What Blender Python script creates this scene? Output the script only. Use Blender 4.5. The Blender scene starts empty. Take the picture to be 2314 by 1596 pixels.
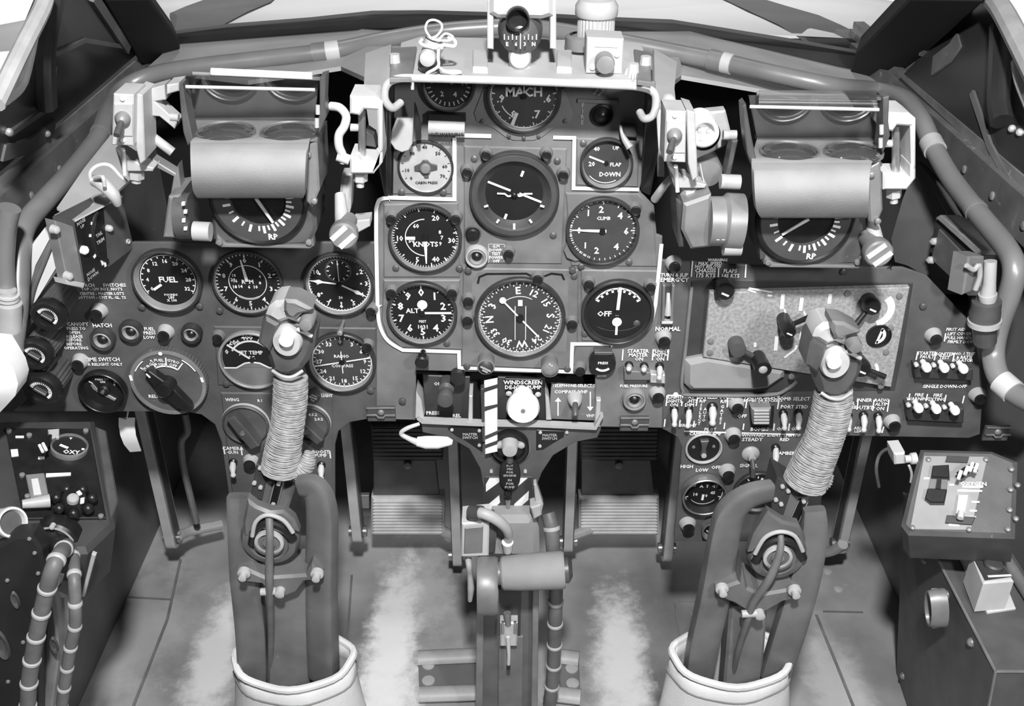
import bpy, bmesh, math, random
from mathutils import Vector as V, Matrix as M4
random.seed(7)
PI = math.pi
# ---------------------------------------------------------------- camera, light, exposure
W, H, FPX = 2314.0, 1596.0, 2300.0
PITCH = math.radians(31.0)
CAMZ = 1.25                     # eye height above the cockpit floor
DP = 1.037                      # distance of the upright instrument panel
scene = bpy.context.scene
col = scene.collection
cam_d = bpy.data.cameras.new('camera')
cam_d.sensor_width = 36.0
cam_d.lens = 36.0 * FPX / W
cam_d.clip_start = 0.02
cam = bpy.data.objects.new('camera', cam_d)
cam.location = (0, 0, CAMZ)
cam.rotation_euler = (PI / 2 - PITCH, 0, 0)
col.objects.link(cam)
scene.camera = cam

world = bpy.data.worlds.new('hangar_light')
scene.world = world
world.use_nodes = True
bg = world.node_tree.nodes['Background']
bg.inputs[0].default_value = (0.5, 0.5, 0.5, 1)
bg.inputs[1].default_value = 0.09

def lamp(name, loc, power, size):
    d = bpy.data.lights.new(name, 'POINT')
    d.energy = power
    d.shadow_soft_size = size
    o = bpy.data.objects.new(name, d)
    o.location = loc
    col.objects.link(o)
    return o
lamp('photographer_flash', (0.02, 0.02, CAMZ + 0.50), 135.0, 0.045)
lamp('second_lamp', (0.52, -0.02, CAMZ + 0.06), 26.0, 0.05)

vs = scene.view_settings
vs.view_transform = 'Standard'
vs.look = 'None'
vs.exposure = 0.1
vs.gamma = 1.0
vs.use_curve_mapping = False

# ---------------------------------------------------------------- pixels to places
SP, CP = math.sin(PITCH), math.cos(PITCH)
CAMP = V((0, 0, CAMZ))
def ray(px, py):
    u = (px - W / 2) / FPX
    v = (H / 2 - py) / FPX
    return V((u, CP + SP * v, -SP + CP * v))
def at_Y(px, py, Y):
    d = ray(px, py); return CAMP + d * (Y / d.y)
def at_Z(px, py, z):
    d = ray(px, py); return CAMP + d * ((z - CAMZ) / d.z)
def at_X(px, py, x):
    d = ray(px, py); return CAMP + d * (x / d.x)
def pxm(px, py, Y):             # metres per photo pixel for something standing at distance Y
    return (Y / ray(px, py).y) / FPX

class Fr:
    """a flat working plane: local x right, y up, z out of the plane"""
    def __init__(s, m):
        s.m = m; s.i = m.inverted()
    def uv(s, px, py, h=0.0):
        o = s.i @ CAMP
        d = s.i.to_3x3() @ ray(px, py)
        t = (h - o.z) / d.z
        p = o + d * t
        return p.x, p.y
    def sc(s, px, py, h=0.0):
        o = s.i @ CAMP
        d = s.i.to_3x3() @ ray(px, py)
        return ((h - o.z) / d.z) / FPX
    def pts(s, pts, h=0.0, o=(0, 0)):
        r = []
        for p in pts:
            u, v = s.uv(p[0], p[1], h); r.append((u - o[0], v - o[1]))
        return r
    def at(s, px, py, h=0.0, rot=0.0, hu=None):
        u, v = s.uv(px, py, h if hu is None else hu)
        return s.m @ M4.Translation((u, v, h)) @ M4.Rotation(-math.radians(rot), 4, 'Z')
def upright(Y):
    return Fr(M4.Translation((0, Y, 0)) @ M4.Rotation(PI / 2, 4, 'X'))
def frame3(o, ax, ay):          # plane through three places
    o, ax, ay = V(o), V(ax), V(ay)
    x = (ax - o).normalized(); z = x.cross(ay - o).normalized(); y = z.cross(x)
    m = M4((x, y, z)).transposed().to_4x4(); m.translation = o
    return Fr(m)
FA = upright(DP)

# ---------------------------------------------------------------- materials
MATS = {}
def mat(name, g, rough=0.5, metal=0.0, var=0.0, scale=30.0, bump=0.0, bscale=200.0, wear=None, spec=0.5, coat=0.0):
    """painted or bare surface: grey g, mottled by var, optional worn patches wear=(grey, scale, threshold)"""
    m = bpy.data.materials.new(name); m.use_nodes = True
    nt = m.node_tree; b = nt.nodes['Principled BSDF']
    b.inputs['Roughness'].default_value = rough
    b.inputs['Metallic'].default_value = metal
    b.inputs['Specular IOR Level'].default_value = spec
    b.inputs['Coat Weight'].default_value = coat
    tc = nt.nodes.new('ShaderNodeTexCoord')
    b.inputs['Base Color'].default_value = (g, g, g, 1)
    src = None
    if var > 0:
        n = nt.nodes.new('ShaderNodeTexNoise')
        n.inputs['Scale'].default_value = scale; n.inputs['Detail'].default_value = 5
        nt.links.new(tc.outputs['Object'], n.inputs['Vector'])
        r = nt.nodes.new('ShaderNodeValToRGB')
        lo, hi = max(0.001, g * (1 - var)), min(1, g * (1 + var))
        r.color_ramp.elements[0].position = 0.3; r.color_ramp.elements[0].color = (lo, lo, lo, 1)
        r.color_ramp.elements[1].position = 0.7; r.color_ramp.elements[1].color = (hi, hi, hi, 1)
        nt.links.new(n.outputs['Fac'], r.inputs['Fac'])
        src = r.outputs['Color']
    if wear:
        wg, wsc, th = wear
        n = nt.nodes.new('ShaderNodeTexNoise')
        n.inputs['Scale'].default_value = wsc; n.inputs['Detail'].default_value = 8
        n.inputs['Roughness'].default_value = 0.65
        nt.links.new(tc.outputs['Object'], n.inputs['Vector'])
        r = nt.nodes.new('ShaderNodeValToRGB')
        r.color_ramp.elements[0].position = th; r.color_ramp.elements[0].color = (0, 0, 0, 1)
        r.color_ramp.elements[1].position = min(1, th + 0.12); r.color_ramp.elements[1].color = (1, 1, 1, 1)
        nt.links.new(n.outputs['Fac'], r.inputs['Fac'])
        mx = nt.nodes.new('ShaderNodeMixRGB')
        mx.inputs[1].default_value = (g, g, g, 1); mx.inputs[2].default_value = (wg, wg, wg, 1)
        if src: nt.links.new(src, mx.inputs[1])
        nt.links.new(r.outputs['Color'], mx.inputs[0]); src = mx.outputs[0]
    if src: nt.links.new(src, b.inputs['Base Color'])
    if bump > 0:
        n = nt.nodes.new('ShaderNodeTexNoise')
        n.inputs['Scale'].default_value = bscale; n.inputs['Detail'].default_value = 3
        nt.links.new(tc.outputs['Object'], n.inputs['Vector'])
        bp = nt.nodes.new('ShaderNodeBump'); bp.inputs['Strength'].default_value = bump
        bp.inputs['Distance'].default_value = 0.001
        nt.links.new(n.outputs['Fac'], bp.inputs['Height'])
        nt.links.new(bp.outputs['Normal'], b.inputs['Normal'])
    MATS[name] = m
    return m
def glassmat(name, refl=0.12, tint=0.97, rough=0.03, half=None):
    """thin clear cover: lets light through, mirrors a little more at a slant"""
    m = bpy.data.materials.new(name); m.use_nodes = True
    nt = m.node_tree; nt.nodes.remove(nt.nodes['Principled BSDF'])
    out = nt.nodes['Material Output']
    t = nt.nodes.new('ShaderNodeBsdfTransparent'); t.inputs[0].default_value = (tint, tint, tint, 1)
    g = nt.nodes.new('ShaderNodeBsdfGlossy'); g.inputs['Roughness'].default_value = rough
    lw = nt.nodes.new('ShaderNodeLayerWeight'); lw.inputs[0].default_value = refl
    mx = nt.nodes.new('ShaderNodeMixShader')
    if half: mx.inputs[0].default_value = half          # half-silvered
    else: nt.links.new(lw.outputs['Fresnel'], mx.inputs[0])
    nt.links.new(t.outputs[0], mx.inputs[1]); nt.links.new(g.outputs[0], mx.inputs[2])
    nt.links.new(mx.outputs[0], out.inputs[0])
    MATS[name] = m; return m
mat('panel_grey', 0.09, 0.5, var=0.24, scale=22, wear=(0.24, 65, 0.66), bump=0.12, bscale=900)
mat('panel_mid', 0.16, 0.5, var=0.24, scale=22, wear=(0.34, 55, 0.66), bump=0.1, bscale=900)
mat('panel_dark', 0.045, 0.5, var=0.2, scale=20, wear=(0.16, 70, 0.72))
mat('dial_black', 0.012, 0.45, var=0.2, scale=40)
mat('dial_grey', 0.055, 0.5, var=0.15, scale=40)
mat('dial_pale', 0.42, 0.5, var=0.12, scale=60)
mat('bezel', 0.032, 0.38, var=0.3, scale=50, wear=(0.22, 80, 0.68))
mat('bezel_grey', 0.26, 0.42, var=0.2, scale=40, wear=(0.4, 80, 0.7))
mat('black_plastic', 0.012, 0.35, var=0.3, scale=60)
mat('black_paint', 0.018, 0.4, var=0.3, scale=25, wear=(0.18, 55, 0.72))
mat('black_matt', 0.006, 0.8, var=0.3, scale=10)
mat('white_paint', 0.82, 0.5, var=0.04, scale=80)
mat('print_white', 0.80, 0.6)
mat('print_grey', 0.40, 0.6)
mat('cream', 0.55, 0.5, var=0.08, scale=30)
mat('pale_metal', 0.55, 0.42, metal=0.25, var=0.12, scale=35, wear=(0.3, 60, 0.7))
mat('steel', 0.50, 0.32, metal=0.85, var=0.2, scale=60)
mat('brass_worn', 0.34, 0.4, metal=0.5, var=0.25, scale=40)
mat('grey_metal', 0.22, 0.42, metal=0.2, var=0.2, scale=30, wear=(0.42, 60, 0.7))
mat('dark_metal', 0.085, 0.42, metal=0.15, var=0.25, scale=30, wear=(0.26, 70, 0.7))
mat('lamp_collar', 0.40, 0.5, var=0.08, scale=60)
mat('pad', 0.27, 0.75, var=0.10, scale=25, bump=0.35, bscale=900)
mat('coaming', 0.40, 0.65, var=0.14, scale=9, wear=(0.25, 20, 0.72))
mat('tube_grey', 0.22, 0.36, metal=0.15, var=0.16, scale=10, wear=(0.4, 50, 0.72))
mat('skin_dark', 0.03, 0.3, var=0.3, scale=7, wear=(0.12, 25, 0.7))
mat('skin_grey', 0.14, 0.5, var=0.22, scale=9, wear=(0.30, 30, 0.68))
mat('rail', 0.13, 0.45, var=0.25, scale=20, wear=(0.32, 60, 0.62))
mat('cord', 0.30, 0.85, var=0.3, scale=120)
mat('canvas', 0.62, 0.9, var=0.10, scale=25, bump=0.4, bscale=500)
mat('cloth_white', 0.80, 0.9, var=0.05, scale=20)
mat('floor_paint', 0.29, 0.5, var=0.40, scale=6, wear=(0.5, 16, 0.64), bump=0.1, bscale=300)
mat('pedal_rubber', 0.55, 0.7, var=0.15, scale=30)
mat('hose', 0.13, 0.5, var=0.25, scale=40)
mat('column', 0.135, 0.42, metal=0.1, var=0.25, scale=18, wear=(0.3, 60, 0.70))
mat('radio_face', 0.30, 0.6, var=0.30, scale=260)
mat('box_face', 0.30, 0.5, var=0.15, scale=20)
mat('nose_light', 0.75, 0.6, var=0.06, scale=3)
mat('nose_dark', 0.10, 0.6, var=0.25, scale=4)
mat('wall_hangar', 0.6, 0.8, var=0.1, scale=0.5)
mat('lens', 0.05, 0.05, spec=1.0, coat=1.0)
mat('amber', 0.22, 0.15, var=0.2, scale=80, coat=0.6)
glassmat('glass_cover', 0.10)
glassmat('reflector', 0.30, 0.90, half=0.30)
glassmat('window', 0.12, 0.92)

def floor_wear(m, patches):
    """bare heel-worn patches at given places of the floor: (x, y, rx, ry, strength)"""
    nt = m.node_tree; b = nt.nodes['Principled BSDF']; src = b.inputs['Base Color'].links[0].from_socket
    tc = nt.nodes.new('ShaderNodeTexCoord'); n = nt.nodes.new('ShaderNodeTexNoise'); n.inputs['Scale'].default_value = 26; n.inputs['Detail'].default_value = 9; n.inputs['Roughness'].default_value = .7
    nt.links.new(tc.outputs['Object'], n.inputs['Vector'])
    for x, y, rx, ry, st in patches:
        mp = nt.nodes.new('ShaderNodeMapping'); mp.vector_type = 'TEXTURE'; mp.inputs['Location'].default_value = (x, y, 0); mp.inputs['Scale'].default_value = (rx, ry, 1)
        nt.links.new(tc.outputs['Object'], mp.inputs['Vector'])
        ln = nt.nodes.new('ShaderNodeVectorMath'); ln.operation = 'LENGTH'; nt.links.new(mp.outputs[0], ln.inputs[0])
        ad = nt.nodes.new('ShaderNodeMath'); ad.operation = 'MULTIPLY_ADD'; ad.inputs[1].default_value = 1.5; nt.links.new(n.outputs['Fac'], ad.inputs[0]); nt.links.new(ln.outputs['Value'], ad.inputs[2])
        mr = nt.nodes.new('ShaderNodeMapRange'); mr.interpolation_type = 'SMOOTHSTEP'; mr.inputs['From Min'].default_value = 1.85; mr.inputs['From Max'].default_value = 1.05; mr.inputs['To Min'].default_value = 0; mr.inputs['To Max'].default_value = st
        nt.links.new(ad.outputs[0], mr.inputs['Value'])
        mx = nt.nodes.new('ShaderNodeMixRGB'); mx.inputs[2].default_value = (.9, .9, .9, 1); nt.links.new(mr.outputs[0], mx.inputs[0]); nt.links.new(src, mx.inputs[1]); src = mx.outputs[0]
    nt.links.new(src, b.inputs['Base Color'])
WORN = []
for x, y, rx, ry, st in ((885, 1440, .05, .24, .9), (875, 1560, .07, .12, .8), (960, 1340, .07, .12, .35), (1405, 1490, .05, .20, .9), (1400, 1560, .06, .14, .5), (485, 1490, .05, .20, .8), (1895, 1560, .06, .15, .3), (310, 1420, .10, .2, .2)):
    p_ = at_Z(x, y, 0); WORN.append((p_.x, p_.y, rx, ry, st))
floor_wear(MATS['floor_paint'], WORN)

# ---------------------------------------------------------------- mesh building
_TX = {}
def text_mesh(t):
    if t not in _TX:
        c = bpy.data.curves.new('t', 'FONT'); c.body = t; c.align_x = 'CENTER'; c.align_y = 'CENTER'
        c.resolution_u = 1; c.offset = 0.028; c.size = 1.0; c.space_line = 0.92
        o = bpy.data.objects.new('t', c)
        me = o.to_mesh()
        _TX[t] = ([tuple(v.co) for v in me.vertices], [tuple(p.vertices) for p in me.polygons])
        o.to_mesh_clear(); bpy.data.objects.remove(o); bpy.data.curves.remove(c)
    return _TX[t]

class B:
    def __init__(s, k=1.0):
        s.v = []; s.f = []; s.k = k; s.m = M4.Identity(4); s.open = False
    def add(s, vs_, fs_):
        n = len(s.v); k = s.k
        for p in vs_:
            q = s.m @ V((p[0] * k, p[1] * k, p[2] * k)); s.v.append(q)
        for f in fs_: s.f.append([i + n for i in f])
        return s
    def lathe(s, prof, seg=32, c=(0, 0), a0=0, a1=360, sx=1, sy=1):
        full = abs(a1 - a0) >= 359.9
        n = seg if full else seg + 1
        vs_, fs_, rows = [], [], []
        for r, z in prof:
            if r < 1e-9:
                rows.append([len(vs_)]); vs_.append((c[0], c[1], z)); continue
            row = []
            for i in range(n):
                a = math.radians(a0 + (a1 - a0) * i / seg)
                row.append(len(vs_)); vs_.append((c[0] + r * math.cos(a) * sx, c[1] + r * math.sin(a) * sy, z))
            rows.append(row)
        for A, C in zip(rows, rows[1:]):
            m = seg
            for i in range(m):
                j = (i + 1) % n
                if len(A) == 1 and len(C) == 1: continue
                if len(A) == 1: fs_.append((A[0], C[i], C[j]))
                elif len(C) == 1: fs_.append((A[i], A[j], C[0]))
                else: fs_.append((A[i], A[j], C[j], C[i]))
        return s.add(vs_, fs_)
    def disc(s, r, z, c=(0, 0), seg=24, t=0.0):
        if t <= 0: t = 0.0004 / s.k
        return s.lathe([(0, z - t), (r, z - t), (r, z), (0, z)], seg, c)
    def prism(s, poly, z0, z1, bev=0.0):
        a = sum(poly[i][0] * poly[(i + 1) % len(poly)][1] - poly[(i + 1) % len(poly)][0] * poly[i][1] for i in range(len(poly)))
        if a < 0: poly = poly[::-1]
        n = len(poly)
        rings = [(poly, z0)]
        if bev > 0:
            ins = []
            for i in range(n):
                p0, p1, p2 = V(poly[i - 1]), V(poly[i]), V(poly[(i + 1) % n])
                d1 = (p1 - p0); d2 = (p2 - p1)
                if d1.length < 1e-9 or d2.length < 1e-9: ins.append(tuple(p1)); continue
                d1.normalize(); d2.normalize()
                n1 = V((-d1.y, d1.x)); n2 = V((-d2.y, d2.x))
                b = n1 + n2
                if b.length < 1e-6: b = n1
                b.normalize(); c = max(0.35, b.dot(n1))
                q = p1 + b * (bev / c); ins.append((q.x, q.y))
            sg = 1 if z1 > z0 else -1
            rings += [(poly, z1 - sg * bev), (ins, z1)]
        else: rings.append((poly, z1))
        vs_, fs_ = [], []
        for P, z in rings: vs_ += [(p[0], p[1], z) for p in P]
        for k in range(len(rings) - 1):
            for i in range(n):
                j = (i + 1) % n
                fs_.append((k * n + i, k * n + j, (k + 1) * n + j, (k + 1) * n + i))
        fs_.append(tuple(range(n))[::-1]); fs_.append(tuple((len(rings) - 1) * n + i for i in range(n)))
        return s.add(vs_, fs_)
    def box(s, x0, y0, z0, x1, y1, z1, bev=0.0):
        return s.prism([(x0, y0), (x1, y0), (x1, y1), (x0, y1)], z0, z1, bev)
    def cyl(s, p0, p1, r0, r1=None, seg=16):
        return s.tube([p0, p1], [r0, r0 if r1 is None else r1], seg)
    def tube(s, pts, r, seg=12, cap=True, closed=False, flat=1.0, sq=False):
        P = [V(p) for p in pts]; n = len(P)
        R = list(r) if isinstance(r, (list, tuple)) else [r] * n
        if len(R) != n:                       # spread the given radii along the path
            m_ = len(R) - 1
            R = [R[min(int(i / (n - 1) * m_), m_ - 1)] * (1 - (i / (n - 1) * m_ - min(int(i / (n - 1) * m_), m_ - 1))) + R[min(int(i / (n - 1) * m_), m_ - 1) + 1] * (i / (n - 1) * m_ - min(int(i / (n - 1) * m_), m_ - 1)) for i in range(n)]
        T = []
        for i in range(n):
            if closed: t = P[(i + 1) % n] - P[i - 1]
            else: t = P[min(i + 1, n - 1)] - P[max(i - 1, 0)]
            T.append(t.normalized())
        u = T[0].orthogonal().normalized()
        if abs(T[0].z) < 0.9: u = T[0].cross(V((0, 0, 1))).normalized()
        vs_, fs_ = [], []
        for i in range(n):
            u = (u - T[i] * u.dot(T[i]))
            if u.length < 1e-6: u = T[i].orthogonal()
            u.normalize(); w = T[i].cross(u)
            for j in range(seg):
                a = 2 * PI * j / seg
                q_ = (math.cos(a) ** 6 + math.sin(a) ** 6) ** (-1 / 6) if sq else 1.0
                vs_.append(P[i] + (u * math.cos(a) + w * (math.sin(a) * flat)) * (R[i] * q_))
        m = n if closed else n - 1
        for i in range(m):
            k = (i + 1) % n
            for j in range(seg):
                l = (j + 1) % seg
                fs_.append((i * seg + j, i * seg + l, k * seg + l, k * seg + j))
        if cap and not closed:
            fs_.append(tuple(range(seg))[::-1]); fs_.append(tuple((n - 1) * seg + j for j in range(seg)))
        return s.add(vs_, fs_)
    def ball(s, c, r, seg=16, rings=10, sx=1, sy=1, sz=1):
        vs_, fs_ = [], []
        for i in range(rings + 1):
            t = PI * i / rings
            for j in range(seg):
                a = 2 * PI * j / seg
                vs_.append((c[0] + r * sx * math.sin(t) * math.cos(a), c[1] + r * sy * math.sin(t) * math.sin(a), c[2] + r * sz * math.cos(t)))
        for i in range(rings):
            for j in range(seg):
                l = (j + 1) % seg
                fs_.append((i * seg + j, i * seg + l, (i + 1) * seg + l, (i + 1) * seg + j))
        return s.add(vs_, fs_)
    def strip(s, pts, w, z, t=None, closed=False):
        """a painted or raised line of width w along flat points"""
        if t is None: t = 0.0005 / s.k
        n = len(pts); L = []; R = []
        for i in range(n):
            p = V(pts[i])
            a = V(pts[i - 1]) if (i > 0 or closed) else None
            b = V(pts[(i + 1) % n]) if (i < n - 1 or closed) else None
            d1 = (p - a).normalized() if a is not None else None
            d2 = (b - p).normalized() if b is not None else None
            if d1 is None: d1 = d2
            if d2 is None: d2 = d1
            nn = V((-d1.y, d1.x)) + V((-d2.y, d2.x))
            if nn.length < 1e-6: nn = V((-d1.y, d1.x))
            nn.normalize(); c = max(0.4, nn.dot(V((-d1.y, d1.x))))
            L.append(p + nn * (w / 2 / c)); R.append(p - nn * (w / 2 / c))
        vs_, fs_ = [], []
        for i in range(n):
            vs_ += [(L[i].x, L[i].y, z), (R[i].x, R[i].y, z), (L[i].x, L[i].y, z - t), (R[i].x, R[i].y, z - t)]
        for i in range(n if closed else n - 1):
            a = 4 * i; b = 4 * ((i + 1) % n)
            fs_ += [(a, a + 1, b + 1, b), (a + 2, b + 2, b + 3, a + 3), (a, b, b + 2, a + 2), (a + 1, a + 3, b + 3, b + 1)]
        if not closed:
            fs_ += [(0, 2, 3, 1), (4 * n - 4, 4 * n - 3, 4 * n - 1, 4 * n - 2)]
        return s.add(vs_, fs_)
    def text(s, t, x, y, size, z=0.0, rot=0.0, sx=1.0):
        vs_, fs_ = text_mesh(t)
        a = -math.radians(rot); ca, sa = math.cos(a), math.sin(a)
        s.open = True
        return s.add([(x + size * (sx * p[0] * ca - p[1] * sa), y + size * (sx * p[0] * sa + p[1] * ca), z) for p in vs_], fs_)
    def put(s, name, m, parent=None, world=False, smooth=True, ang=35):
        me = bpy.data.meshes.new(name)
        vv = s.v
        if world and parent is not None:
            iv = MW[parent.name].inverted(); vv = [iv @ p for p in vv]
        me.from_pydata([tuple(p) for p in vv], [], s.f)
        if not s.open:
            bm = bmesh.new(); bm.from_mesh(me)
            bmesh.ops.recalc_face_normals(bm, faces=bm.faces); bm.to_mesh(me); bm.free()
        if smooth:
            me.shade_smooth(); me.set_sharp_from_angle(angle=math.radians(ang))
        me.materials.append(MATS[m])
        o = bpy.data.objects.new(name, me); col.objects.link(o)
        if parent is not None:
            o.parent = parent
            if parent.name in MW: MW[o.name] = MW[parent.name]
        return o
MW = {}
def tag(o, label, cat, group=None):
    o['label'] = label; o['category'] = cat
    if group: o['group'] = group
    return o
def thing(name, label, cat, m=None, group=None):
    o = bpy.data.objects.new(name, None); col.objects.link(o)
    o.empty_display_size = 0.02
    m = M4.Identity(4) if m is None else (m if isinstance(m, M4) else M4.Translation(m))
    o.matrix_world = m; MW[o.name] = m
    return tag(o, label, cat, group)
def sub(o, par_thing):          # let parts of a part be given in the same coordinates
    MW[o.name] = MW[par_thing.name]; return o
def structure(o, label=None, cat=None):
    o['kind'] = 'structure'
    if label: o['label'] = label
    if cat: o['category'] = cat
    return o
def smooth_path(P, n=6):
    P = [V(p) for p in P]; out = []
    for i in range(len(P) - 1):
        p0 = P[max(i - 1, 0)]; p1 = P[i]; p2 = P[i + 1]; p3 = P[min(i + 2, len(P) - 1)]
        for k in range(n):
            t = k / n
            out.append(0.5 * ((2 * p1) + (p2 - p0) * t + (2 * p0 - 5 * p1 + 4 * p2 - p3) * t * t + (3 * p1 - p0 - 3 * p2 + p3) * t ** 3))
    out.append(P[-1]); return out
def arc_pts(cx, cy, r, a0, a1, n=12):     # degrees clockwise from twelve o'clock
    return [(cx + r * math.sin(math.radians(a0 + (a1 - a0) * i / n)), cy + r * math.cos(math.radians(a0 + (a1 - a0) * i / n))) for i in range(n + 1)]
# ---------------------------------------------------------------- the setting
def nose_fill():
    d = bpy.data.lights.new('nose_fill_spot', 'SPOT')  # unseen spot added to brighten the nose beyond the windscreen
    d.energy = 560; d.spot_size = math.radians(46); d.spot_blend = 0.5; d.shadow_soft_size = 0.4
    o = bpy.data.objects.new('nose_fill_spot', d); col.objects.link(o)
    o.location = (0, 3.3, 4.2)
    t = V((0, 3.0, 0.7)) - V(o.location)
    o.rotation_euler = t.to_track_quat('-Z', 'Y').to_euler()
nose_fill()
for sx_ in (-1, 1):  # pair of unseen uplights added to brighten the hangar wall
    d = bpy.data.lights.new('wall_fill_spot', 'SPOT'); d.energy = 330; d.spot_size = math.radians(125); d.spot_blend = 0.6; d.shadow_soft_size = 0.3
    o = bpy.data.objects.new('wall_fill_spot', d); col.objects.link(o); o.location = (sx_ * 2.4, 4.1, -1.2)
    o.rotation_euler = (V((sx_ * 2.4, 5.2, .5)) - V(o.location)).to_track_quat('-Z', 'Y').to_euler()

b = B(); b.box(-0.72, -0.4, -0.03, 0.72, 2.0, 0.0)
floor = structure(b.put('floor', 'floor_paint'), 'worn grey painted cockpit floor with bare patches', 'floor')
# raised seams and side slopes of the floor
for pts, w in (([(330, 1130), (265, 1230), (205, 1345)], .012), ([(408, 1265), (378, 1400), (300, 1600)], .012),
               ([(205, 1345), (385, 1355)], .008), ([(1845, 1390), (1890, 1500), (1930, 1600)], .012),
               ([(1860, 1382), (1950, 1384)], .008), ([(1535, 1360), (1640, 1362)], .008), ([(1525, 1360), (1545, 1500)], .010),
               ([(795, 1300), (775, 1596)], .010)):
    b = B()
    P = [at_Z(x, y, 0.0015) for x, y in pts]
    b.strip([(p.x, p.y) for p in P], w * .35, 0.0022, 0.0022)
    b.put('floor_seam', 'grey_metal', floor)
for (x0, y0) in ((242, 1352), (530, 1300), (255, 1372), (1573, 1390), (1571, 1407), (1895, 1330), (1870, 1290)):
    p = at_Z(x0, y0, 0.002); b = B(); b.lathe([(0.008, 0), (0.008, .002), (0, .0045)], 12, (p.x, p.y)); b.put('floor_rivet', 'pale_metal', floor)

for sgn, nm in ((-1, 'left'), (1, 'right')):
    b = B(); x0, x1 = (sgn * 0.66, sgn * 0.68)
    b.prism([(0.35, 0.0), (2.0, 0.0), (2.0, 0.79), (0.35, 0.79)], 0, 0.02)
    b.v = [V((sgn * (0.655 + p.z), p.x, p.y)) for p in b.v]
    structure(b.put('wall_' + nm, 'skin_grey'), 'grey painted cockpit side wall on the %s' % nm, 'wall')
b = B(); b.box(-0.72, 1.80, 0.0, 0.72, 1.83, 0.80)
structure(b.put('wall_front', 'black_matt'), 'black bulkhead in the dark footwell beyond the pedals', 'wall')

# side sill rails with rivets
def sill(sgn, ry0, ry1, nm):
    t = thing('trim_' + nm, 'riveted grey canopy sill rail along the %s wall' % ('left' if sgn < 0 else 'right'), 'rail', (sgn * 0.6, 1.1, 0.79))
    t['kind'] = 'structure'
    b = B()
    prof = [(0, 0), (0.055, 0), (0.055, -0.012), (0.012, -0.012), (0.012, -0.05), (0, -0.05)]
    b.prism(prof, 0, 1.45)
    b.v = [V((sgn * (0.59 + p.x), 0.45 + p.z, 0.80 + p.y)) for p in b.v]
    b.put('rail', 'rail', t, world=True)
    b = B(); b.box(-0.006, 0, 0, 0.006, 1.35, 0.012)
    b.v = [V((sgn * 0.607 + p.x, 0.5 + p.y, 0.80 + p.z)) for p in b.v]
    b.put('bead', 'grey_metal', t, world=True)
    for k in range(12):
        b = B(); y = 0.72 + k * 0.09
        b.ball((sgn * 0.589, y, 0.772), 0.006, 8, 6, sx=0.5)
        b.put('rivet', 'grey_metal', t, world=True)
sill(-1, 0, 0, '1'); sill(1, 0, 0, '2')

# coaming shelf between panel and windscreen
t = thing('trim_3', 'pale grey coaming shelf below the windscreen', 'coaming', (0, 1.4, 0.80)); t['kind'] = 'structure'
def cpoly(name, pts, m, par, th=0.006):
    """plate through photo points that each carry their own depth"""
    P = [at_X(x, y, Y[0]) if isinstance(Y, tuple) else at_Y(x, y, Y) for x, y, Y in pts]
    c = sum(P, V()) / len(P)
    n = V()
    for i in range(len(P)): n += (P[i] - c).cross(P[(i + 1) % len(P)] - c)
    n.normalize()
    if n.z < 0: n = -n
    b = B(); k = len(P)
    b.add(P + [p - n * th for p in P], [tuple(range(k)), tuple(range(2 * k - 1, k - 1, -1))] + [(i, (i + 1) % k, k + (i + 1) % k, k + i) for i in range(k)])
    return b.put(name, m, par, world=True)
cpoly('shelf_plate', [(770, 150, 1.42), (815, 60, 1.74), (1560, 62, 1.74), (1540, 170, 1.42), (1500, 200, 1.20), (860, 190, 1.20)], 'coaming', t)
cpoly('shelf_plate', [(330, 155, 1.56), (400, 92, 1.74), (815, 60, 1.74), (770, 150, 1.42), (560, 182, 1.40)], 'coaming', t)
cpoly('shelf_plate', [(1560, 62, 1.74), (1925, 150, 1.74), (2010, 200, 1.60), (1800, 215, 1.42), (1540, 170, 1.42)], 'coaming', t)
cpoly('side_cheek', [(826, 120, 1.30), (884, 100, 1.30), (880, 200, 1.12), (872, 292, 1.085), (836, 300, 1.085), (822, 200, 1.14)], 'coaming', t)
cpoly('side_cheek', [(1478, 110, 1.30), (1530, 140, 1.30), (1524, 200, 1.14), (1532, 275, 1.10), (1490, 290, 1.085), (1480, 210, 1.12)], 'coaming', t)

t = thing('skin_panel', 'pale grey skin panel on the left wall behind the trim box', 'panel', at_Y(200, 420, 1.2))
cpoly('skin', [(128, 470, 1.08), (190, 380, 1.16), (250, 305, 1.26), (312, 318, 1.26), (300, 400, 1.16), (268, 430, 1.10), (180, 500, 1.08)], 'coaming', t, .003)
t = thing('skin_panel', 'grey skin panel with a rolled lower edge on the right wall', 'panel', at_Y(2090, 600, 1.1))
cpoly('skin', [(2072, 365, (.60,)), (2130, 430, (.615,)), (2210, 545, (.635,)), (2180, 640, (.63,)), (2090, 622, (.60,)), (2050, 600, (.585,)), (2022, 592, (.572,)), (2014, 540, (.57,)), (2040, 450, (.585,))], 'skin_grey', t, .003)

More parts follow.
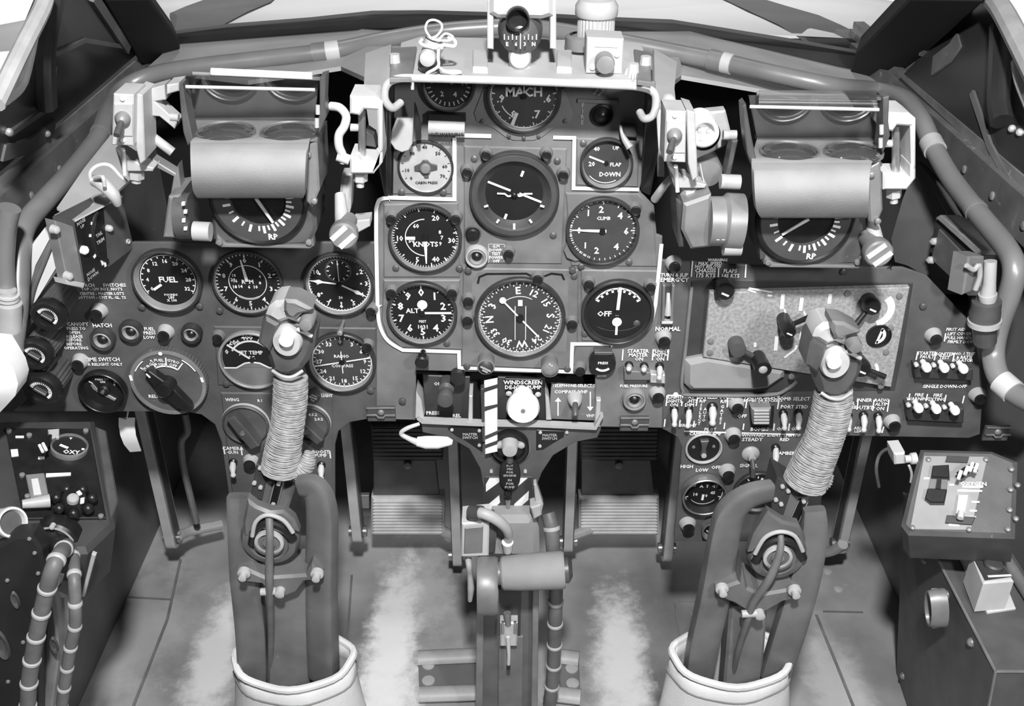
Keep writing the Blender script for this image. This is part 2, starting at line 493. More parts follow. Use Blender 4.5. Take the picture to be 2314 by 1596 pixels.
# windscreen: frame beam, pillars, panes
FW = upright(1.73)
t = thing('window_1', 'dark framed flat windscreen ahead of the coaming', 'windscreen', (0, 1.73, 0.82)); t['kind'] = 'structure'
b = B()
b.prism(FW.pts([(392, 72), (520, 56), (700, 42), (840, 27), (960, 26), (1100, 30), (1178, 32), (1178, 63), (1100, 62), (960, 58), (840, 62), (700, 72), (520, 88), (392, 112)]), -0.01, 0.02, 0.003)
b.v = [FW.m @ p for p in b.v]; b.put('lower_frame', 'skin_dark', t, world=True)
b = B()
b.prism(FW.pts([(1178, 32), (1250, 34), (1400, 42), (1520, 47), (1640, 66), (1800, 92), (1940, 116), (1930, 155), (1800, 128), (1640, 100), (1520, 82), (1400, 72), (1250, 64), (1178, 63)]), -0.01, 0.02, 0.003)
b.v = [FW.m @ p for p in b.v]; b.put('lower_frame', 'skin_dark', t, world=True)
FPl = frame3(at_Y(330, 135, 1.68), at_Y(400, 110, 1.70), at_Y(240, 0, 1.42))
b = B(); b.prism(FPl.pts([(225, -20), (330, -20), (400, 78), (402, 112), (345, 140), (310, 128)]), -0.02, 0.012, 0.003)
b.v = [FPl.m @ p for p in b.v]; b.put('pillar', 'black_matt', t, world=True)
FPr = frame3(at_Y(1925, 150, 1.70), at_Y(2019, 163, 1.66), at_Y(2060, 0, 1.42))
b = B(); b.prism(FPr.pts([(1925, 152), (1937, 110), (2060, -20), (2235, -20), (2091, 112), (2019, 165), (1969, 176)]), -0.02, 0.012, 0.003)
b.v = [FPr.m @ p for p in b.v]; b.put('pillar', 'black_matt', t, world=True)
P = [at_Y(395, 90, 1.73), at_Y(1100, 45, 1.75), at_Y(1937, 135, 1.73), at_Y(2060, -20, 1.42), at_Y(1157, -60, 1.46), at_Y(330, -20, 1.42)]
b = B(); b.add(P, [(0, 1, 4, 5), (1, 2, 3, 4)]); b.open = True; b.put('pane', 'window', t, world=True, smooth=False)

# side quarter windows
def quarter(nm, sgn):
    X = sgn * 0.6
    if sgn < 0:
        a, c, d = at_X(-60, 465, X), at_X(325, 112, X), at_Y(240, -20, 1.42)
        poly = [(-90, 470), (-60, 440), (322, 112), (228, -20), (112, -20), (60, 105), (0, 225), (-60, 340)]
    else:
        a, c, d = at_X(2030, 180, X), at_X(2380, 510, X), at_Y(2225, -20, 1.42)
        poly = [(2030, 180), (2380, 512), (2480, 512), (2420, 330), (2340, 170), (2285, 60), (2238, -20), (2225, -20), (2095, 112)]
    F = frame3(a, c, d)
    t = thing('window_' + nm, 'dark side quarter window beside the %s windscreen pillar' % ('left' if sgn < 0 else 'right'), 'window', a); t['kind'] = 'structure'
    b = B(); b.prism(F.pts(poly), -0.012, 0, 0.0); b.v = [F.m @ p for p in b.v]; b.put('pane', 'skin_dark', t, world=True)
    def bar(pts, w, h, m, name='glazing_bar'):
        b = B(); b.strip(F.pts(pts), w, h, h + 0.002); b.v = [F.m @ p for p in b.v]; b.put(name, m, t, world=True)
    def rod(pts, r, m, name):
        b = B(); Q = [F.m @ V((*F.uv(x, y, h), h)) for x, y, h in pts]
        b.tube(smooth_path(Q, 4), r, 10); b.put(name, m, t, world=True)
    if sgn < 0:
        rod([(118, -10, .01), (100, 90, .012), (98, 160, .012), (103, 235, .01)], .014, 'skin_dark', 'brace_tube')
        bar([(205, -10), (285, 110)], .014, .006, 'rail'); bar([(20, 300), (110, 238), (120, 150)], .008, .004, 'rail')
        bar([(125, 120), (190, 90), (280, 105)], .006, .003, 'skin_grey'); bar([(5, 345), (60, 330), (120, 285)], .02, .003, 'skin_grey')
        rod([(105, -20, .02), (95, 20, .03), (50, 110, .04), (-10, 235, .05)], .009, 'pale_metal', 'canopy_edge_tube')
        rod([(74, 80, .03), (60, 150, .03), (45, 195, .03), (10, 226, .03)], .006, 'cream', 'release_rod')
    else:
        rod([(2262, 60, .01), (2260, 150, .012), (2257, 230, .012), (2264, 275, .01)], .014, 'skin_dark', 'brace_tube')
        bar([(2190, 20), (2085, 120)], .012, .006, 'rail'); bar([(2200, 210), (2240, 330), (2290, 420)], .008, .004, 'skin_grey')
        bar([(2235, 365), (2275, 410)], .03, .003, 'skin_grey'); bar([(2110, 150), (2150, 120), (2170, 90)], .03, .003, 'rail')
        rod([(2228, -20, .02), (2262, 20, .03), (2300, 90, .04), (2350, 190, .05)], .013, 'pale_metal', 'canopy_edge_tube')
        rod([(2296, 140, .03), (2304, 185, .03), (2330, 250, .03)], .006, 'cream', 'release_rod')
        for x, y in ((2126, 32), (2085, 68)):
            b = B(); q = F.m @ V((*F.uv(x, y), .004)); b.ball(q, .006, 8, 6); b.put('rivet', 'pale_metal', t, world=True)
    for (x, y) in ([(15, 297), (100, 300)] if sgn < 0 else [(2292, 292), (2310, 300)]):
        b = B(); q = F.m @ V((*F.uv(x, y), .003)); b.ball(q, .005, 8, 6); b.put('rivet', 'pale_metal', t, world=True)
quarter('2', -1); quarter('3', 1)

# outside: aircraft nose with dark camouflage, pale hangar wall
t = thing('aircraft_nose', 'pale aircraft nose with dark camouflage patches beyond the windscreen', 'aircraft nose', (0, 2.0, 0.6))
b = B(); n = 14; rows = []
vs_, fs_ = [], []
for j in range(9):
    y = 1.84 + j * 0.26; zt = 0.815 - 0.10 * j * 0.26 - 0.02 * (j * .26) ** 2
    for i in range(n + 1):
        a = (i / n - 0.5) * 2.4
        vs_.append((1.9 * math.sin(a), y, zt - 0.55 * (1 - math.cos(a)) * 0.6))
for j in range(8):
    for i in range(n):
        k = j * (n + 1) + i; fs_.append((k, k + 1, k + n + 2, k + n + 1))
NOSE = (vs_, fs_)
b.add(vs_, fs_); b.open = True; b.put('nose_skin', 'nose_light', t, world=True)
def on_nose(px, py):
    d = ray(px, py); s = 1.8 / d.y
    for _ in range(60):
        p = CAMP + d * s; y = p.y - 1.84
        a = math.asin(max(-1, min(1, p.x / 1.9))); z = 0.815 - 0.10 * y - 0.02 * y * y - 0.33 * (1 - math.cos(a))
        if p.z <= z + 0.004: break
        s += 0.02
    return p
def camo(poly):
    c = (sum(p[0] for p in poly) / len(poly), sum(p[1] for p in poly) / len(poly))
    P = [on_nose(*c)] + [on_nose(*p) for p in poly]
    b = B(); k = len(poly); b.add(P, [(0, 1 + i, 1 + (i + 1) % k) for i in range(k)]); b.open = True
    b.put('camouflage_patch', 'nose_dark', t, world=True)
camo([(383, 30), (420, 14), (470, -4), (540, -20), (640, -20), (612, 4), (560, 26), (500, 58), (440, 66), (400, 80), (390, 60)])
camo([(1610, -14), (1700, -10), (1780, 14), (1850, 34), (1900, 56), (1955, 84), (1935, 116), (1880, 108), (1815, 92), (1760, 56), (1690, 24)])
b = B(); b.box(-4, 5.2, -1.5, 4, 5.3, 3.0)
structure(b.put('wall_hangar', 'wall_hangar'), 'pale hangar wall far beyond the aircraft nose', 'wall')

# ---------------------------------------------------------------- bent frame tubes round the coaming
def px3(pts):
    out = []
    for x, y, k, v in pts:
        out.append(at_Z(x, y, v) if k == 'z' else at_X(x, y, v) if k == 'x' else at_Y(x, y, v))
    return out
tl = px3([(1140, 60, 'z', .88), (1000, 70, 'z', .875), (870, 90, 'z', .87), (750, 115, 'z', .865), (600, 133, 'z', .855), (440, 152, 'z', .845),
          (330, 174, 'z', .83), (268, 210, 'y', 1.45), (243, 258, 'y', 1.36), (222, 312, 'x', -.545), (165, 385, 'x', -.55), (105, 450, 'x', -.555), (60, 505, 'x', -.56),
          (44, 560, 'x', -.56), (40, 630, 'x', -.56), (38, 700, 'x', -.56), (30, 760, 'x', -.56), (22, 830, 'x', -.555)])
tr = px3([(1176, 60, 'z', .88), (1260, 70, 'z', .88), (1385, 92, 'z', .875), (1530, 120, 'z', .865), (1640, 142, 'z', .86), (1760, 170, 'z', .855), (1890, 196, 'z', .845), (1975, 204, 'y', 1.46),
          (2040, 222, 'y', 1.40), (2080, 268, 'x', .545), (2108, 330, 'x', .55), (2150, 405, 'x', .552), (2218, 492, 'x', .555), (2275, 562, 'x', .56),
          (2292, 610, 'x', .56), (2280, 670, 'x', .56), (2255, 740, 'x', .56), (2245, 800, 'x', .56), (2256, 850, 'x', .56), (2292, 888, 'x', .57), (2340, 915, 'x', .58)])
def frame_tube(pts, lab, clamps):
    t = thing('frame_tube', lab, 'tube', pts[0])
    b = B(); Q = smooth_path(pts, 5); b.tube(Q, .0125, 20); b.put('tube', 'tube_grey', t, world=True)
    for i, m in clamps:
        b = B(); d = (Q[i + 1] - Q[i]).normalized(); L = .010 if m != 'tube_grey' else .004
        b.cyl(Q[i] - d * L, Q[i] + d * L, .0145 if m != 'tube_grey' else .0135, seg=20); b.put('clamp_band', m, t, world=True)
frame_tube(tl, 'bent grey frame tube sweeping round the left of the coaming', [(15, 'cream'), (16, 'grey_metal'), (44, 'tube_grey')])
frame_tube(tr, 'bent grey frame tube sweeping round the right of the coaming', [(20, 'cream'), (19, 'grey_metal'), (50, 'pale_metal'), (59, 'tube_grey'), (93, 'cream')])
# ---------------------------------------------------------------- instrument panel
PANEL = thing('instrument_panel', 'grey metal instrument panel with white outline round the flying instruments', 'instrument panel', FA.m)
def plate(pts, z0, z1, m, name, bev=0.001, par=None):
    b = B(); b.prism(FA.pts(pts, z1), z0, z1, bev); return b.put(name, m, par or PANEL)
plate([(300, 548), (850, 548), (850, 948), (830, 948), (790, 955), (765, 975), (757, 1005), (757, 1212), (530, 1212), (500, 1000), (485, 960), (455, 938), (420, 931), (30, 931), (60, 900), (130, 665)], -.004, 0, 'panel_grey', 'left_panel')
plate([(850, 452), (872, 444), (876, 300), (880, 180), (1482, 185), (1478, 300), (1445, 430), (1478, 466), (1484, 530), (1497, 535), (1497, 968), (1345, 965), (1345, 848), (940, 838), (940, 950), (850, 948)], -.004, 0, 'panel_mid', 'centre_panel')
plate([(1497, 588), (1690, 600), (2040, 605), (2093, 622), (2200, 736), (2222, 881), (2215, 982), (2190, 991), (1870, 985), (1848, 1225), (1527, 1225), (1523, 1215), (1541, 1010), (1530, 988), (1505, 974), (1497, 970)], -.004, 0, 'panel_grey', 'right_panel')
# sub-plates standing proud of it
for pts in ([(866, 462), (1036, 458), (1040, 628), (866, 628)], [(866, 633), (1040, 633), (1046, 792), (905, 786), (874, 760), (862, 725)],
            [(1278, 436), (1442, 438), (1476, 470), (1486, 604), (1290, 602)], [(1312, 610), (1488, 612), (1478, 690), (1462, 736), (1425, 766), (1380, 772), (1314, 772)],
            [(1046, 606), (1308, 610), (1306, 772), (1290, 836), (1042, 828)], [(482, 738), (850, 742), (850, 880), (492, 872)], [(1048, 330), (1282, 336), (1270, 598), (1048, 596)],
            [(1302, 312), (1445, 316), (1442, 424), (1302, 420)], [(880, 330), (1018, 332), (1020, 440), (884, 440)]):
    plate(pts, 0, .0022, 'panel_mid' if pts[0][0] > 600 else 'panel_grey', 'sub_plate', .0015)
plate([(498, 888), (752, 890), (752, 1206), (534, 1206)], 0, .002, 'panel_grey', 'sub_plate', .0015)
# painted outline
def line(pts, wpx, m='white_paint', name='white_outline', h=.0030):
    b = B(); k = FA.sc(pts[0][0], pts[0][1]); b.strip(FA.pts(pts, h), wpx * k, h, .0008); b.put(name, m, PANEL)
def curve(pts, n=6): return [tuple(p)[:2] for p in smooth_path([(x, y, 0) for x, y in pts], n)]
line([(1028, 306), (1110, 308)], 9); line([(1250, 311), (1298, 312), (1296, 426), (1444, 429)], 8)
line([(1027, 312), (1027, 451), (880, 447)] + curve([(880, 447), (858, 452), (850, 472)]) + [(850, 540), (853, 690)] + curve([(853, 690), (858, 735), (876, 770), (910, 792)]) +
     [(1037, 796), (1038, 832), (1291, 841), (1293, 778), (1380, 778)] + curve([(1380, 778), (1430, 768), (1466, 738), (1481, 690)]) + [(1489, 612), (1495, 552)], 9)
# black edge under the hood sides
def text(s, px, py, size, m='print_white', rot=0, h=.0028, par=None, fr=None, name='lettering', sx=.92):
    fr = fr or FA
    k = fr.sc(px, py, h); b = B()
    u, v = fr.uv(px, py, h); b.text(s, u, v, size * k, h, rot, sx); return b.put(name, m, par or PANEL, smooth=False)
def bar(x0, y0, x1, y1, w=3, m='print_white', h=.0027):
    b = B(); k = FA.sc(x0, y0); b.strip(FA.pts([(x0, y0), (x1, y1)], h), w * k, h, .0004); b.put('printed_line', m, PANEL)

# ---------------------------------------------------------------- round instruments
def gauge(name, label, px, py, r, face='dial_black', bez=1.11, bm='bezel', zb=.010, ticks=(), nums=(), txt=(), needles=(), arcs=(), ink='print_white',
          fr=None, h=.003, rot=0, cat='gauge', glass=True, lip='bezel_grey', screws=0, extra=None, hub=True, ts=1.14):
    fr = fr or FA
    k = fr.sc(px, py, h) * r
    t = thing(name, label, cat, fr.at(px, py, 0.0, rot, hu=h))
    z = h / k; zt = zb / k
    b = B(k); b.lathe([(bez, 0.002 / k), (bez, zt - .03), (bez - .03, zt), (bez - .07, zt), (bez - .09, zt - .02)], 48); b.put('bezel', bm, t)
    b = B(k); b.lathe([(bez - .09, zt - .02), (1.0, z + .01), (.985, z + .004)], 48); b.put('inner_lip', lip, t)
    b = B(k); b.disc(1.01, z, seg=48, t=.0012 / k); f = b.put('dial_face', face, t)
    if ticks or arcs:
        b = B(k)
        for a0, a1, n, ri, ro, w in ticks:
            for i in range(n):
                a = math.radians(a0 + (a1 - a0) * i / max(1, n - (0 if abs(a1 - a0) == 360 else 1)))
                sa, ca = math.sin(a), math.cos(a)
                b.strip([(ri * sa, ri * ca), (ro * sa, ro * ca)], w, z + .02, .015)
        for ra, w, a0, a1 in arcs: b.strip(arc_pts(0, 0, ra, a0, a1, max(6, int(abs(a1 - a0) / 9))), w, z + .02, .015)
        b.put('scale_marks', ink, f)
    if nums or txt:
        b = B(k)
        for n in nums:
            s, a, rr, size = n[:4]; a = math.radians(a)
            b.text(s, rr * math.sin(a), rr * math.cos(a), size * ts, z + .022, n[4] if len(n) > 4 else 0)
        for n in txt: b.text(n[0], n[1], n[2], n[3] * ts, z + .022, n[4] if len(n) > 4 else 0)
        b.put('numerals', ink, f, smooth=False)
    for nd in needles:
        a, ln, tail, w, style = nd
        b = B(k); zz = z + .06; ar = math.radians(a); sa, ca = math.sin(ar), math.cos(ar)
        R = lambda x, y: (x * ca + y * sa, -x * sa + y * ca)
        if style == 'bar': P = [R(-w, -tail), R(w, -tail), R(w, ln), R(-w, ln)]
        elif style == 'spade': P = [R(-w * .5, -tail), R(w * .5, -tail), R(w * .6, ln * .55), R(w * 1.6, ln * .68), R(w * .5, ln * .85), R(w * .3, ln), R(-w * .3, ln), R(-w * .5, ln * .85), R(-w * 1.6, ln * .68), R(-w * .6, ln * .55)]
        else: P = [R(-w, -tail), R(w, -tail), R(w * .9, ln * .4), R(w * .35, ln), R(-w * .35, ln), R(-w * .9, ln * .4)]
        b.prism(P, zz - .015, zz); b.put('needle', 'white_paint' if style != 'dark' else 'black_plastic', t)
    if needles and hub:
        b = B(k); b.lathe([(.09, z), (.09, z + .09), (0, z + .10)], 16); b.put('hub', 'black_plastic' if face != 'dial_pale' else 'dark_metal', t)
    if extra: extra(t, k, z)
    if glass:
        b = B(k); b.disc(bez - .085, zt - .03, seg=48, t=.0008 / k); b.put('cover_glass', 'glass_cover', t)
    for i in range(screws):
        a = math.radians(45 + 90 * i); b = B(k)
        b.lathe([(.07, 0), (.07, .05), (0, .06)], 10, (1.22 * math.sin(a), 1.22 * math.cos(a))); b.put('screw', 'dark_metal', t)
    return t
def dec(a0, step, labels, r, size): return [(s, a0 + i * step, r, size) for i, s in enumerate(labels)]

def mach_flange(t, k, z):
    b = B(k); b.prism([(-1.5, -.55), (-1.42, -.80), (-.9, -1.02), (-.55, -1.30), (-.3, -1.40), (.3, -1.40), (.55, -1.30), (.9, -1.02), (1.42, -.80), (1.5, -.55), (1.2, .2), (-1.2, .2)], .0005 / k, .0016 / k, .01); b.put('mounting_flange', 'panel_mid', t)
    for x, y in ((-1.25, -.78), (1.25, -.78), (-.45, -1.24), (.45, -1.24), (0, -1.30)):
        b = B(k); b.lathe([(.06, .001 / k), (.06, .004 / k), (0, .005 / k)], 10, (x, y)); b.put('screw', 'dark_metal', t)
gauge('mach_meter', 'round black mach meter half hidden under the hood', 1184, 216, 76, 'dial_grey', ticks=[(0, 360, 30, .93, 1.0, .025), (10, 350, 10, .86, 1.0, .03)],
      txt=[('MACH', 0, .10, .34)], nums=[('.9', -98, .70, .28), ('.6', 98, .70, .28), ('.8', -150, .68, .30), ('.7', 148, .68, .30)],
      needles=[(202, .95, -.55, .05, 'bar'), (0, .3, -.05, .02, 'bar')], arcs=[(.98, .02, 60, 300), (.72, .03, 200, 245)], extra=mach_flange)
gauge('accelerometer', 'dim dial in the shadow under the left of the hood', 1014, 190, 55, 'dial_black', ticks=[(100, 260, 13, .75, .92, .05)], nums=[('0', -80, .7, .3), ('2', 215, .5, .26), ('4', 150, .5, .26), ('10', 85, .65, .28)], ink='print_grey',
      needles=[(70, .8, .1, .03, 'bar')])
def pale_knob(t, k, z):
    b = B(k); b.prism([(-.42, -.12), (-.10, -.14), (-.06, -.40), (.10, -.40), (.12, -.14), (.44, -.06), (.44, .10), (.2, .16), (.08, .30), (-.08, .30), (-.2, .16), (-.42, .06)], z + .02, z + .10, .02); b.put('pointer_plate', 'dark_metal', t)
    b = B(k); b.lathe([(.20, z), (.20, z + .20), (.15, z + .26), (0, z + .28)], 20); b.put('centre_knob', 'grey_metal', t)
gauge('pale_dial', 'pale faced dial with small central knob below the hood tab', 962, 378, 60, 'dial_pale', 1.06, 'bezel', .006, ticks=[(-120, 120, 13, .84, .92, .02)], ink='black_plastic',
      nums=[('30', -42, .72, .17), ('40', 0, .78, .17), ('50', 42, .72, .17), ('10', -100, .72, .17), ('60', 88, .72, .17), ('0', -128, .72, .17), ('70', 120, .72, .17)], txt=[('CABIN PRESS', 0, -.62, .13)], extra=pale_knob, lip='pale_metal')
gauge('flap_indicator', 'small flap position dial at top right inside the white outline', 1370, 368, 53, 'dial_grey', 1.13, 'bezel', .010, nums=[('40', -35, .75, .22), ('20', -95, .62, .24), ('UP', 30, .75, .2)], txt=[('DOWN', .18, -.52, .24), ('FLAP', .40, -.08, .20)],
      needles=[(-68, .80, -.1, .04, 'bar')], arcs=[(.9, .03, 150, 230)])
# artificial horizon
def horizon(t, k, z):
    b = B(k); b.lathe([(1.22, .003 / k), (1.22, .010 / k), (1.16, .013 / k), (1.02, .013 / k), (.98, .010 / k), (.80, z + .01)], 48); b.put('scale_ring', 'dial_grey', t)
    b = B(k); b.disc(.80, z + .01, seg=48); b.put('horizon_ball', 'dial_black', t)
    b = B(k)
    b.strip([(-.72, .36), (-.10, .10)], .06, z + .06); b.strip([(.14, .02), (.75, -.24)], .06, z + .06); b.put('horizon_bar', 'white_paint', t)
    b = B(k)
    b.strip([(-.47, .03), (-.26, .02), (-.18, -.05), (-.11, -.05), (-.06, .02)], .045, z + .09); b.strip([(.08, .02), (.13, -.05), (.20, -.04), (.28, .02), (.50, .02)], .045, z + .09); b.put('aircraft_symbol', 'white_paint', t)
    b = B(k); b.ball((0, 0, z + .08), .10, 16, 10); b.put('centre_ball', 'black_plastic', t)
    b = B(k)
    for a, r0, r1, w in ((-110, .76, .88, .055), (110, .76, .88, .055), (-148, .80, .92, .06), (148, .80, .92, .06), (180, .80, .98, .06), (-160, .62, .78, .07), (20, .55, .72, .07)):
        a = math.radians(a); b.strip([(r0 * math.sin(a), r0 * math.cos(a)), (r1 * math.sin(a), r1 * math.cos(a))], w, .0125 / k if r1 > .8 else z + .08)
    b.put('bank_marks', 'white_paint', t)
gauge('artificial_horizon', 'large artificial horizon with tilted white bar above the compass', 1162, 437, 82, 'dial_black', 1.24, 'bezel', .012, extra=horizon, lip='bezel')
gauge('airspeed_indicator', 'airspeed dial marked KNOTS at left inside the white outline', 961, 537, 75, 'dial_black',
      ticks=[(-100, 260, 73, .93, .985, .018), (-100, 230, 12, .86, .985, .03)], nums=[('10', -92, .78, .20), ('20', 28, .72, .20), ('30', 97, .80, .20), ('40', 158, .78, .20), ('5', 200, .78, .2)],
      txt=[('KNOTS', 0, -.22, .20), ('60', -.26, .38, .16), ('50', -.42, -.10, .16), ('8', .45, .18, .15), ('7', .50, 0, .15), ('9', .45, -.2, .15)], arcs=[(.60, .025, -175, 0)],
      needles=[(180, .85, .05, .05, 'taper'), (-90, .58, -.3, .05, 'bar')], screws=0)
gauge('altimeter', 'altimeter marked ALT in the lower left of the white outline', 954, 706, 72, 'dial_black', ticks=[(0, 360, 10, .86, .97, .04), (0, 360, 50, .93, .97, .015)],
      nums=dec(0, 36, ['0', '1', '2', '3', '4', '5', '6', '7', '8', '9'], .70, .31), txt=[('ALT', -.30, .06, .20), ('FEET', 0, -.32, .10), ('1031', 0, -.52, .16)],
      needles=[(90, .92, -.05, .035, 'bar'), (3, .42, .02, .07, 'spade')],
      extra=lambda t, k, z: (B(k).lathe([(.16, z + .05), (.16, z + .075), (0, z + .075)], 16, (.02, .30)).put('ten_thousands_pointer', 'white_paint', t),
                             B(k).lathe([(.10, z), (.10, .016 / k), (.20, .017 / k), (.22, .028 / k), (.17, .030 / k), (0, .030 / k)], 14, (-.03, -1.45)).put('setting_knob', 'black_plastic', t)))
gauge('climb_indicator', 'rate of climb dial marked CLIMB at right inside the white outline', 1361, 521, 75, 'dial_grey', ticks=[(-90, 270, 37, .92, .985, .022), (-90, 90, 7, .86, .985, .03), (-155, -25, 30, .92, .985, .02)],
      nums=[('0', -90, .70, .24), ('1', -38, .72, .24), ('2', -5, .68, .26), ('4', 47, .70, .26), ('6', 92, .72, .26), ('4', 140, .70, .26), ('2', 192, .68, .26), ('1', 225, .70, .24)], txt=[('CLIMB', .02, .40, .13)],
      needles=[(-88, .90, .12, .045, 'taper')], lip='bezel',
      extra=lambda t, k, z: B(k).prism([(-1.05, -.35), (-1.15, -.62), (-1.05, -.88), (-.80, -1.0), (-.55, -.95)], .002 / k, .006 / k, .02).put('mounting_ear', 'panel_mid', t))
def compass_card(t, k, z):
    b = B(k); b.strip([(-.12, .33), (-.12, -.62)], .018, z + .05); b.strip([(.14, .33), (.14, -.62)], .018, z + .05); b.put('lubber_lines', 'white_paint', t)
    b = B(k); b.box(-.05, .34, z + .04, .06, .50, z + .06); b.put('lubber_block', 'white_paint', t)
    b = B(k); b.lathe([(.085, z + .06), (.085, z + .08), (0, z + .08)], 14, (-.42, .50)); b.put('bearing_spot', 'white_paint', t)
    for x, y, nm in ((-1.25, 1.3, 0), (1.25, 1.3, 0)):
        b = B(k); b.lathe([(.08, .002 / k), (.08, .006 / k), (0, .008 / k)], 12, (x, y)); b.put('screw', 'dark_metal', t)
    b = B(k); b.prism([(-1.05, 1.15), (-1.0, 1.22), (.2, 1.24), (.42, 1.14), (.62, 1.20), (1.1, 1.2), (1.16, 1.06), (1.16, -1.0), (-1.16, -1.0), (-1.16, .95)], .0012 / k, .0025 / k); b.put('mounting_plate', 'panel_mid', t)
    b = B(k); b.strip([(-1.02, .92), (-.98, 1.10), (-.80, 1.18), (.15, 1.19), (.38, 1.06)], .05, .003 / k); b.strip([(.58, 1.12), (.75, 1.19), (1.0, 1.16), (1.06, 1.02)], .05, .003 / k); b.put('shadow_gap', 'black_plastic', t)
card = [('N', 0), ('3', 30), ('6', 60), ('E', 90), ('12', 120), ('15', 150), ('S', 180), ('21', 210), ('24', 240), ('W', 270), ('30', 300), ('33', 330)]
gauge('gyro_compass', 'large gyro compass dial with diagonal needle in the lower centre', 1175, 717, 92, 'dial_grey', 1.12, 'bezel', .010, ticks=[(0, 360, 72, .91, .99, .022), (0, 360, 36, .87, .99, .024)],
      nums=[(s, a - 94, .74, .21 if len(s) > 1 else .24, a - 94) for s, a in card if s not in ('6',)], arcs=[(.985, .02, 0, 360), (.58, .012, -35, 30)], needles=[(-41, .72, -.0, .02, 'bar'), (139, .72, 0, .02, 'bar')], extra=compass_card)
def turn_ball(t, k, z):
    b = B(k); b.strip(arc_pts(0, .62, 1.30, 208, 152, 12), .03, z + .03); b.put('slip_tube', 'dial_grey', t)
    b = B(k)
    b.lathe([(.15, z + .05), (.15, z + .08), (0, z + .08)], 20, (0, -.34)); b.strip([(0, -.45), (0, -.80)], .075, z + .07); b.put('turn_pointer', 'white_paint', t)
gauge('turn_and_slip_indicator', 'turn and slip dial with upright white needle in the lower right', 1395, 704, 73, 'dial_black', 1.13, 'bezel', .010, arcs=[(.80, .05, -58, 58)], ticks=[(-58, 58, 9, .68, .80, .07)],
      txt=[('OFF', -.40, -.08, .22)], needles=[(3, .86, .12, .05, 'bar')], extra=turn_ball, lip='bezel')
gauge('fuel_gauge', 'round dial marked FUEL at the left of the panel', 380, 632, 66, 'dial_black', 1.18, 'bezel', .012, arcs=[(.93, .025, -125, 125)], ticks=[(-120, 120, 17, .84, .93, .035)],
      nums=dec(-120, 30, ['0', '4', '8', '12', '16', '20', '24', '28', '32'], .70, .17), txt=[('FUEL', 0, 0, .26), ('POUNDS', 0, -.58, .10), ('LBS', 0, -.68, .12), ('X 100', 0, -.80, .12)], needles=[(-124, .66, -.30, .045, 'bar')], hub=False)
gauge('rpm_indicator', 'engine speed dial in the shadow of the left gunsight', 560, 638, 73, 'dial_black', 1.10, 'bezel', .008, ticks=[(0, 360, 50, .92, .98, .02), (0, 360, 10, .84, .98, .035)],
      nums=dec(0, 36, ['0', '1', '2', '3', '4', '5', '6', '7', '8', '9'], .74, .19) + dec(-110, 32, ['18', '20'], .45, .13), hub=False, txt=[('R  M', 0, .02, .17), ('6  10', .14, -.16, .13), ('14', -.25, -.14, .13), ('4', .4, .2, .12), ('8', .38, -.02, .12), ('16', -.38, .05, .12), ('18', -.40, .24, .12)],
      arcs=[(.58, .02, -300, 60), (.58, .05, 150, 215)], needles=[(-8, .80, -.05, .05, 'taper')])
def stopdial(t, k, z):
    b = B(k); b.lathe([(.42, z + .01), (.42, z + .03), (.37, z + .03), (.37, z + .01)], 28, (0, .46)); b.put('minute_dial_ring', 'dial_grey', t)
    b = B(k)
    for i in range(12):
        a = i * PI / 6; b.strip([(.29 * math.sin(a), .46 + .29 * math.cos(a)), (.36 * math.sin(a), .46 + .36 * math.cos(a))], .025, z + .03)
    b.strip([(0, .0), (0, .78)], .018, z + .05); b.put('minute_dial_marks', 'print_white', t)
    b = B(k); b.lathe([(.05, .001), (.05, .018 / k), (.09, .019 / k), (.09, .03 / k), (0, .032 / k)], 12, (0, -1.40)); b.put('winding_crown', 'brass_worn', t)
gauge('clock', 'aircraft clock with small upper sub dial near the white outline', 767, 641, 71, 'dial_black', 1.12, 'bezel', .009, arcs=[(.97, .03, 0, 360)], ticks=[(0, 360, 60, .92, .97, .02), (0, 360, 12, .66, .72, .05)],
      nums=[('2', 60, .84, .19), ('3', 90, .86, .19), ('4', 120, .80, .19), ('5', 150, .82, .19), ('6', 180, .80, .19), ('7', 210, .82, .19), ('8', 240, .80, .19), ('10', 300, .82, .19), ('30', 180, .5, .12)],
      needles=[(-82, .95, .05, .045, 'spade'), (118, .92, .05, .045, 'spade')], extra=stopdial)
def jet(t, k, z):
    b = B(k); P = [(-.96, -.30), (-.55, -.30), (-.25, -.12), (0, -.08), (.25, -.12), (.55, -.30), (.96, -.30)] + arc_pts(0, 0, 1.0, 107, 253, 20); b.prism(P, z + .02, z + .05); b.put('mask', 'panel_mid', t)
    b = B(k); b.strip([(-.96, -.30), (-.55, -.30), (-.25, -.12), (0, -.08), (.25, -.12), (.55, -.30), (.96, -.30)], .05, z + .07); b.put('mask_edge', 'print_white', t)
gauge('jet_temperature_gauge', 'jet temperature dial partly hidden by the left stick', 570, 812, 68, 'dial_black', 1.10, 'bezel_grey', .009, nums=[('0', -70, .85, .2), ('200', -38, .82, .22), ('400', -4, .84, .22), ('600', 32, .82, .22)], txt=[('JET TEMP', 0, .26, .17), ('°C', 0, .06, .16)],
      arcs=[(.70, .06, -62, 62)], needles=[(-52, .95, 0, .03, 'bar')], extra=jet)
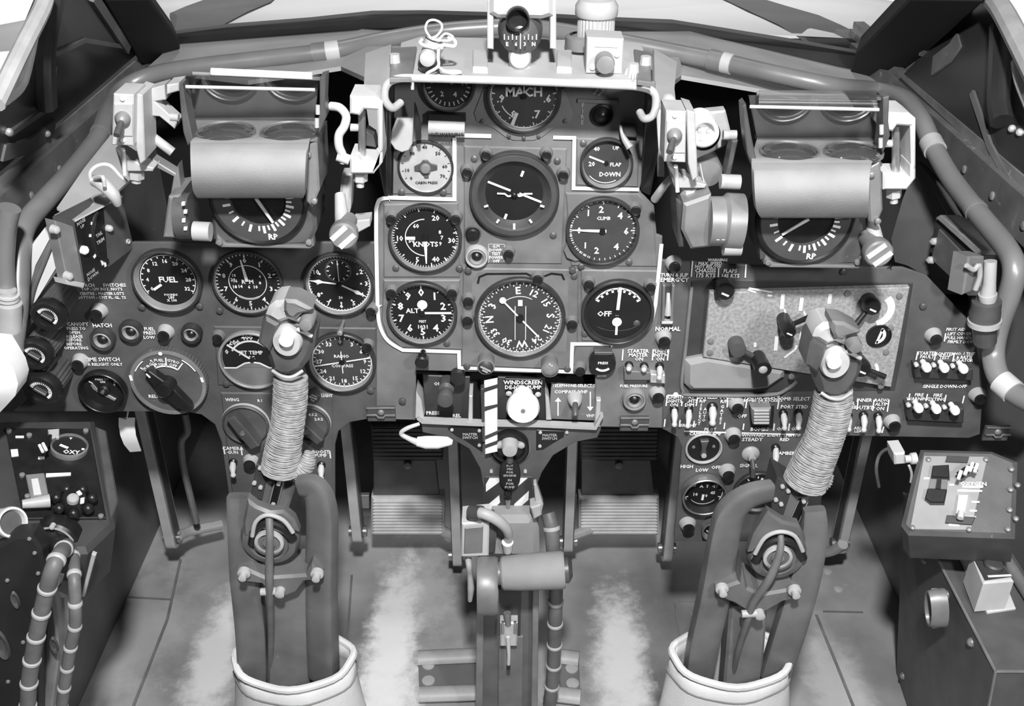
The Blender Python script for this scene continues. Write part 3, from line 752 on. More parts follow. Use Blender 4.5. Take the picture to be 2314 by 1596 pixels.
gauge('radio_compass', 'radio compass dial with crossed lines right of the left stick', 773, 817, 70, 'dial_grey', 1.11, 'bezel', .010, arcs=[(.95, .04, 0, 360)], ticks=[(0, 360, 36, .84, .95, .025)],
      nums=dec(0, 30, ['0', '3', '6', '9', '12', '15', '18', '21', '24', '27', '30', '33'], .74, .18), txt=[('RADIO', 0, .20, .14), ('COMPASS', 0, -.16, .14)],
      needles=[(80, .95, -.15, .02, 'bar'), (260, .92, -.1, .02, 'bar'), (0, .40, .42, .015, 'bar')])
gauge('air_temperature_gauge', 'small dial marked AT below the right hand switches', 1590, 1112, 44, 'dial_black', 1.14, 'steel', .016, arcs=[(.97, .03, -120, 120), (.78, .02, 130, 230)], ticks=[(-110, 110, 8, .82, .95, .045)],
      nums=[('30', 0, .78, .26), ('20', -52, .72, .26), ('10', -110, .45, .24), ('40', 55, .68, .26), ('45', 96, .48, .22)], txt=[('A  T', 0, .38, .22), ('0', .16, -.24, .22)], needles=[(184, .50, 0, .06, 'bar')], lip='bezel')
gauge('brake_pressure_gauge', 'dark half hidden dial left of the right stick fork', 1712, 1110, 52, 'dial_black', 1.08, 'bezel', .008, txt=[('BRAKE', .38, .50, .15), ('SUPPLY', .40, .34, .15)], ticks=[(-70, 60, 5, .70, .86, .05)], needles=[(8, .75, -.4, .05, 'bar')])
gauge('oil_gauge', 'tiny dial low on the right panel behind the stick fork', 1612, 1192, 24, 'dial_black', 1.15, 'steel', .014, txt=[('FUEL', 0, .35, .35), ('0 1 2', .05, -.05, .4)], arcs=[(.7, .1, 110, 240)], needles=[(120, .7, 0, .07, 'bar')])
def plug_rot(t, k, z):
    b = B(k); b.prism([(-.30, .70), (.22, .72), (.10, .1), (.20, -.42), (0, -.55), (-.20, -.42), (-.14, .1)], z, z + .28, .05); b.put('selector_bar', 'dark_metal', t)
    b = B(k); b.lathe([(.16, z + .25), (.16, z + .36), (0, z + .40)], 16, (0, -.35)); b.put('knob_tip', 'lamp_collar', t)
    for x, y in ((-.62, .1), (.60, .15)):
        b = B(k); b.lathe([(.1, z), (.1, z + .06), (0, z + .08)], 10, (x, y)); b.put('screw', 'grey_metal', t)
gauge('heater_selector', 'black three way selector in a pale ring above HIGH LOW OFF', 1590, 1013, 37, 'dial_black', 1.12, 'lamp_collar', .006, glass=False, extra=plug_rot, lip='lamp_collar', cat='selector')
# ---------------------------------------------------------------- small panel fittings
def on(px, py, h=0.0, hu=None, rot=0, fr=None): return (fr or FA).at(px, py, h, rot, hu)
def panel_lamp(px, py, label, r=13, style='pale', L=.0135):
    k = FA.sc(px, py, L)
    t = thing('panel_lamp', label, 'panel lamp', on(px, py, 0, L), 'hooded lamps on the instrument panel')
    b = B(k); e = L / k
    m = 'lamp_collar' if style == 'pale' else 'grey_metal'
    b.lathe([(r * 1.5, 0), (r * 1.48, e * .12), (r * 1.25, e * .45), (r * 1.02, e * .8)], 24); b.put('collar', m, t)
    b = B(k); b.lathe([(r * 1.02, e * .8), (r, e * .98), (r * .9, e), (r * .82, e * .98), (0, e * .97)], 24); b.put('cap', 'black_plastic', t)
for x, y, l in ((216, 714, 'hooded lamp above the HATCH button'), (368, 762, 'hooded lamp right of the FUEL LOW lettering'), (174, 828, 'hooded lamp left of the TIME SWITCH lettering'),
                (563, 1054, 'hooded lamp half behind the left stick neck'), (1525, 606, 'hooded lamp above TURN AND SLIP EMERGENCY lettering'), (1502, 775, 'hooded lamp below the word NORMAL'),
                (1488, 902, 'hooded lamp right of the fire indicator socket'), (1668, 926, 'hooded lamp above the word OFF by the bombs guard'), (1660, 996, 'hooded lamp left of the word STEADY'),
                (1647, 1078, 'hooded lamp right of the words LOW OFF'), (1557, 1198, 'hooded lamp at the bottom left of the right panel'), (2117, 770, 'hooded lamp above the upper three button box'),
                (2023, 966, 'hooded lamp right of the radio altitude switch'), (2217, 905, 'dim hooded lamp near the right edge of the panel')):
    panel_lamp(x, y, l)
for x, y, l in ((883, 498, 'lamp pillar at upper left of the airspeed dial'), (1029, 498, 'lamp pillar at upper right of the airspeed dial'), (883, 666, 'lamp pillar at upper left of the altimeter'),
                (1021, 666, 'lamp pillar at upper right of the altimeter'), (1058, 684, 'upper lamp pillar at left of the gyro compass'), (1056, 728, 'lower lamp pillar at left of the gyro compass'),
                (1293, 736, 'lamp pillar at right of the gyro compass'), (1215, 634, 'lamp pillar over the top of the gyro compass'), (1331, 646, 'lamp pillar at upper left of the turn dial'),
                (1471, 652, 'lamp pillar at upper right of the turn dial'), (1437, 478, 'lamp pillar at upper right of the climb dial'), (1149, 577, 'lamp pillar beside the warning placard'),
                (1098, 353, 'lamp pillar at top left of the artificial horizon'), (1235, 353, 'lamp pillar at top right of the artificial horizon'), (1055, 392, 'lamp pillar left of the artificial horizon'),
                (1273, 398, 'lamp pillar right of the artificial horizon'), (838, 708, 'lamp pillar at lower right of the clock'), (490, 768, 'lamp pillar at upper left of the jet temperature dial'),
                (829, 788, 'lamp pillar at upper right of the radio compass'), (1311, 842, 'lamp pillar left of the round black cap')):
    panel_lamp(x, y, l, 11, 'dark', .012)
def cap_button(px, py, r, label, m='black_plastic'):
    k = FA.sc(px, py, .012); t = thing('button', label, 'button', on(px, py, 0, .010)); b = B(k); e = .010 / k
    b.lathe([(r * 1.1, 0), (r * 1.1, e * .4), (r, e * .5), (r, e * .9), (r * .85, e), (0, e)], 24); b.put('cap', m, t)
    b = B(k); b.lathe([(r * 1.3, 0), (r * 1.3, e * .3), (r * 1.1, e * .35)], 24); b.put('collar', 'dark_metal', t)
cap_button(1068, 534, 15, 'plain black button below the artificial horizon')

def socket(px, py, r, label, ring='lamp_collar', name='indicator_lamp', cat='indicator'):
    k = FA.sc(px, py, .01); t = thing(name, label, cat, on(px, py, 0, .008)); e = .010 / k
    b = B(k); b.lathe([(r, 0), (r, e * .7), (r * .9, e), (r * .8, e), (r * .72, e * .7)], 32); b.put('outer_ring', ring, t)
    b = B(k); b.lathe([(r * .74, 0), (r * .74, e * .75), (r * .60, e * 1.0), (r * .50, e * .8), (r * .42, e * .6)], 32); b.put('inner_ring', 'bezel_grey', t)
    b = B(k); b.lathe([(r * .44, 0), (r * .44, e * .6), (r * .25, e * .9), (0, e)], 24); b.put('lens', 'black_plastic', t)
socket(294, 752, 27, 'ringed indicator left of the FUEL LOW lettering', 'bezel'); socket(431, 757, 24, 'ringed indicator below the fuel dial', 'bezel')
socket(1077, 582, 27, 'ringed indicator beside the placard left of centre'); socket(1434, 906, 27, 'ringed indicator above the right spring catch', 'bezel_grey')
socket(230, 770, 28, 'recessed push button under the word HATCH', 'panel_dark', 'push_button', 'button')

def toggle(px, py, px2, py2, label, w=6.5, m='cream', group='white lever switches', tip=False):
    L = .020
    k = FA.sc(px, py); t = thing('toggle_switch', label, 'switch', on(px, py), group)
    u0 = FA.uv(px, py); u1 = FA.uv(px2, py2, L); d = (u1[0] - u0[0], u1[1] - u0[1])
    b = B(); b.lathe([(w * k * 1.5, .0005), (w * k * 1.5, .004), (w * k * 1.0, .006)], 16); b.put('collar', 'black_plastic', t)
    b = B(); b.tube([(0, 0, .003), (d[0] * .35, d[1] * .35, .012), (d[0] * .8, d[1] * .8, .018), (d[0], d[1], L)], [w * k * .95, w * k * 1.15, w * k * .75, w * k * .95], 14)
    b.ball((d[0], d[1], L), w * k * .98, 12, 8); b.put('lever', m, t)
for a in ((1523, 922, 1524, 960, 'white lever switch marked LIGHTS ON, first of the lower row'), (1556, 924, 1554, 963, 'white lever switch marked DIM, second of the lower row'),
          (1769, 932, 1773, 968, 'white lever switch under the word PORT'), (1803, 932, 1804, 967, 'shaded lever switch under the letters STBD'),
          (1915, 936, 1918, 971, 'white lever switch under the word TAIL just right of the stick'), (1950, 936, 1952, 972, 'white lever switch under the word INNER'),
          (1983, 938, 1986, 974, 'white lever switch under RADIO ALTITUDE ON'), (528, 1042, 527, 1074, 'white lever switch under CAMERA on the left pillar'),
          (727, 1048, 726, 1082, 'white lever switch under BOOST PUMP on the left pillar'), (734, 1128, 733, 1154, 'half hidden lever switch under PITOT HEAT'),
          (1421, 824, 1421, 834, 'left white lever of the starter master pair'), (1455, 826, 1455, 836, 'right white lever of the starter master pair'), (1490, 826, 1490, 854, 'white lever switch under FLIGHT INSTRUMENTS ON'),
          (1752, 1010, 1751, 1056, 'tall white lever switch left of the word AMBER')):
    toggle(*a)
toggle(1609, 918, 1610, 956, 'wide white lever switch between the words SINGLE and DOUBLE', 8)
# small guard box under the starter levers
t = thing('switch_guard', 'low grey guard bar below the starter master levers', 'switch guard', on(1440, 850))
o = FA.uv(1440, 850)
b = B(); b.prism(FA.pts([(1411, 838), (1470, 842), (1470, 860), (1411, 860)], .014, o), 0, .014, .001); b.put('bar', 'panel_mid', t)
b = B(); b.prism(FA.pts([(1470, 846), (1503, 848), (1503, 868), (1470, 866)], .010, o), 0, .010, .001); b.put('bracket', 'pale_metal', t)
# three button boxes
def button_box(poly, btns, label):
    c = (sum(p[0] for p in poly) / 4, sum(p[1] for p in poly) / 4); o = FA.uv(*c)
    t = thing('button_box', label, 'button box', on(*c))
    b = B(); b.prism(FA.pts(poly, .016, o), .001, .016, .002); b.put('box', 'panel_dark', t)
    for x, y in btns:
        u, v = FA.uv(x, y, .030); k = FA.sc(x, y); u -= o[0]; v -= o[1]
        b = B(); b.lathe([(6 * k, .016), (6 * k, .026), (10 * k, .0265), (10 * k, .032), (8 * k, .034), (0, .0345)], 18, (u, v)); s = b.put('push_button', 'white_paint', t)
        b = B(); b.lathe([(5 * k, .016), (5 * k, .020), (0, .022)], 12, (u - 14 * k, v - 6 * k)); b.put('stud', 'cream', s)
button_box([(2068, 828), (2200, 834), (2199, 862), (2070, 856)], [(2094, 831), (2134, 832), (2177, 834)], 'upper dark box with three white push buttons')
button_box([(2050, 918), (2180, 924), (2178, 958), (2054, 952)], [(2076, 923), (2116, 925), (2158, 928)], 'lower dark box with three white push buttons')
# guarded emergency switch
o = FA.uv(1511, 690); t = thing('guarded_switch', 'upright grey channel switch between EMERGENCY and NORMAL', 'switch', on(1511, 690))
for p in ([(1498, 646), (1504, 646), (1502, 732), (1495, 732)], [(1519, 646), (1525, 646), (1521, 732), (1514, 732)]):
    b = B(); b.prism(FA.pts(p, .010, o), .0005, .010, .001); b.put('channel_side', 'panel_mid', t)
b = B(); b.prism(FA.pts([(1504, 648), (1519, 648), (1515, 730), (1501, 730)], .001, o), .0005, .002); b.put('channel_floor', 'panel_dark', t)
b = B(); b.prism(FA.pts([(1496, 728), (1521, 728), (1520, 734), (1495, 734)], .012, o), .0005, .012, .001); b.put('stop', 'pale_metal', t)
b = B(); P = [(*FA.uv(1510, 662, .004), .004), (*FA.uv(1510, 685, .008), .008), (*FA.uv(1509, 712, .009), .009)]
b.tube([(x - o[0], y - o[1], z) for x, y, z in P], [.0022, .003, .004], 10); b.put('lever', 'pale_metal', t)
# bombs guard
o = FA.uv(1720, 944); t = thing('ribbed_guard', 'ribbed metal guard above the word BOMBS', 'switch guard', on(1720, 944))
b = B(); b.prism(FA.pts([(1698, 924), (1744, 924), (1740, 962), (1702, 962)], .016, o), .001, .016, .003); b.put('guard', 'grey_metal', t)
for i in range(5):
    y = 930 + i * 7; b = B(); P = FA.pts([(1704, y), (1738, y)], .018, o); b.cyl((*P[0], .0165), (*P[1], .0165), .0016, seg=8); b.put('rib', 'pale_metal', t)
b = B(); b.prism(FA.pts([(1692, 918), (1750, 918), (1746, 968), (1696, 968)], .001, o), .0003, .0012); b.put('recess', 'black_plastic', t)
# key switch
k = FA.sc(1696, 1025); t = thing('key_switch', 'round pale switch with dark drooping lever below STEADY', 'switch', on(1696, 1025))
b = B(k); b.lathe([(20, 0), (20, .002 / k), (17, .004 / k), (9, .006 / k), (8, .012 / k), (0, .013 / k)], 24); b.put('boss', 'lamp_collar', t)
b = B(k); b.tube([(0, 0, .01 / k), (1, -16, .02 / k), (2, -36, .022 / k)], [5, 6, 6], 10); b.put('lever', 'dark_metal', t)

# ---------------------------------------------------------------- big left selectors
def knurl(b, r, z0, z1, n=60, d=.02):
    vs_, fs_ = [], []
    for i in range(n * 2):
        a = PI * i / n; rr = r * (1 if i % 2 else 1 - d)
        vs_ += [(rr * math.cos(a), rr * math.sin(a), z0), (rr * math.cos(a), rr * math.sin(a), z1)]
    m = n * 2
    for i in range(m):
        j = (i + 1) % m; fs_.append((2 * i, 2 * j, 2 * j + 1, 2 * i + 1))
    fs_.append(tuple(2 * i + 1 for i in range(m))); b.add(vs_, fs_)
k = FA.sc(381, 862); t = thing('relight_selector', 'large knurled grey disc with black pointer handle and white sector boxes', 'selector', on(381, 864, 0, .010)); e = 1 / k
b = B(k); knurl(b, 86, .001 * e, .011 * e, 64, .03); b.put('knurled_disc', 'panel_grey', t)
b = B(k); b.lathe([(84, .011 * e), (84, .0125 * e), (76, .0125 * e), (76, .011 * e)], 48); b.put('rim', 'grey_metal', t)
b = B(k); z = .0135 * e
b.strip(arc_pts(0, 0, 46, -52, 38, 14), 3.5, z); 
for a in (-52, -24, 6, 38): b.strip([(46 * math.sin(math.radians(a)), 46 * math.cos(math.radians(a))), (68 * math.sin(math.radians(a)), 68 * math.cos(math.radians(a)))], 3, z)
b.strip(arc_pts(0, 0, 74, -64, -38, 6), 2.5, z); b.strip(arc_pts(0, 0, 74, 34, 64, 6), 2.5, z); b.put('sector_lines', 'print_white', t)
b = B(k); b.disc(4.5, z, (-3, 78)); b.strip([(-79, 8), (-80, 22)], 6, z); b.strip([(79, 4), (77, 16)], 6, z); b.put('index_marks', 'print_white', t)
b = B(k); b.text('PURGE', -34, 46, 11, z, -38); b.text('FUEL', -9, 61, 10, z); b.text('& IGN', -8, 51, 9, z); b.text('GYRO', 22, 58, 10, z, 18); b.text('OFF', 20, 48, 10, z, 18); b.text('RELIGHT', -26, -34, 12, z); b.put('lettering', 'print_white', t)
b = B(k); b.lathe([(20, .011 * e), (20, .026 * e), (16, .030 * e), (0, .031 * e)], 24); b.put('boss', 'black_plastic', t)
b = B(k); b.prism([(-36, 44), (-26, 48), (16, 6), (48, -44), (50, -58), (40, -64), (28, -58), (-14, -10), (-38, 38)], .014 * e, .026 * e, 2); h = b.put('pointer_handle', 'black_plastic', t); 
b = B(k); b.strip([(-33, 42), (-26, 32)], 3.5, .027 * e); b.put('pointer_line', 'print_white', h)
def tsw(t, k, z):
    b = B(k); b.prism([(-.62, .30), (-.50, .40), (-.35, .10), (.52, -.55), (.40, -.68), (-.28, -.20), (-.55, .05)], z + .02, z + .10, .02); b.put('pointer_plate', 'grey_metal', t)
    b = B(k); b.lathe([(.3, z), (.3, z + .16), (.22, z + .22), (0, z + .22)], 20); b.put('centre_boss', 'black_plastic', t)
    b = B(k); b.lathe([(.10, z + .2), (.10, z + .34), (0, z + .36)], 14); b.put('shaft', 'steel', t)
gauge('time_switch', 'small black timer dial under TIME SWITCH lettering', 236, 880, 44, 'dial_black', 1.20, 'black_plastic', .014, ticks=[(-55, -54, 1, .62, .85, .05), (55, 56, 1, .7, .9, .05)], nums=[('6', 62, .66, .2)], txt=[('PRESS TO', 0, .62, .15), ('ON', 0, .45, .15)], extra=tsw, glass=False, lip='black_plastic', cat='timer')
def side_knob(px, py, r, label):
    L = .055; k = FA.sc(px, py, L); e = 1 / k
    t = thing('dimmer_knob', label, 'knob', on(px, py, 0, L), 'ribbed black dimmer knobs')
    b = B(k); knurl(b, r * .92, .001 * e, .040 * e, 22, .10); b.put('ribbed_body', 'dark_metal', t)
    b = B(k); b.lathe([(r * .95, .040 * e), (r * 1.06, .043 * e), (r * 1.06, .050 * e), (r * .9, .055 * e), (r * .66, .055 * e), (r * .60, .052 * e), (0, .052 * e)], 36); f = b.put('face', 'black_plastic', t)
    b = B(k); b.strip(arc_pts(0, 0, r * .56, -60, 130, 18), r * .10, .0525 * e); b.strip(arc_pts(0, 0, r * .60, 95, 150, 8), r * .26, .0527 * e)
    for i in range(14):
        a = math.radians(-60 + i * 13); b.strip([(r * .42 * math.sin(a), r * .42 * math.cos(a)), (r * .56 * math.sin(a), r * .56 * math.cos(a))], r * .05, .0527 * e)
    b.put('scale', 'print_white', f)
    b = B(k); b.prism([(-r * .30, r * .22), (-r * .18, r * .32), (r * .36, -r * .1), (r * .28, -r * .24)], .052 * e, .058 * e, 1); b.put('grip_bar', 'dark_metal', t)
side_knob(105, 718, 38, 'ribbed dimmer knob in deep shadow, uppermost of three at far left')
side_knob(76, 806, 38, 'ribbed dimmer knob, middle of three at far left'); side_knob(90, 886, 41, 'ribbed dimmer knob, lowest of three at far left')
def wafer(px, py, r, label, ang):
    k = FA.sc(px, py); e = 1 / k; t = thing('rotary_selector', label, 'selector', on(px, py, 0, .004))
    b = B(k); b.lathe([(r * 1.08, .002 * e), (r * 1.08, .007 * e), (r * 1.02, .009 * e), (r * .98, .006 * e), (0, .006 * e)], 40); b.put('disc', 'panel_grey', t)
    b = B(k); b.lathe([(r * 1.1, .001 * e), (r * 1.14, .003 * e), (r * 1.10, .006 * e)], 40); b.put('rim', 'lamp_collar', t)
    b = B(k); b.m = M4.Rotation(-math.radians(ang), 4, 'Z'); b.prism([(-.24 * r, r * .95), (.2 * r, r * .95), (.26 * r, 0), (.24 * r, -r * 1.0), (-.24 * r, -r * 1.0), (-.28 * r, 0)], .006 * e, .024 * e, 3); b.put('handle', 'dark_metal', t)
    b = B(k); b.lathe([(6, .024 * e), (6, .0255 * e), (0, .026 * e)], 14); b.put('screw', 'steel', t)
    return t, k
wafer(556, 958, 48, 'round rotary selector with dark bar handle left of the left stick', -28)
t, k = wafer(698, 955, 44, 'round rotary selector half hidden right of the left stick', 140)
b = B(k); b.text('4.5.2', 12, 24, 10, .0065 / k); b.text('2.0.2', 24, 12, 10, .0065 / k); b.put('lettering', 'print_white', t)
# lens headed knobs and black cap under the compass
def lens_knob(px, py, r, label, m, bars=False):
    L = .022; k = FA.sc(px, py, L); e = 1 / k; t = thing('lens_knob', label, 'knob', on(px, py, 0, L))
    b = B(k); b.lathe([(r * .95, .001 * e), (r * .95, .016 * e), (r * 1.0, .018 * e), (r * 1.0, .022 * e), (r * .85, .0225 * e)], 28); b.put('body', 'grey_metal', t)
    b = B(k); b.lathe([(r * .86, .0215 * e), (r * .6, .024 * e), (0, .026 * e)], 28); b.put('lens', m, t)
    if bars:
        b = B(k); b.strip([(-r * .6, r * .35), (r * .55, -r * .3)], r * .22, .027 * e); b.strip([(-r * .4, -r * .1), (r * .2, -r * .45)], r * .18, .027 * e); b.put('etched_bars', 'lamp_collar', t)
lens_knob(1098, 830, 20, 'round knob with etched slanting bars below the compass', 'panel_dark', True); lens_knob(1243, 836, 20, 'round amber lens knob below the compass', 'amber')
k = FA.sc(1362, 824); e = 1 / k; t = thing('ignition_cap', 'round black cap with curved lettering below the turn dial', 'button', on(1362, 824, 0, .012))
b = B(k); b.lathe([(30, .001 * e), (30, .010 * e), (27, .013 * e), (0, .0135 * e)], 32); b.put('cap', 'black_plastic', t)
b = B(k); b.box(-20, 26, .002 * e, 20, 34, .014 * e, 1); b.put('spring_clip', 'dark_metal', t)
b = B(k); b.box(-10, -38, .001 * e, 10, -30, .008 * e, 1); b.put('lower_clip', 'lamp_collar', t)
b = B(k); b.text('PRESS', 0, 6, 9, .0142 * e); b.strip(arc_pts(0, 6, 20, 135, 225, 8), 5, .0142 * e); b.put('lettering', 'print_white', t)
k = FA.sc(711, 888); t = thing('panel_fastener', 'slotted round fastener right of the left stick grip', 'fastener', on(711, 888))
b = B(k); b.lathe([(14, .001 / k), (14, .006 / k), (10, .010 / k), (0, .011 / k)], 20); b.put('head', 'dark_metal', t)
b = B(k); b.strip([(-8, 4), (8, -4)], 4, .0115 / k); b.strip([(-6, -4), (2, -9)], 3, .0115 / k); b.strip([(-3, 9), (8, 3)], 3, .0115 / k); b.put('engraving', 'lamp_collar', t)
def catch(px, py, label, fr=None, w=32):
    k = FA.sc(px, py); e = 1 / k; t = thing('spring_catch', label, 'catch', on(px, py))
    b = B(k); b.box(-w, -24, .0005 * e, w, 14, .005 * e, 1.5); b.put('body', 'dark_metal', t)
    b = B(k); b.tube([(-w, -3, .008 * e), (-10, -3, .008 * e), (-6, -7, .010 * e), (6, -7, .010 * e), (10, -3, .008 * e), (w, -3, .008 * e)], 2.6, 8); b.put('wire', 'steel', t)
    b = B(k); b.cyl((-w, 14, .006 * e), (w, 14, .006 * e), 2.4, seg=8); b.put('hinge_pin', 'steel', t)
    b = B(k); b.ball((0, 2, .006 * e), 8, 12, 8, sz=.6); b.put('stud', 'grey_metal', t)
catch(862, 928, 'spring wire catch at lower right of the left panel'); catch(1433, 950, 'spring wire catch below the ringed indicator'); catch(2250, 972, 'spring wire catch in shadow at the far right edge', w=28)
# loose panel screws
for x, y in ((322, 692), (452, 690), (895, 604), (1038, 605), (1250, 530), (1313, 600), (1058, 612), (1297, 622), (1421, 590), (1010, 774), (1055, 826), (1282, 832), (1322, 752), (1072, 357), (1259, 362), (1438, 728), (497, 700), (512, 865), (838, 880), (908, 432), (1002, 432), (1318, 322), (1548, 900), (910, 905), (2085, 690), (1905, 612)):
    k = FA.sc(x, y); u, v = FA.uv(x, y); b = B(); b.lathe([(8 * k, .001), (8 * k, .0035), (5 * k, .0045), (0, .0048)], 12, (u, v)); b.put('screw', 'dark_metal', PANEL)
# ---------------------------------------------------------------- panel lettering
for s, x, y, z in (('TORCH      SWITCHES', 230, 645, 12), ('TOP - U/V INST. NOT\'S', 230, 654, 10), ('CENTRE - MASTER LGT\'S', 230, 664, 10), ('BOTTOM - C\'PIT FL. GL. TS', 230, 673, 10),
                   ('CANOPY', 175, 733, 13), ('PRESS TO', 172, 743, 11), ('OPEN', 168, 752, 11), ('RELEASE', 168, 761, 11), ('BEFORE', 167, 769, 11), ('BEFORE', 167, 778, 11), ('OPERATING', 172, 787, 11), ('HATCH', 231, 736, 14),
                   ('FUEL', 337, 744, 12), ('PRESS', 338, 753, 12), ('LOW', 337, 763, 12), ('TIME SWITCH', 231, 813, 14), ('FOR RELIGHT ONLY', 231, 824, 11), ('WING', 525, 904, 12), ('R I', 587, 906, 10),
                   ('CAMERA', 526, 1014, 13), ('GUN', 526, 1023, 12), ('BOOST', 725, 1022, 13), ('PUMP', 725, 1030, 12), ('PITOT', 730, 1106, 12), ('HEAT', 731, 1115, 12), ('LIGHT', 739, 895, 10),
                   ('STARTER', 1442, 794, 13), ('MASTER', 1442, 803, 13), ('ON', 1444, 812, 13), ('FLIGHT', 1493, 794, 12), ('INST\'N', 1493, 803, 12), ('ON', 1492, 812, 13), ('FUEL PRESSURE', 1432, 873, 10),
                   ('TURN & SLIP', 1524, 622, 12), ('EMERG\'CY', 1524, 633, 15), ('NORMAL', 1509, 744, 15), ('WARNING', 1622, 588, 10), ('MAX. SPEED', 1605, 596, 11), ('NOT BELOW', 1600, 603, 11), ('CHASSIS', 1594, 612, 14), ('175 KTS', 1594, 623, 14), ('FLAPS', 1650, 613, 13), ('145 KTS', 1650, 624, 13),
                   ('FLIGHT', 1523, 898, 12), ('LIGHTS', 1523, 907, 12), ('ON', 1523, 916, 13), ('DAY', 1558, 898, 12), ('LIGHTS', 1558, 907, 12), ('DIM', 1558, 916, 13), ('SINGLE', 1597, 898, 13), ('R/P', 1588, 907, 12), ('DOUBLE', 1637, 898, 12), ('R/P', 1636, 908, 13),
                   ('S\nE\nL\nE\nC\nT', 1582, 937, 11), ('A\nU\nT\nO', 1592, 938, 11), ('G\nA\nT\nE\nS', 1630, 938, 12), ('BRIGHT', 1555, 962, 12), ('PILOT', 1605, 971, 11), ('CAMERA LAMP', 1594, 981, 12),
                   ('MASTER SELECT', 1722, 899, 12), ('BOMBS OR ROCKETS', 1724, 906, 10), ('R.P\'S', 1725, 914, 13), ('BOMBS', 1716, 971, 14), ('OFF', 1677, 941, 13, ), ('BOMB SELECT', 1793, 902, 13), ('PORT', 1779, 920, 13), ('STBD', 1812, 920, 13), ('OFF', 1765, 970, 12), ('OFF', 1798, 970, 12),
                   ('TAIL', 1922, 912, 11), ('FUZED', 1921, 921, 12), ('INNER', 1953, 905, 13), ('OUTB\'D', 1954, 922, 14), ('RADIO', 1993, 905, 12), ('ALTIM', 1993, 914, 12), ('ON', 1989, 924, 13), ('SAFE', 1907, 973, 12), ('ARM', 1940, 968, 11), ('LEAK', 1942, 975, 11),
                   ('DOWNWARD IDENT. LIGHTS', 1733, 984, 12), ('STEADY', 1700, 994, 14), ('RED', 1773, 994, 13), ('AMBER', 1778, 1025, 13), ('SIGNAL', 1692, 1053, 13), ('HIGH', 1552, 1055, 13), ('LOW', 1586, 1063, 13), ('OFF', 1618, 1057, 13),
                   ('STARTER', 2095, 799, 12), ('FAULT', 2095, 807, 12), ('IGNITER', 2136, 801, 12), ('TEST', 2134, 809, 12), ('NO. 1 TEST', 2180, 800, 10), ('& BATT', 2178, 808, 11), ('ISOLATOR', 2175, 815, 11), ('SINGLE DOWN-OFF', 2135, 874, 12),
                   ('FIRE', 2077, 893, 12), ('WARNING', 2075, 902, 12), ('FIRE', 2119, 894, 12), ('EXTING', 2117, 903, 12), ('FIRST AID', 2160, 745, 11), ('LIFT COVER', 2168, 755, 11), ('PULL HANDLE', 2170, 764, 11), ('FIRMLY DOWN', 2176, 773, 11),
                   ('G.M\nDOWN\nTEST\nPOWER\nOFF', 1121, 574, 10)):
    text(s, x, y, z)
for p in ((505, 1010, 508, 1027), (545, 1012, 547, 1029), (745, 1020, 747, 1036), (746, 1106, 748, 1122), (1408, 790, 1406, 815), (1476, 790, 1474, 815), (1511, 790, 1508, 815), (1565, 590, 1562, 626), (1624, 606, 1623, 627), (1686, 598, 1684, 628),
          (1508, 896, 1505, 918), (1543, 896, 1540, 918), (1577, 896, 1573, 918), (1645, 896, 1643, 921), (1688, 902, 1685, 923), (1761, 900, 1757, 925), (1503, 948, 1501, 965), (1537, 950, 1535, 965), (1569, 952, 1567, 966), (1638, 956, 1636, 970), (1681, 958, 1679, 972), (1750, 958, 1748, 974), (1784, 958, 1782, 974),
          (1939, 904, 1937, 926), (1975, 904, 1972, 929), (2009, 904, 2005, 931), (1997, 965, 1993, 979), (2074, 795, 2070, 814), (2115, 797, 2111, 815), (2157, 798, 2153, 817), (2197, 799, 2193, 818), (2056, 890, 2053, 908), (2096, 891, 2092, 909), (2138, 893, 2134, 911), (2179, 895, 2175, 912), (2137, 754, 2134, 772)):
    bar(*p)
for p in ((1546, 975, 1640, 978), (1676, 979, 1809, 983), (1508, 894, 1690, 897)): bar(*p, w=3.5)
b = B(); k = FA.sc(1526, 888); b.disc(6 * k, .003, FA.uv(1526, 889)); b.put('white_dot', 'print_white', PANEL)
for x0, y0, x1, y1 in ((1104, 552, 1140, 553), (1104, 552, 1104, 594), (1140, 553, 1139, 592)): bar(x0, y0, x1, y1, 2, 'print_grey', .0032)

# ---------------------------------------------------------------- radio controller in its recess
plate([(1562, 636), (1610, 632), (2064, 640), (2040, 800), (2022, 884), (1780, 886), (1560, 890), (1546, 872)], 0, .0012, 'panel_dark', 'recess_shade')  # flat plate; its dark colour stands in for the shade of a recess
plate([(1549, 818), (1600, 808), (1776, 838), (1774, 858), (1738, 882), (1700, 887), (1562, 886), (1548, 872)], .001, .012, 'pad', 'recess_bowl', .006)
b = B(); P = FA.pts([(1563, 650), (1548, 800), (1541, 860), (1544, 884), (1562, 893), (1735, 893), (1778, 880), (1800, 862)], .003)
b.tube(smooth_path([(x, y, .003) for x, y in P], 4), .0022, 8); b.put('recess_rim', 'grey_metal', PANEL)
FR = frame3(FA.m @ V((*FA.uv(1589, 808, .012), .012)), FA.m @ V((*FA.uv(2014, 876, .012), .012)), FA.m @ V((*FA.uv(1604, 662, .012), .012)))
o = FR.uv(1600, 800); t = thing('radio_controller', 'speckled grey radio control plate with black knobs in the right panel', 'radio controller', FR.m)
b = B(); b.prism(FR.pts([(1604, 662), (2056, 650), (2014, 876), (1589, 808)]), -.008, 0, .001); b.put('plate', 'radio_face', t)
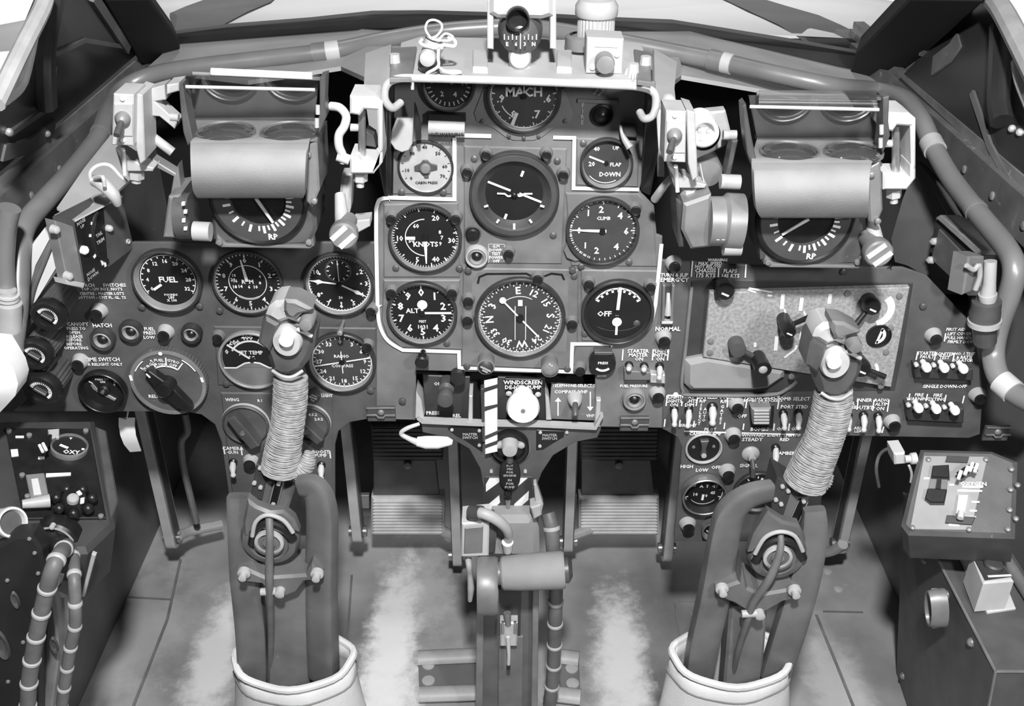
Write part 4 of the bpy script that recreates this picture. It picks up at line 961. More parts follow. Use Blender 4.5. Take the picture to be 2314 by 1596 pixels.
def rk(px, py, r, z1, m='black_plastic', name='knob', lever=None, mark=True):
    u, v = FR.uv(px, py, z1); k = FR.sc(px, py, z1); b = B()
    b.lathe([(r * k * .9, 0), (r * k * .9, z1 * .3), (r * k, z1 * .45), (r * k, z1 * .85), (r * k * .8, z1), (0, z1 * 1.02)], 24, (u, v)); o = b.put(name, m, t)
    if mark:
        b = B(); b.strip([(u - r * k * .4, v - r * k * .1), (u + r * k * .4, v - r * k * .3)], r * k * .2, z1 * 1.03); b.put('pointer_mark', 'print_white', o)
    if lever:
        U = FR.uv(lever[0], lever[1], z1 * .8); b = B(); b.cyl((u, v, z1 * .6), (U[0], U[1], z1 * .8), 5 * k, 7 * k, 10); b.put('lever', m, o)
rk(1640, 662, 22, .020); rk(1785, 752, 17, .034, lever=(1835, 714)); rk(1974, 698, 20, .022, lever=(1935, 732)); rk(1950, 838, 21, .022, lever=(2000, 852)); 
u0 = FR.uv(1668, 790, .016); u1 = FR.uv(1722, 830, .034); k = FR.sc(1700, 810)
b = B(); b.cyl((*u0, 0), (*u0, .018), 18 * k, seg=20); b.cyl((*u0, .012), (u1[0], u1[1], .016), 6 * k, seg=10); b.put('crank_arm', 'dark_metal', t)
b = B(); b.cyl((u1[0], u1[1], .010), (u1[0], u1[1], .040), 16 * k, 19 * k, 20); c = b.put('crank_handle', 'black_plastic', t)
b = B(); b.ball((u1[0], u1[1], .040), 10 * k, 12, 8, sz=.5); b.put('rivet', 'lamp_collar', c)
b = B(); u = FR.uv(1985, 758); b.lathe([(28 * k, 0), (28 * k, .003), (26 * k, .003), (25 * k, .0012), (0, .0012)], 28, u); w = b.put('dial_window', 'dial_black', t)
b = B(); b.strip([(u[0] + x * k, u[1] + y * k) for x, y in arc_pts(-6, 0, 18, 20, 160, 10)], 7 * k, .002); b.strip([(u[0] + 2 * k, u[1] + 20 * k), (u[0] + 1 * k, u[1] - 20 * k)], 5 * k, .002); b.put('dial_scale', 'print_white', w)
b = B()
for x0, y0, x1, y1, wd in ((1769, 665, 1766, 698, 8), (1812, 673, 1808, 702, 8), (1876, 664, 1873, 686, 8), (1772, 698, 1778, 718, 4), (1816, 704, 1821, 714, 4), (1766, 746, 1764, 760, 4), (1755, 760, 1752, 792, 8), (1706, 774, 1706, 784, 6), (1692, 651, 1744, 660, 4), (1690, 655, 1708, 660, 4), (1734, 667, 1744, 668, 4), (1840, 716, 1886, 702, 4), (1886, 702, 1894, 724, 4), (1828, 726, 1824, 756, 4), (1811, 748, 1809, 766, 6), (1800, 780, 1796, 790, 5), (1796, 790, 1772, 808, 4)):
    b.strip(FR.pts([(x0, y0), (x1, y1)]), wd * k, .0009)
b.put('printed_marks', 'print_white', t)
b = B(); c = FR.uv(1974, 700)
b.strip([(c[0] + x * k, c[1] + y * k) for x, y in arc_pts(0, 0, 38, 30, 150, 12)], 16 * k, .0009); b.put('printed_scale', 'print_white', t)
b = B(); c = FR.uv(1950, 840); b.strip([(c[0] + x * k, c[1] + y * k) for x, y in arc_pts(0, 0, 32, 40, 80, 6)], 7 * k, .0009); b.put('printed_scale', 'print_white', t)
for x, y in ((1606, 770), (1604, 796), (1915, 662), (2032, 668), (2012, 740), (2002, 795), (1990, 872), (1788, 850)):
    u = FR.uv(x, y); b = B(); b.lathe([(7 * k, 0), (7 * k, .002), (0, .003)], 10, u); b.put('screw', 'grey_metal', t)
# ---------------------------------------------------------------- hood over the flying instruments
def Wp(b, fr):                     # take a shape drawn on a plane into the world
    b.v = [fr.m @ p for p in b.v]; return b
def pp(fr, pts, z0, z1, m, name, par, bev=.001):
    b = B(); b.prism(fr.pts(pts, z1), z0, z1, bev); return Wp(b, fr).put(name, m, par, world=True)
def pd(fr, px, py, prof, m, name, par, hu, seg=28, sx=1, sy=1):     # turned shape, profile in pixels radius, metres height
    u = fr.uv(px, py, hu); k = fr.sc(px, py, hu); b = B()
    b.lathe([(r * k, z) for r, z in prof], seg, u, sx=sx, sy=sy); return Wp(b, fr).put(name, m, par, world=True)
def pt(fr, pts, r, m, name, par, seg=12, n=5, closed=False, flat=1.0, sq=False):        # tube through (px, py, height) points, r in pixels
    P = [V((*fr.uv(x, y, h), h)) for x, y, h in pts]; k = fr.sc(pts[0][0], pts[0][1], pts[0][2])
    Q = smooth_path(P, n) if n else P
    rr = [x * k for x in r] if isinstance(r, (list, tuple)) else r * k
    b = B(); b.tube(Q, rr, seg, flat=flat, sq=sq); return Wp(b, fr).put(name, m, par, world=True)
FH = upright(.95)
ZD = .978
t = thing('glare_shield', 'pale grey hood with rounded tube rim over the top of the panel', 'glare shield', (0, .95, .95))
def zplate(pts, z, th, m, name, par):
    P = [at_Z(x, y, z) for x, y in pts]; b = B(); b.prism([(p.x, p.y) for p in P], z - th, z, .001); return b.put(name, m, par, world=True)
zplate([(893, 172), (1468, 182), (1452, 100), (1385, 92), (950, 82), (905, 96)], ZD, .005, 'coaming', 'deck', t)
pt(FH, [(905, 232, -.02), (886, 244, -.005), (870, 224, 0), (873, 194, 0), (898, 178, 0), (960, 177, 0), (1165, 183, 0), (1380, 192, 0), (1448, 197, 0), (1478, 210, 0), (1482, 238, 0), (1474, 262, 0), (1456, 268, -.005), (1446, 254, -.02)], 9, 'pale_metal', 'rim_tube', t, 14)
for x in (932, 1430): pt(FH, [(x, 168, 0), (x, 202, 0)], 4, 'pale_metal', 'rim_clip', t, 8, 0)
for xs, e in ((((868, 240, .955), (878, 186, .955), (888, 186, 1.034), (884, 440, 1.034), (868, 440, 1.03), (852, 360, 1.0)), 0), (((1482, 240, .955), (1472, 196, .955), (1462, 196, 1.034), (1452, 430, 1.034), (1470, 440, 1.03), (1488, 340, 1.0)), 0)):
    cpoly('side_skirt', xs, 'black_paint', t, .002)
for p in ([(884, 108), (942, 104), (930, 176), (880, 176)], [(1432, 110), (1470, 118), (1472, 186), (1440, 182)]):
    zplate(p, ZD + .004, .004, 'panel_mid', 'corner_plate', t)
for x, y in ((893, 150), (1458, 155), (1430, 172)):
    p = at_Z(x, y, ZD); b = B(); b.cyl(p, p + V((0, 0, .012)), .006, .005, 10); b.put('stud', 'pale_metal', t, world=True)
# items on the hood
YC = at_Z(1175, 150, ZD).y
FC = upright(YC)
t = thing('standby_compass', 'standby compass in an upright bracket on top of the hood', 'compass', at_Z(1175, 150, ZD))
pd(FC, 1175, 132, [(0, -.012), (26, -.012), (26, .010), (22, .014), (0, .014)], 'pale_metal', 'mount_post', t, .014, sy=1.0)
pt(FC, [(1175, 152, 0), (1175, 104, 0)], [25, 24], 'pale_metal', 'neck', t, 20, 0)
pd(FC, 1176, 78, [(0, -.02), (46, -.02), (52, -.012), (50, .004), (40, .016), (20, .022), (0, .024)], 'dark_metal', 'bowl', t, .012)
b = B(); u = FC.uv(1176, 96, .026); k = FC.sc(1176, 96, .026)
for i in range(9): b.strip([(u[0] + (i - 4) * 9 * k, u[1] + 6 * k), (u[0] + (i - 4) * 9 * k, u[1] + (14 if i % 2 else 18) * k)], 2 * k, .026)
for i, s in enumerate(('E', '6', '3', 'N')): b.text(s, u[0] + (i - 1.5) * 20 * k, u[1] - 4 * k, 12 * k, .026)
b.strip([(u[0], u[1] + 20 * k), (u[0], u[1] - 14 * k)], 2 * k, .0262); Wp(b, FC).put('card_marks', 'print_white', t, world=True)
pp(FC, [(1106, -10), (1250, -10), (1250, 36), (1226, 44), (1124, 42), (1106, 32)], -.02, .018, 'coaming', 'upper_body', t, .004)
pd(FC, 1170, 46, [(27, .016), (27, .028), (24, .030), (22, .028), (22, .021), (0, .020)], 'black_plastic', 'sighting_lens', t, .028)
for x in (1108, 1250):
    pp(FC, [(x - 7, 0), (x + 7, 0), (x + 7, 112), (x - 7, 110)], -.012, .012, 'pale_metal', 'bracket_arm', t, .001)
for x0 in (1068, 1258):
    p = [(x0, 112), (x0 + 34, 112), (x0 + 34, 152), (x0, 150)]; zplate(p, ZD + .006, .006, 'coaming', 'foot', t)
YS = at_Z(968, 160, ZD).y; FS = upright(YS)
t = thing('push_plunger', 'round pale push knob at the left of the hood', 'knob', at_Z(966, 158, ZD))
pd(FS, 968, 146, [(0, -.012), (24, -.012), (24, .004), (20, .008), (0, .008)], 'dark_metal', 'base', t, .004); pd(FS, 966, 132, [(18, -.008), (19, .014), (20, .018), (17, .023), (0, .026)], 'lamp_collar', 'cap', t, .020)
t = thing('string_tie', 'white cord tied in a loop round the bottle shaped fitting on the hood', 'cord', at_Z(990, 150, ZD))
pt(FS, [(975, 88, .01), (962, 68, .012), (966, 50, .012), (980, 45, .012), (996, 52, .012), (998, 66, .012), (988, 80, .012), (976, 88, .012), (1010, 92, .014), (1024, 84, .012), (1006, 76, .012), (990, 92, .014)], 2.6, 'cloth_white', 'loop', t, 8)
pt(FS, [(955, 88, .014), (950, 98, .016), (975, 106, .020), (1005, 102, .018), (1026, 104, .014), (1028, 92, .012), (1012, 84, .010)], 3.6, 'cloth_white', 'wrap', t, 8)
pt(FS, [(992, 100, .016), (990, 130, .020), (990, 150, .020), (968, 164, .022), (964, 168, .022)], 3.4, 'cloth_white', 'tail', t, 8)
pt(FS, [(990, 150, .020), (1006, 160, .02), (1030, 160, .018), (1042, 164, .018), (1020, 166, .02), (1000, 160, .02)], 2.6, 'cloth_white', 'tail', t, 8)
t = thing('bottle_fitting', 'pale stubby fitting wrapped in cord at the left of the hood', 'fitting', at_Z(985, 140, ZD))
pt(FS, [(978, 142, -.006), (980, 118, -.002), (982, 100, .0), (984, 90, .0)], [14, 17, 26, 24], 'coaming', 'body', t, 16, 0)
YL = at_Z(1345, 112, ZD).y; FL = upright(YL)
t = thing('knurled_lamp', 'large pale ribbed lamp housing at the right of the hood', 'lamp', at_Z(1345, 112, ZD))
k = FL.sc(1345, 80); c = at_Y(1345, 100, YL)
b = B(); b.m = M4.Translation((c.x, c.y, ZD + .001)); knurl(b, 42 * k, 0, .034, 30, .05); b.put('ribbed_body', 'lamp_collar', t, world=True)
b = B(); b.m = M4.Translation((c.x, c.y, ZD)); b.lathe([(46 * k, .034), (48 * k, .036), (48 * k, .044), (40 * k, .050), (20 * k, .052), (18 * k, .056), (0, .056)], 32); b.put('cap', 'coaming', t, world=True)
b = B(); b.m = M4.Translation((c.x - 30 * k, c.y - .01, ZD + .004)); b.lathe([(40 * k, 0), (40 * k, .012), (30 * k, .014)], 24); b.put('skirt', 'grey_metal', t, world=True)
YB = at_Z(1368, 168, ZD).y; FB = upright(YB)
t = thing('hood_switch_box', 'small pale box with a large round knob at the right of the hood', 'switch box', at_Z(1368, 168, ZD))
pp(FB, [(1326, 84), (1410, 88), (1406, 168), (1324, 166)], -.03, 0, 'coaming', 'box', t, .001)
pd(FB, 1368, 146, [(22, 0), (22, .012), (20, .016), (0, .018)], 'grey_metal', 'knob', t, .014)
for x, y in ((1339, 153), (1394, 124)): pd(FB, x, y, [(6, 0), (6, .002), (0, .003)], 'white_paint', 'screw', t, .002, 10)
pp(FB, [(1344, 94), (1396, 97), (1396, 108), (1344, 106)], 0, .001, 'white_paint', 'name_plate', t, .0002)
t = thing('spring_stud', 'small pale spring stud at the right corner of the hood', 'stud', at_Z(1420, 172, ZD))
pt(FB, [(1414, 172, .0), (1420, 158, .002), (1430, 158, .002), (1438, 172, .004)], 5, 'cream', 'coil', t, 10)
# under the hood
t = thing('fire_warning_plate', 'dim fire warning lamp with upright FIRE lettering under the hood', 'warning lamp', on(1345, 250))
pp(FA, [(1305, 224), (1397, 227), (1397, 236), (1305, 233)], 0, .003, 'panel_mid', 'label_strip', t, .0005)
pd(FA, 1360, 262, [(26, .0005), (26, .003), (22, .004), (20, .002), (10, .006), (0, .008)], 'black_plastic', 'lamp', t, .004)
text('F\nI\nR\nE', 1316, 258, 14, 'print_grey', par=None, h=.001); text('77', 1352, 208, 26, 'print_grey', rot=18, h=.001)
t = thing('hood_tab', 'pale tongue shaped flap hanging below the left of the hood', 'flap', on(905, 300))
FT = upright(1.012)
pp(FT, [(896, 268), (934, 268), (932, 325), (924, 340), (908, 345), (892, 338), (882, 322), (884, 300)], -.003, .003, 'lamp_collar', 'tongue', t, .001)
pp(FT, [(936, 232), (940, 240), (952, 285), (950, 318), (943, 318), (936, 280)], -.002, .002, 'black_paint', 'blade', t, .0005)
t = thing('warning_roll', 'pale horizontal roll cover marked WARNING below the hood', 'cover', on(1010, 293))
k = FA.sc(1010, 293)
b = B(); P = [(*FA.uv(968, 290, .014), .010), (*FA.uv(1050, 293, .014), .010)]; b.cyl(P[0], P[1], 17 * k, seg=20); Wp(b, FA).put('roll', 'lamp_collar', t, world=True)
pp(FA, [(966, 258), (1052, 262), (1052, 278), (966, 274)], .0005, .012, 'black_paint', 'backing', t, .001)
text('O/T WARNING', 1010, 305, 12, 'black_plastic', h=.0195)
t = thing('flap_lever_stop', 'small pale hanging lever over the flap dial', 'lever', on(1415, 320))
pt(FA, [(1402, 282, .012), (1405, 300, .016), (1412, 316, .02), (1424, 334, .024)], [3, 4, 7, 9], 'lamp_collar', 'lever', t, 10); pp(FA, [(1404, 284), (1438, 286), (1440, 312), (1412, 310)], .0005, .010, 'dark_metal', 'bracket', t)

# ---------------------------------------------------------------- centre pedestal
t = PED = thing('centre_pedestal', 'grey centre pedestal narrowing to a post under the panel', 'pedestal', on(1150, 960))
FD = upright(DP + .03)
pp(FD, [(930, 820), (1360, 830), (1360, 968), (930, 960)], -.004, 0, 'black_matt', 'recess_back', t, 0)
pp(FA, [(950, 952), (1358, 964), (1358, 972), (1350, 990), (1300, 1000), (1250, 1030), (1225, 1068), (1208, 1110), (1208, 1168), (1093, 1168), (1093, 1105), (1085, 1060), (1060, 1015), (1015, 990), (955, 978)], -.004, .004, 'panel_grey', 'face', t)
b = B(); b.strip(FA.pts([(944, 945), (955, 954), (1092, 960), (1215, 962), (1345, 968), (1360, 940)], .012), .004, .013, .010); Wp(b, FA).put('tray_lip', 'lamp_collar', t, world=True)
for p in ([(940, 885), (952, 905), (958, 948), (938, 946)], [(1348, 905), (1358, 905), (1356, 966), (1344, 966)], [(1060, 895), (1068, 895), (1068, 952), (1058, 952)], [(1232, 890), (1240, 900), (1246, 950), (1234, 950)]):
    pp(FA, p, -.02, .008, 'pale_metal', 'tray_side', t)
for p, m in (([(1012, 970), (1022, 966), (1091, 968), (1090, 1022), (1075, 1012), (1052, 996), (1030, 985)], 0), ([(1212, 972), (1276, 974), (1274, 988), (1250, 1002), (1228, 1016), (1212, 1018)], 0)):
    o = pp(FA, p, .004, .006, 'black_plastic', 'name_plate', t, .0005)
text('MASTER\nSWITCH', 1062, 986, 10, 'print_grey', h=.0066); text('MASTER\nSWITCH', 1242, 988, 10, 'print_grey', h=.0066)
for x, y in ((1021, 973), (1083, 975), (1083, 1008), (1221, 979), (1281, 979), (1220, 1010), (1110, 1068), (1187, 1068)): pd(FA, x, y, [(4, .004), (4, .0075), (0, .0085)], 'pale_metal', 'screw', t, .008, 10)
pp(FA, [(1095, 1078), (1203, 1078), (1203, 1164), (1095, 1164)], .004, .006, 'panel_dark', 'striped_plate', t, .0005)
for p in ([(1098, 1095), (1106, 1081), (1130, 1081), (1128, 1090), (1098, 1112)], [(1098, 1145), (1128, 1120), (1130, 1136), (1112, 1154), (1098, 1150)], [(1172, 1081), (1192, 1081), (1170, 1100)], [(1162, 1140), (1195, 1110), (1194, 1130), (1162, 1158)]):
    pp(FA, p, .006, .0066, 'white_paint', 'white_stripe', t, 0)
def ctl(name, poly, m, label, cat, z=-.012):
    t = thing(name, label, cat, on(*poly[0])); pp(FA, poly, z - .004, z, m, 'plate', t); return t
t = ctl('pull_control', [(955, 848), (1062, 852), (1060, 948), (962, 946)], 'panel_dark', 'dark plate with a protruding round pull in the pedestal', 'control')
pd(FA, 1006, 905, [(18, -.012), (18, .006), (12, .010), (12, .02), (19, .021), (19, .030), (17, .032), (0, .033)], 'dark_metal', 'pull', t, .030)
pd(FA, 1034, 855, [(17, -.012), (17, .012), (0, .013)], 'black_paint', 'side_cap', t, .010)
text('PRESS', 978, 934, 13, 'print_white', h=-.0115); text('REL', 1032, 940, 13, 'print_white', h=-.0115); text('ON   OFF', 1004, 868, 12, 'print_white', h=-.0115)
t = ctl('windscreen_pump', [(1125, 852), (1232, 855), (1234, 950), (1122, 948)], 'panel_dark', 'large white push button under the WINDSCREEN DE-ICER PUMP plate', 'push button')
pp(FA, [(1142, 856), (1222, 858), (1222, 890), (1142, 888)], -.012, -.008, 'black_plastic', 'name_plate', t, .0005)
text('WINDSCREEN', 1182, 865, 15, h=-.0075); text('DE-ICER PUMP', 1182, 876, 14, h=-.0075)
pd(FA, 1182, 928, [(24, -.012), (24, .012), (37, .014), (38, .022), (34, .026), (5, .0265), (4, .025), (0, .025)], 'white_paint', 'button', t, .026, 36)
for x, y in ((1150, 890), (1216, 892)): pd(FA, x, y, [(7, -.012), (7, -.008), (0, -.006)], 'cream', 'screw', t, -.008, 12)
pd(FA, 1182, 930, [(5, .025), (5, .0275), (0, .0276)], 'grey_metal', 'centre_screw', t, .0276, 12)
t = ctl('telephone_selector', [(1246, 868), (1345, 876), (1352, 952), (1240, 948)], 'panel_mid', 'grey plate with drooping toggle and white arrows in the pedestal', 'selector', -.004)
text('TELEPHONE SELECTOR', 1300, 872, 11, h=-.0035); text('COMPASS /VHF', 1290, 886, 12, h=-.0035); text('VHF', 1334, 940, 11, h=-.0035)
b = B()
for x, y0, y1 in ((1261, 940, 908), (1334, 886, 920)):
    P = FA.pts([(x, y0), (x, y1)], -.003); b.strip(P, .0015, -.003); s = 1 if y1 < y0 else -1; q = P[1]; b.prism([(q[0] - .004, q[1]), (q[0] + .004, q[1]), (q[0], q[1] + s * .006)], -.0035, -.003)
Wp(b, FA).put('arrows', 'white_paint', t, world=True)
pd(FA, 1300, 910, [(18, -.004), (16, .002), (12, .008), (9, .010), (0, .012)], 'lamp_collar', 'boss', t, .006)
pt(FA, [(1300, 912, .010), (1300, 924, .018), (1300, 940, .024)], [6, 7, 7], 'dark_metal', 'lever', t, 12, 0)
# striped lever and master switch
t = thing('striped_lever', 'upright white lever with dark diagonal bands on the pedestal', 'lever', on(1110, 1020))
pp(FA, [(1094, 868), (1124, 862), (1124, 1022), (1096, 1028)], .010, .018, 'white_paint', 'blade', t)
for p in ([(1094, 878), (1124, 869), (1124, 877), (1094, 887)], [(1095, 920), (1124, 914), (1124, 920), (1095, 930)], [(1096, 986), (1124, 974), (1124, 982), (1096, 994)], [(1096, 1006), (1124, 996), (1124, 1004), (1096, 1014)]):
    pp(FA, p, .0178, .0186, 'panel_dark', 'dark_band', t, 0)
pp(FA, [(1086, 880), (1095, 878), (1097, 1000), (1090, 1000)], .0, .010, 'dark_metal', 'side_rail', t)
t = thing('master_switch', 'round black master switch with pale centre on the pedestal', 'switch', on(1152, 1015))
pd(FA, 1152, 1014, [(44, .004), (44, .010), (40, .014), (34, .014), (32, .010), (0, .010)], 'black_plastic', 'body', t, .012, 36)
pd(FA, 1152, 1014, [(46, .004), (47, .007), (44, .0085)], 'grey_metal', 'rim', t, .006, 36)
pd(FA, 1152, 1020, [(20, .010), (18, .024), (16, .028), (0, .029)], 'lamp_collar', 'knob', t, .028)
for x in (1128, 1178): pd(FA, x, 1008, [(8, .010), (8, .016), (0, .018)], 'lamp_collar', 'screw', t, .016, 12)
t = thing('warning_tag', 'black oval tag with small lettering hanging from the master switch', 'tag', on(1152, 1075))
k = FA.sc(1152, 1075); u = FA.uv(1152, 1074, .016); b = B(); b.prism([(u[0] + 24 * k * math.cos(a) * (1 if abs(math.sin(a)) < .8 else .9), u[1] + 46 * k * math.sin(a)) for a in [i * PI / 12 for i in range(24)]], .013, .016, .001); Wp(b, FA).put('tag', 'black_plastic', t, world=True)
b = B()
for i, s in enumerate(('PUT', 'PIN', 'FOR', 'ENGINE')): b.text(s, u[0], u[1] + (26 - 9 * i) * k, 8 * k, .0165)
for i, s in enumerate(('IN', 'FOR', 'PUMP')): b.text(s, u[0], u[1] + (-14 - 10 * i) * k, 9 * k, .0165)
Wp(b, FA).put('lettering', 'print_grey', t, world=True)
pt(FA, [(1152, 1030, .018), (1152, 1044, .017)], 8, 'dark_metal', 'hanger', t, 10, 0)
t = thing('safety_pin', 'small black headed pin below the hanging tag', 'pin', on(1148, 1125))
pd(FA, 1148, 1122, [(9, .006), (9, .014), (6, .018), (0, .019)], 'black_plastic', 'head', t, .016, 16)
pt(FA, [(1148, 1128, .012), (1148, 1150, .012), (1148, 1164, .012)], [6, 4, 3], 'steel', 'shank', t, 10, 0)

# ---------------------------------------------------------------- centre post, handle, hose
FP = upright(1.005)
t = thing('centre_post', 'upright grey channel post from pedestal to floor with locking pin', 'post', at_Y(1150, 1590, 1.005))
pp(FP, [(1088, 1330), (1212, 1330), (1206, 1640), (1082, 1640)], -.05, 0, 'column', 'channel', t, .003)
for x0, x1 in ((1074, 1090), (1200, 1214)): pp(FP, [(x0 + 4, 1330), (x1 + 4, 1330), (x1, 1640), (x0, 1640)], -.05, .012, 'grey_metal', 'flange', t, .001)
pp(FP, [(1112, 1172), (1205, 1172), (1218, 1200), (1220, 1262), (1100, 1262), (1106, 1200)], -.06, 0, 'pad', 'casting', t, .008)
pp(FP, [(1130, 1330), (1178, 1330), (1176, 1440), (1128, 1440)], .0, .002, 'panel_dark', 'slot', t, 0)
pp(FP, [(1128, 1440), (1182, 1440), (1180, 1600), (1126, 1600)], .0, .004, 'panel_mid', 'cover_plate', t, .0005)
pp(FP, [(1206, 1096), (1212, 1094), (1228, 1140), (1222, 1166), (1212, 1166)], -.01, 0, 'lamp_collar', 'side_rod', t, .001)
pp(FP, [(1198, 1148), (1224, 1140), (1224, 1166), (1206, 1176)], -.01, .008, 'lamp_collar', 'side_knuckle', t, .002)
pt(FP, [(1147, 1245, .004), (1147, 1225, .010)], [10, 13], 'white_paint', 'peg', t, 16, 0)
t = thing('locking_pin', 'small steel spring pin standing out of the centre post', 'pin', at_Y(1148, 1440, 1.0))
pp(FP, [(1130, 1408), (1170, 1408), (1168, 1462), (1130, 1462)], .002, .016, 'pale_metal', 'block', t, .002)
pt(FP, [(1148, 1440, .020), (1150, 1480, .022), (1149, 1508, .022)], [5, 4, 4], 'cream', 'pin', t, 10, 0); pt(FP, [(1149, 1502, .022), (1149, 1512, .022)], 4.5, 'black_plastic', 'pin_tip', t, 10, 0)
pt(FP, [(1146, 1385, .012), (1148, 1412, .016)], [9, 7], 'grey_metal', 'spring_cap', t, 12, 0)
for x in (1136, 1164): pt(FP, [(x, 1405, .014), (x, 1430, .018)], 4, 'steel', 'screw', t, 8, 0)
t = thing('grip_handle', 'pale horizontal cylinder grip across the centre post', 'handle', at_Y(1200, 1290, .96))
FG = upright(.955)
a0 = FG.m @ V((*FG.uv(1132, 1296), 0)); a1 = FG.m @ V((*FG.uv(1276, 1288), 0)); k = FG.sc(1200, 1290); d = (a1 - a0)
b = B(); b.tube([a0, a0 + d * .03, a0 + d * .3, a0 + d * .95, a1], [34 * k, 38 * k, 41 * k, 43 * k, 40 * k], 32); b.put('grip', 'pad', t, world=True)
b = B(); b.tube([a1 - d * .01, a1 + d * .06, a1 + d * .12], [30 * k, 30 * k, 16 * k], 24); b.put('end_cap', 'dark_metal', t, world=True)
b = B(); b.tube([a0 - d * .16, a0 + d * .02], 26 * k, 24); b.put('neck', 'grey_metal', t, world=True)
b = B(); b.m = M4.Translation(a0 - d * .22 + V((0, .0, -.02))) @ M4.Rotation(PI / 2, 4, 'Y'); b.lathe([(30 * k, -.012), (64 * k, -.012), (66 * k, -.008), (66 * k, .010), (62 * k, .014), (30 * k, .014)], 40); b.put('drum', 'grey_metal', t, world=True)
pp(FG, [(1108, 1352), (1126, 1342), (1126, 1368), (1098, 1376), (1096, 1370)], -.01, .01, 'pale_metal', 'drum_stop', t)
t = thing('switch_casting', 'pale edged square box left of the centre post', 'box', at_Y(1075, 1260, .98))
FQ = upright(.985)
pp(FQ, [(1043, 1184), (1106, 1178), (1104, 1258), (1042, 1260)], -.03, .004, 'cream', 'rim', t, .002)
pp(FQ, [(1050, 1194), (1092, 1190), (1090, 1250), (1048, 1252)], .003, .006, 'grey_metal', 'face', t, .001)
pp(FQ, [(1096, 1184), (1116, 1182), (1122, 1210), (1118, 1250), (1094, 1256)], -.03, -.004, 'dark_metal', 'side_disc', t, .002)
pt(FQ, [(1058, 1262, -.01), (1060, 1280, 0), (1062, 1300, 0), (1064, 1330, .004), (1062, 1358, .004)], [8, 7, 6, 8, 5], 'lamp_collar', 'release_rod', t, 12)
t = thing('elbow_hose', 'short pale bent hose at the top of the centre post', 'hose', at_Y(1090, 1165, .99))
pt(FQ, [(1066, 1160, 0), (1090, 1160, .008), (1118, 1172, .010), (1142, 1192, .006), (1150, 1212, .0)], [13, 13, 13, 12, 10], 'lamp_collar', 'tube', t, 16); pt(FQ, [(1064, 1158, -.002), (1088, 1160, .006)], 17, 'dark_metal', 'cuff', t, 16, 0)
def ribbed_hose(pts, r, label, fr, n=9, rings=10):
    P = smooth_path([fr.m @ V((*fr.uv(x, y, h), h)) for x, y, h in pts], 8); k = fr.sc(pts[0][0], pts[0][1])
    t = thing('ribbed_hose', label, 'hose', P[-1])
    b = B(); b.tube(P, r * k, 18); b.put('hose', 'hose', t, world=True)
    L = [0]
    for i in range(1, len(P)): L.append(L[-1] + (P[i] - P[i - 1]).length)
    for j in range(rings):
        s = L[-1] * (j + .5) / rings; i = max(1, next(q for q in range(len(L)) if L[q] >= s))
        d = (P[i] - P[i - 1]).normalized(); c = P[i - 1] + d * (s - L[i - 1]); b = B()
        b.tube([c - d * .003, c - d * .0015, c + d * .0015, c + d * .003], [r * k * 1.02, r * k * 1.16, r * k * 1.16, r * k * 1.02], 18); b.put('ring', 'lamp_collar', t, world=True)
ribbed_hose([(1238, 1160, -.02), (1246, 1190, -.01), (1250, 1240, 0), (1256, 1320, 0), (1254, 1420, 0), (1250, 1520, 0), (1238, 1620, .004)], 17, 'ribbed dark hose running down beside the centre post', FP, rings=9)
# footplates
for p, lab, rv in (([(945, 1490), (1082, 1484), (1082, 1568), (948, 1572)], 'pale riveted step plate on the floor left of the post', [(968, 1504), (968, 1540)]), ([(1262, 1486), (1308, 1492), (1312, 1578), (1260, 1572)], 'pale riveted step plate on the floor right of the post', [(1292, 1512), (1294, 1546)])):
    c = at_Z(p[0][0], p[0][1], .0); t = thing('step_plate', lab, 'plate', c)
    P = [at_Z(x, y, .006) for x, y in p]; b = B(); b.prism([(q.x, q.y) for q in P], .0025, .006, .001); b.put('plate', 'skin_grey', t, world=True)
    for a, bb in ((0, 1), (3, 2)):
        q0, q1 = at_Z(*p[a], .008), at_Z(*p[bb], .008); b = B(); b.tube([q0 + V((0, 0, .002)), q1 + V((0, 0, .002))], .014, 12, flat=.7); b.put('rolled_edge', 'lamp_collar', t, world=True)
    for x, y in rv:
        q = at_Z(x, y, .006); b = B(); b.lathe([(.010, .006), (.010, .008), (0, .010)], 14, (q.x, q.y)); b.put('rivet', 'lamp_collar', t, world=True)

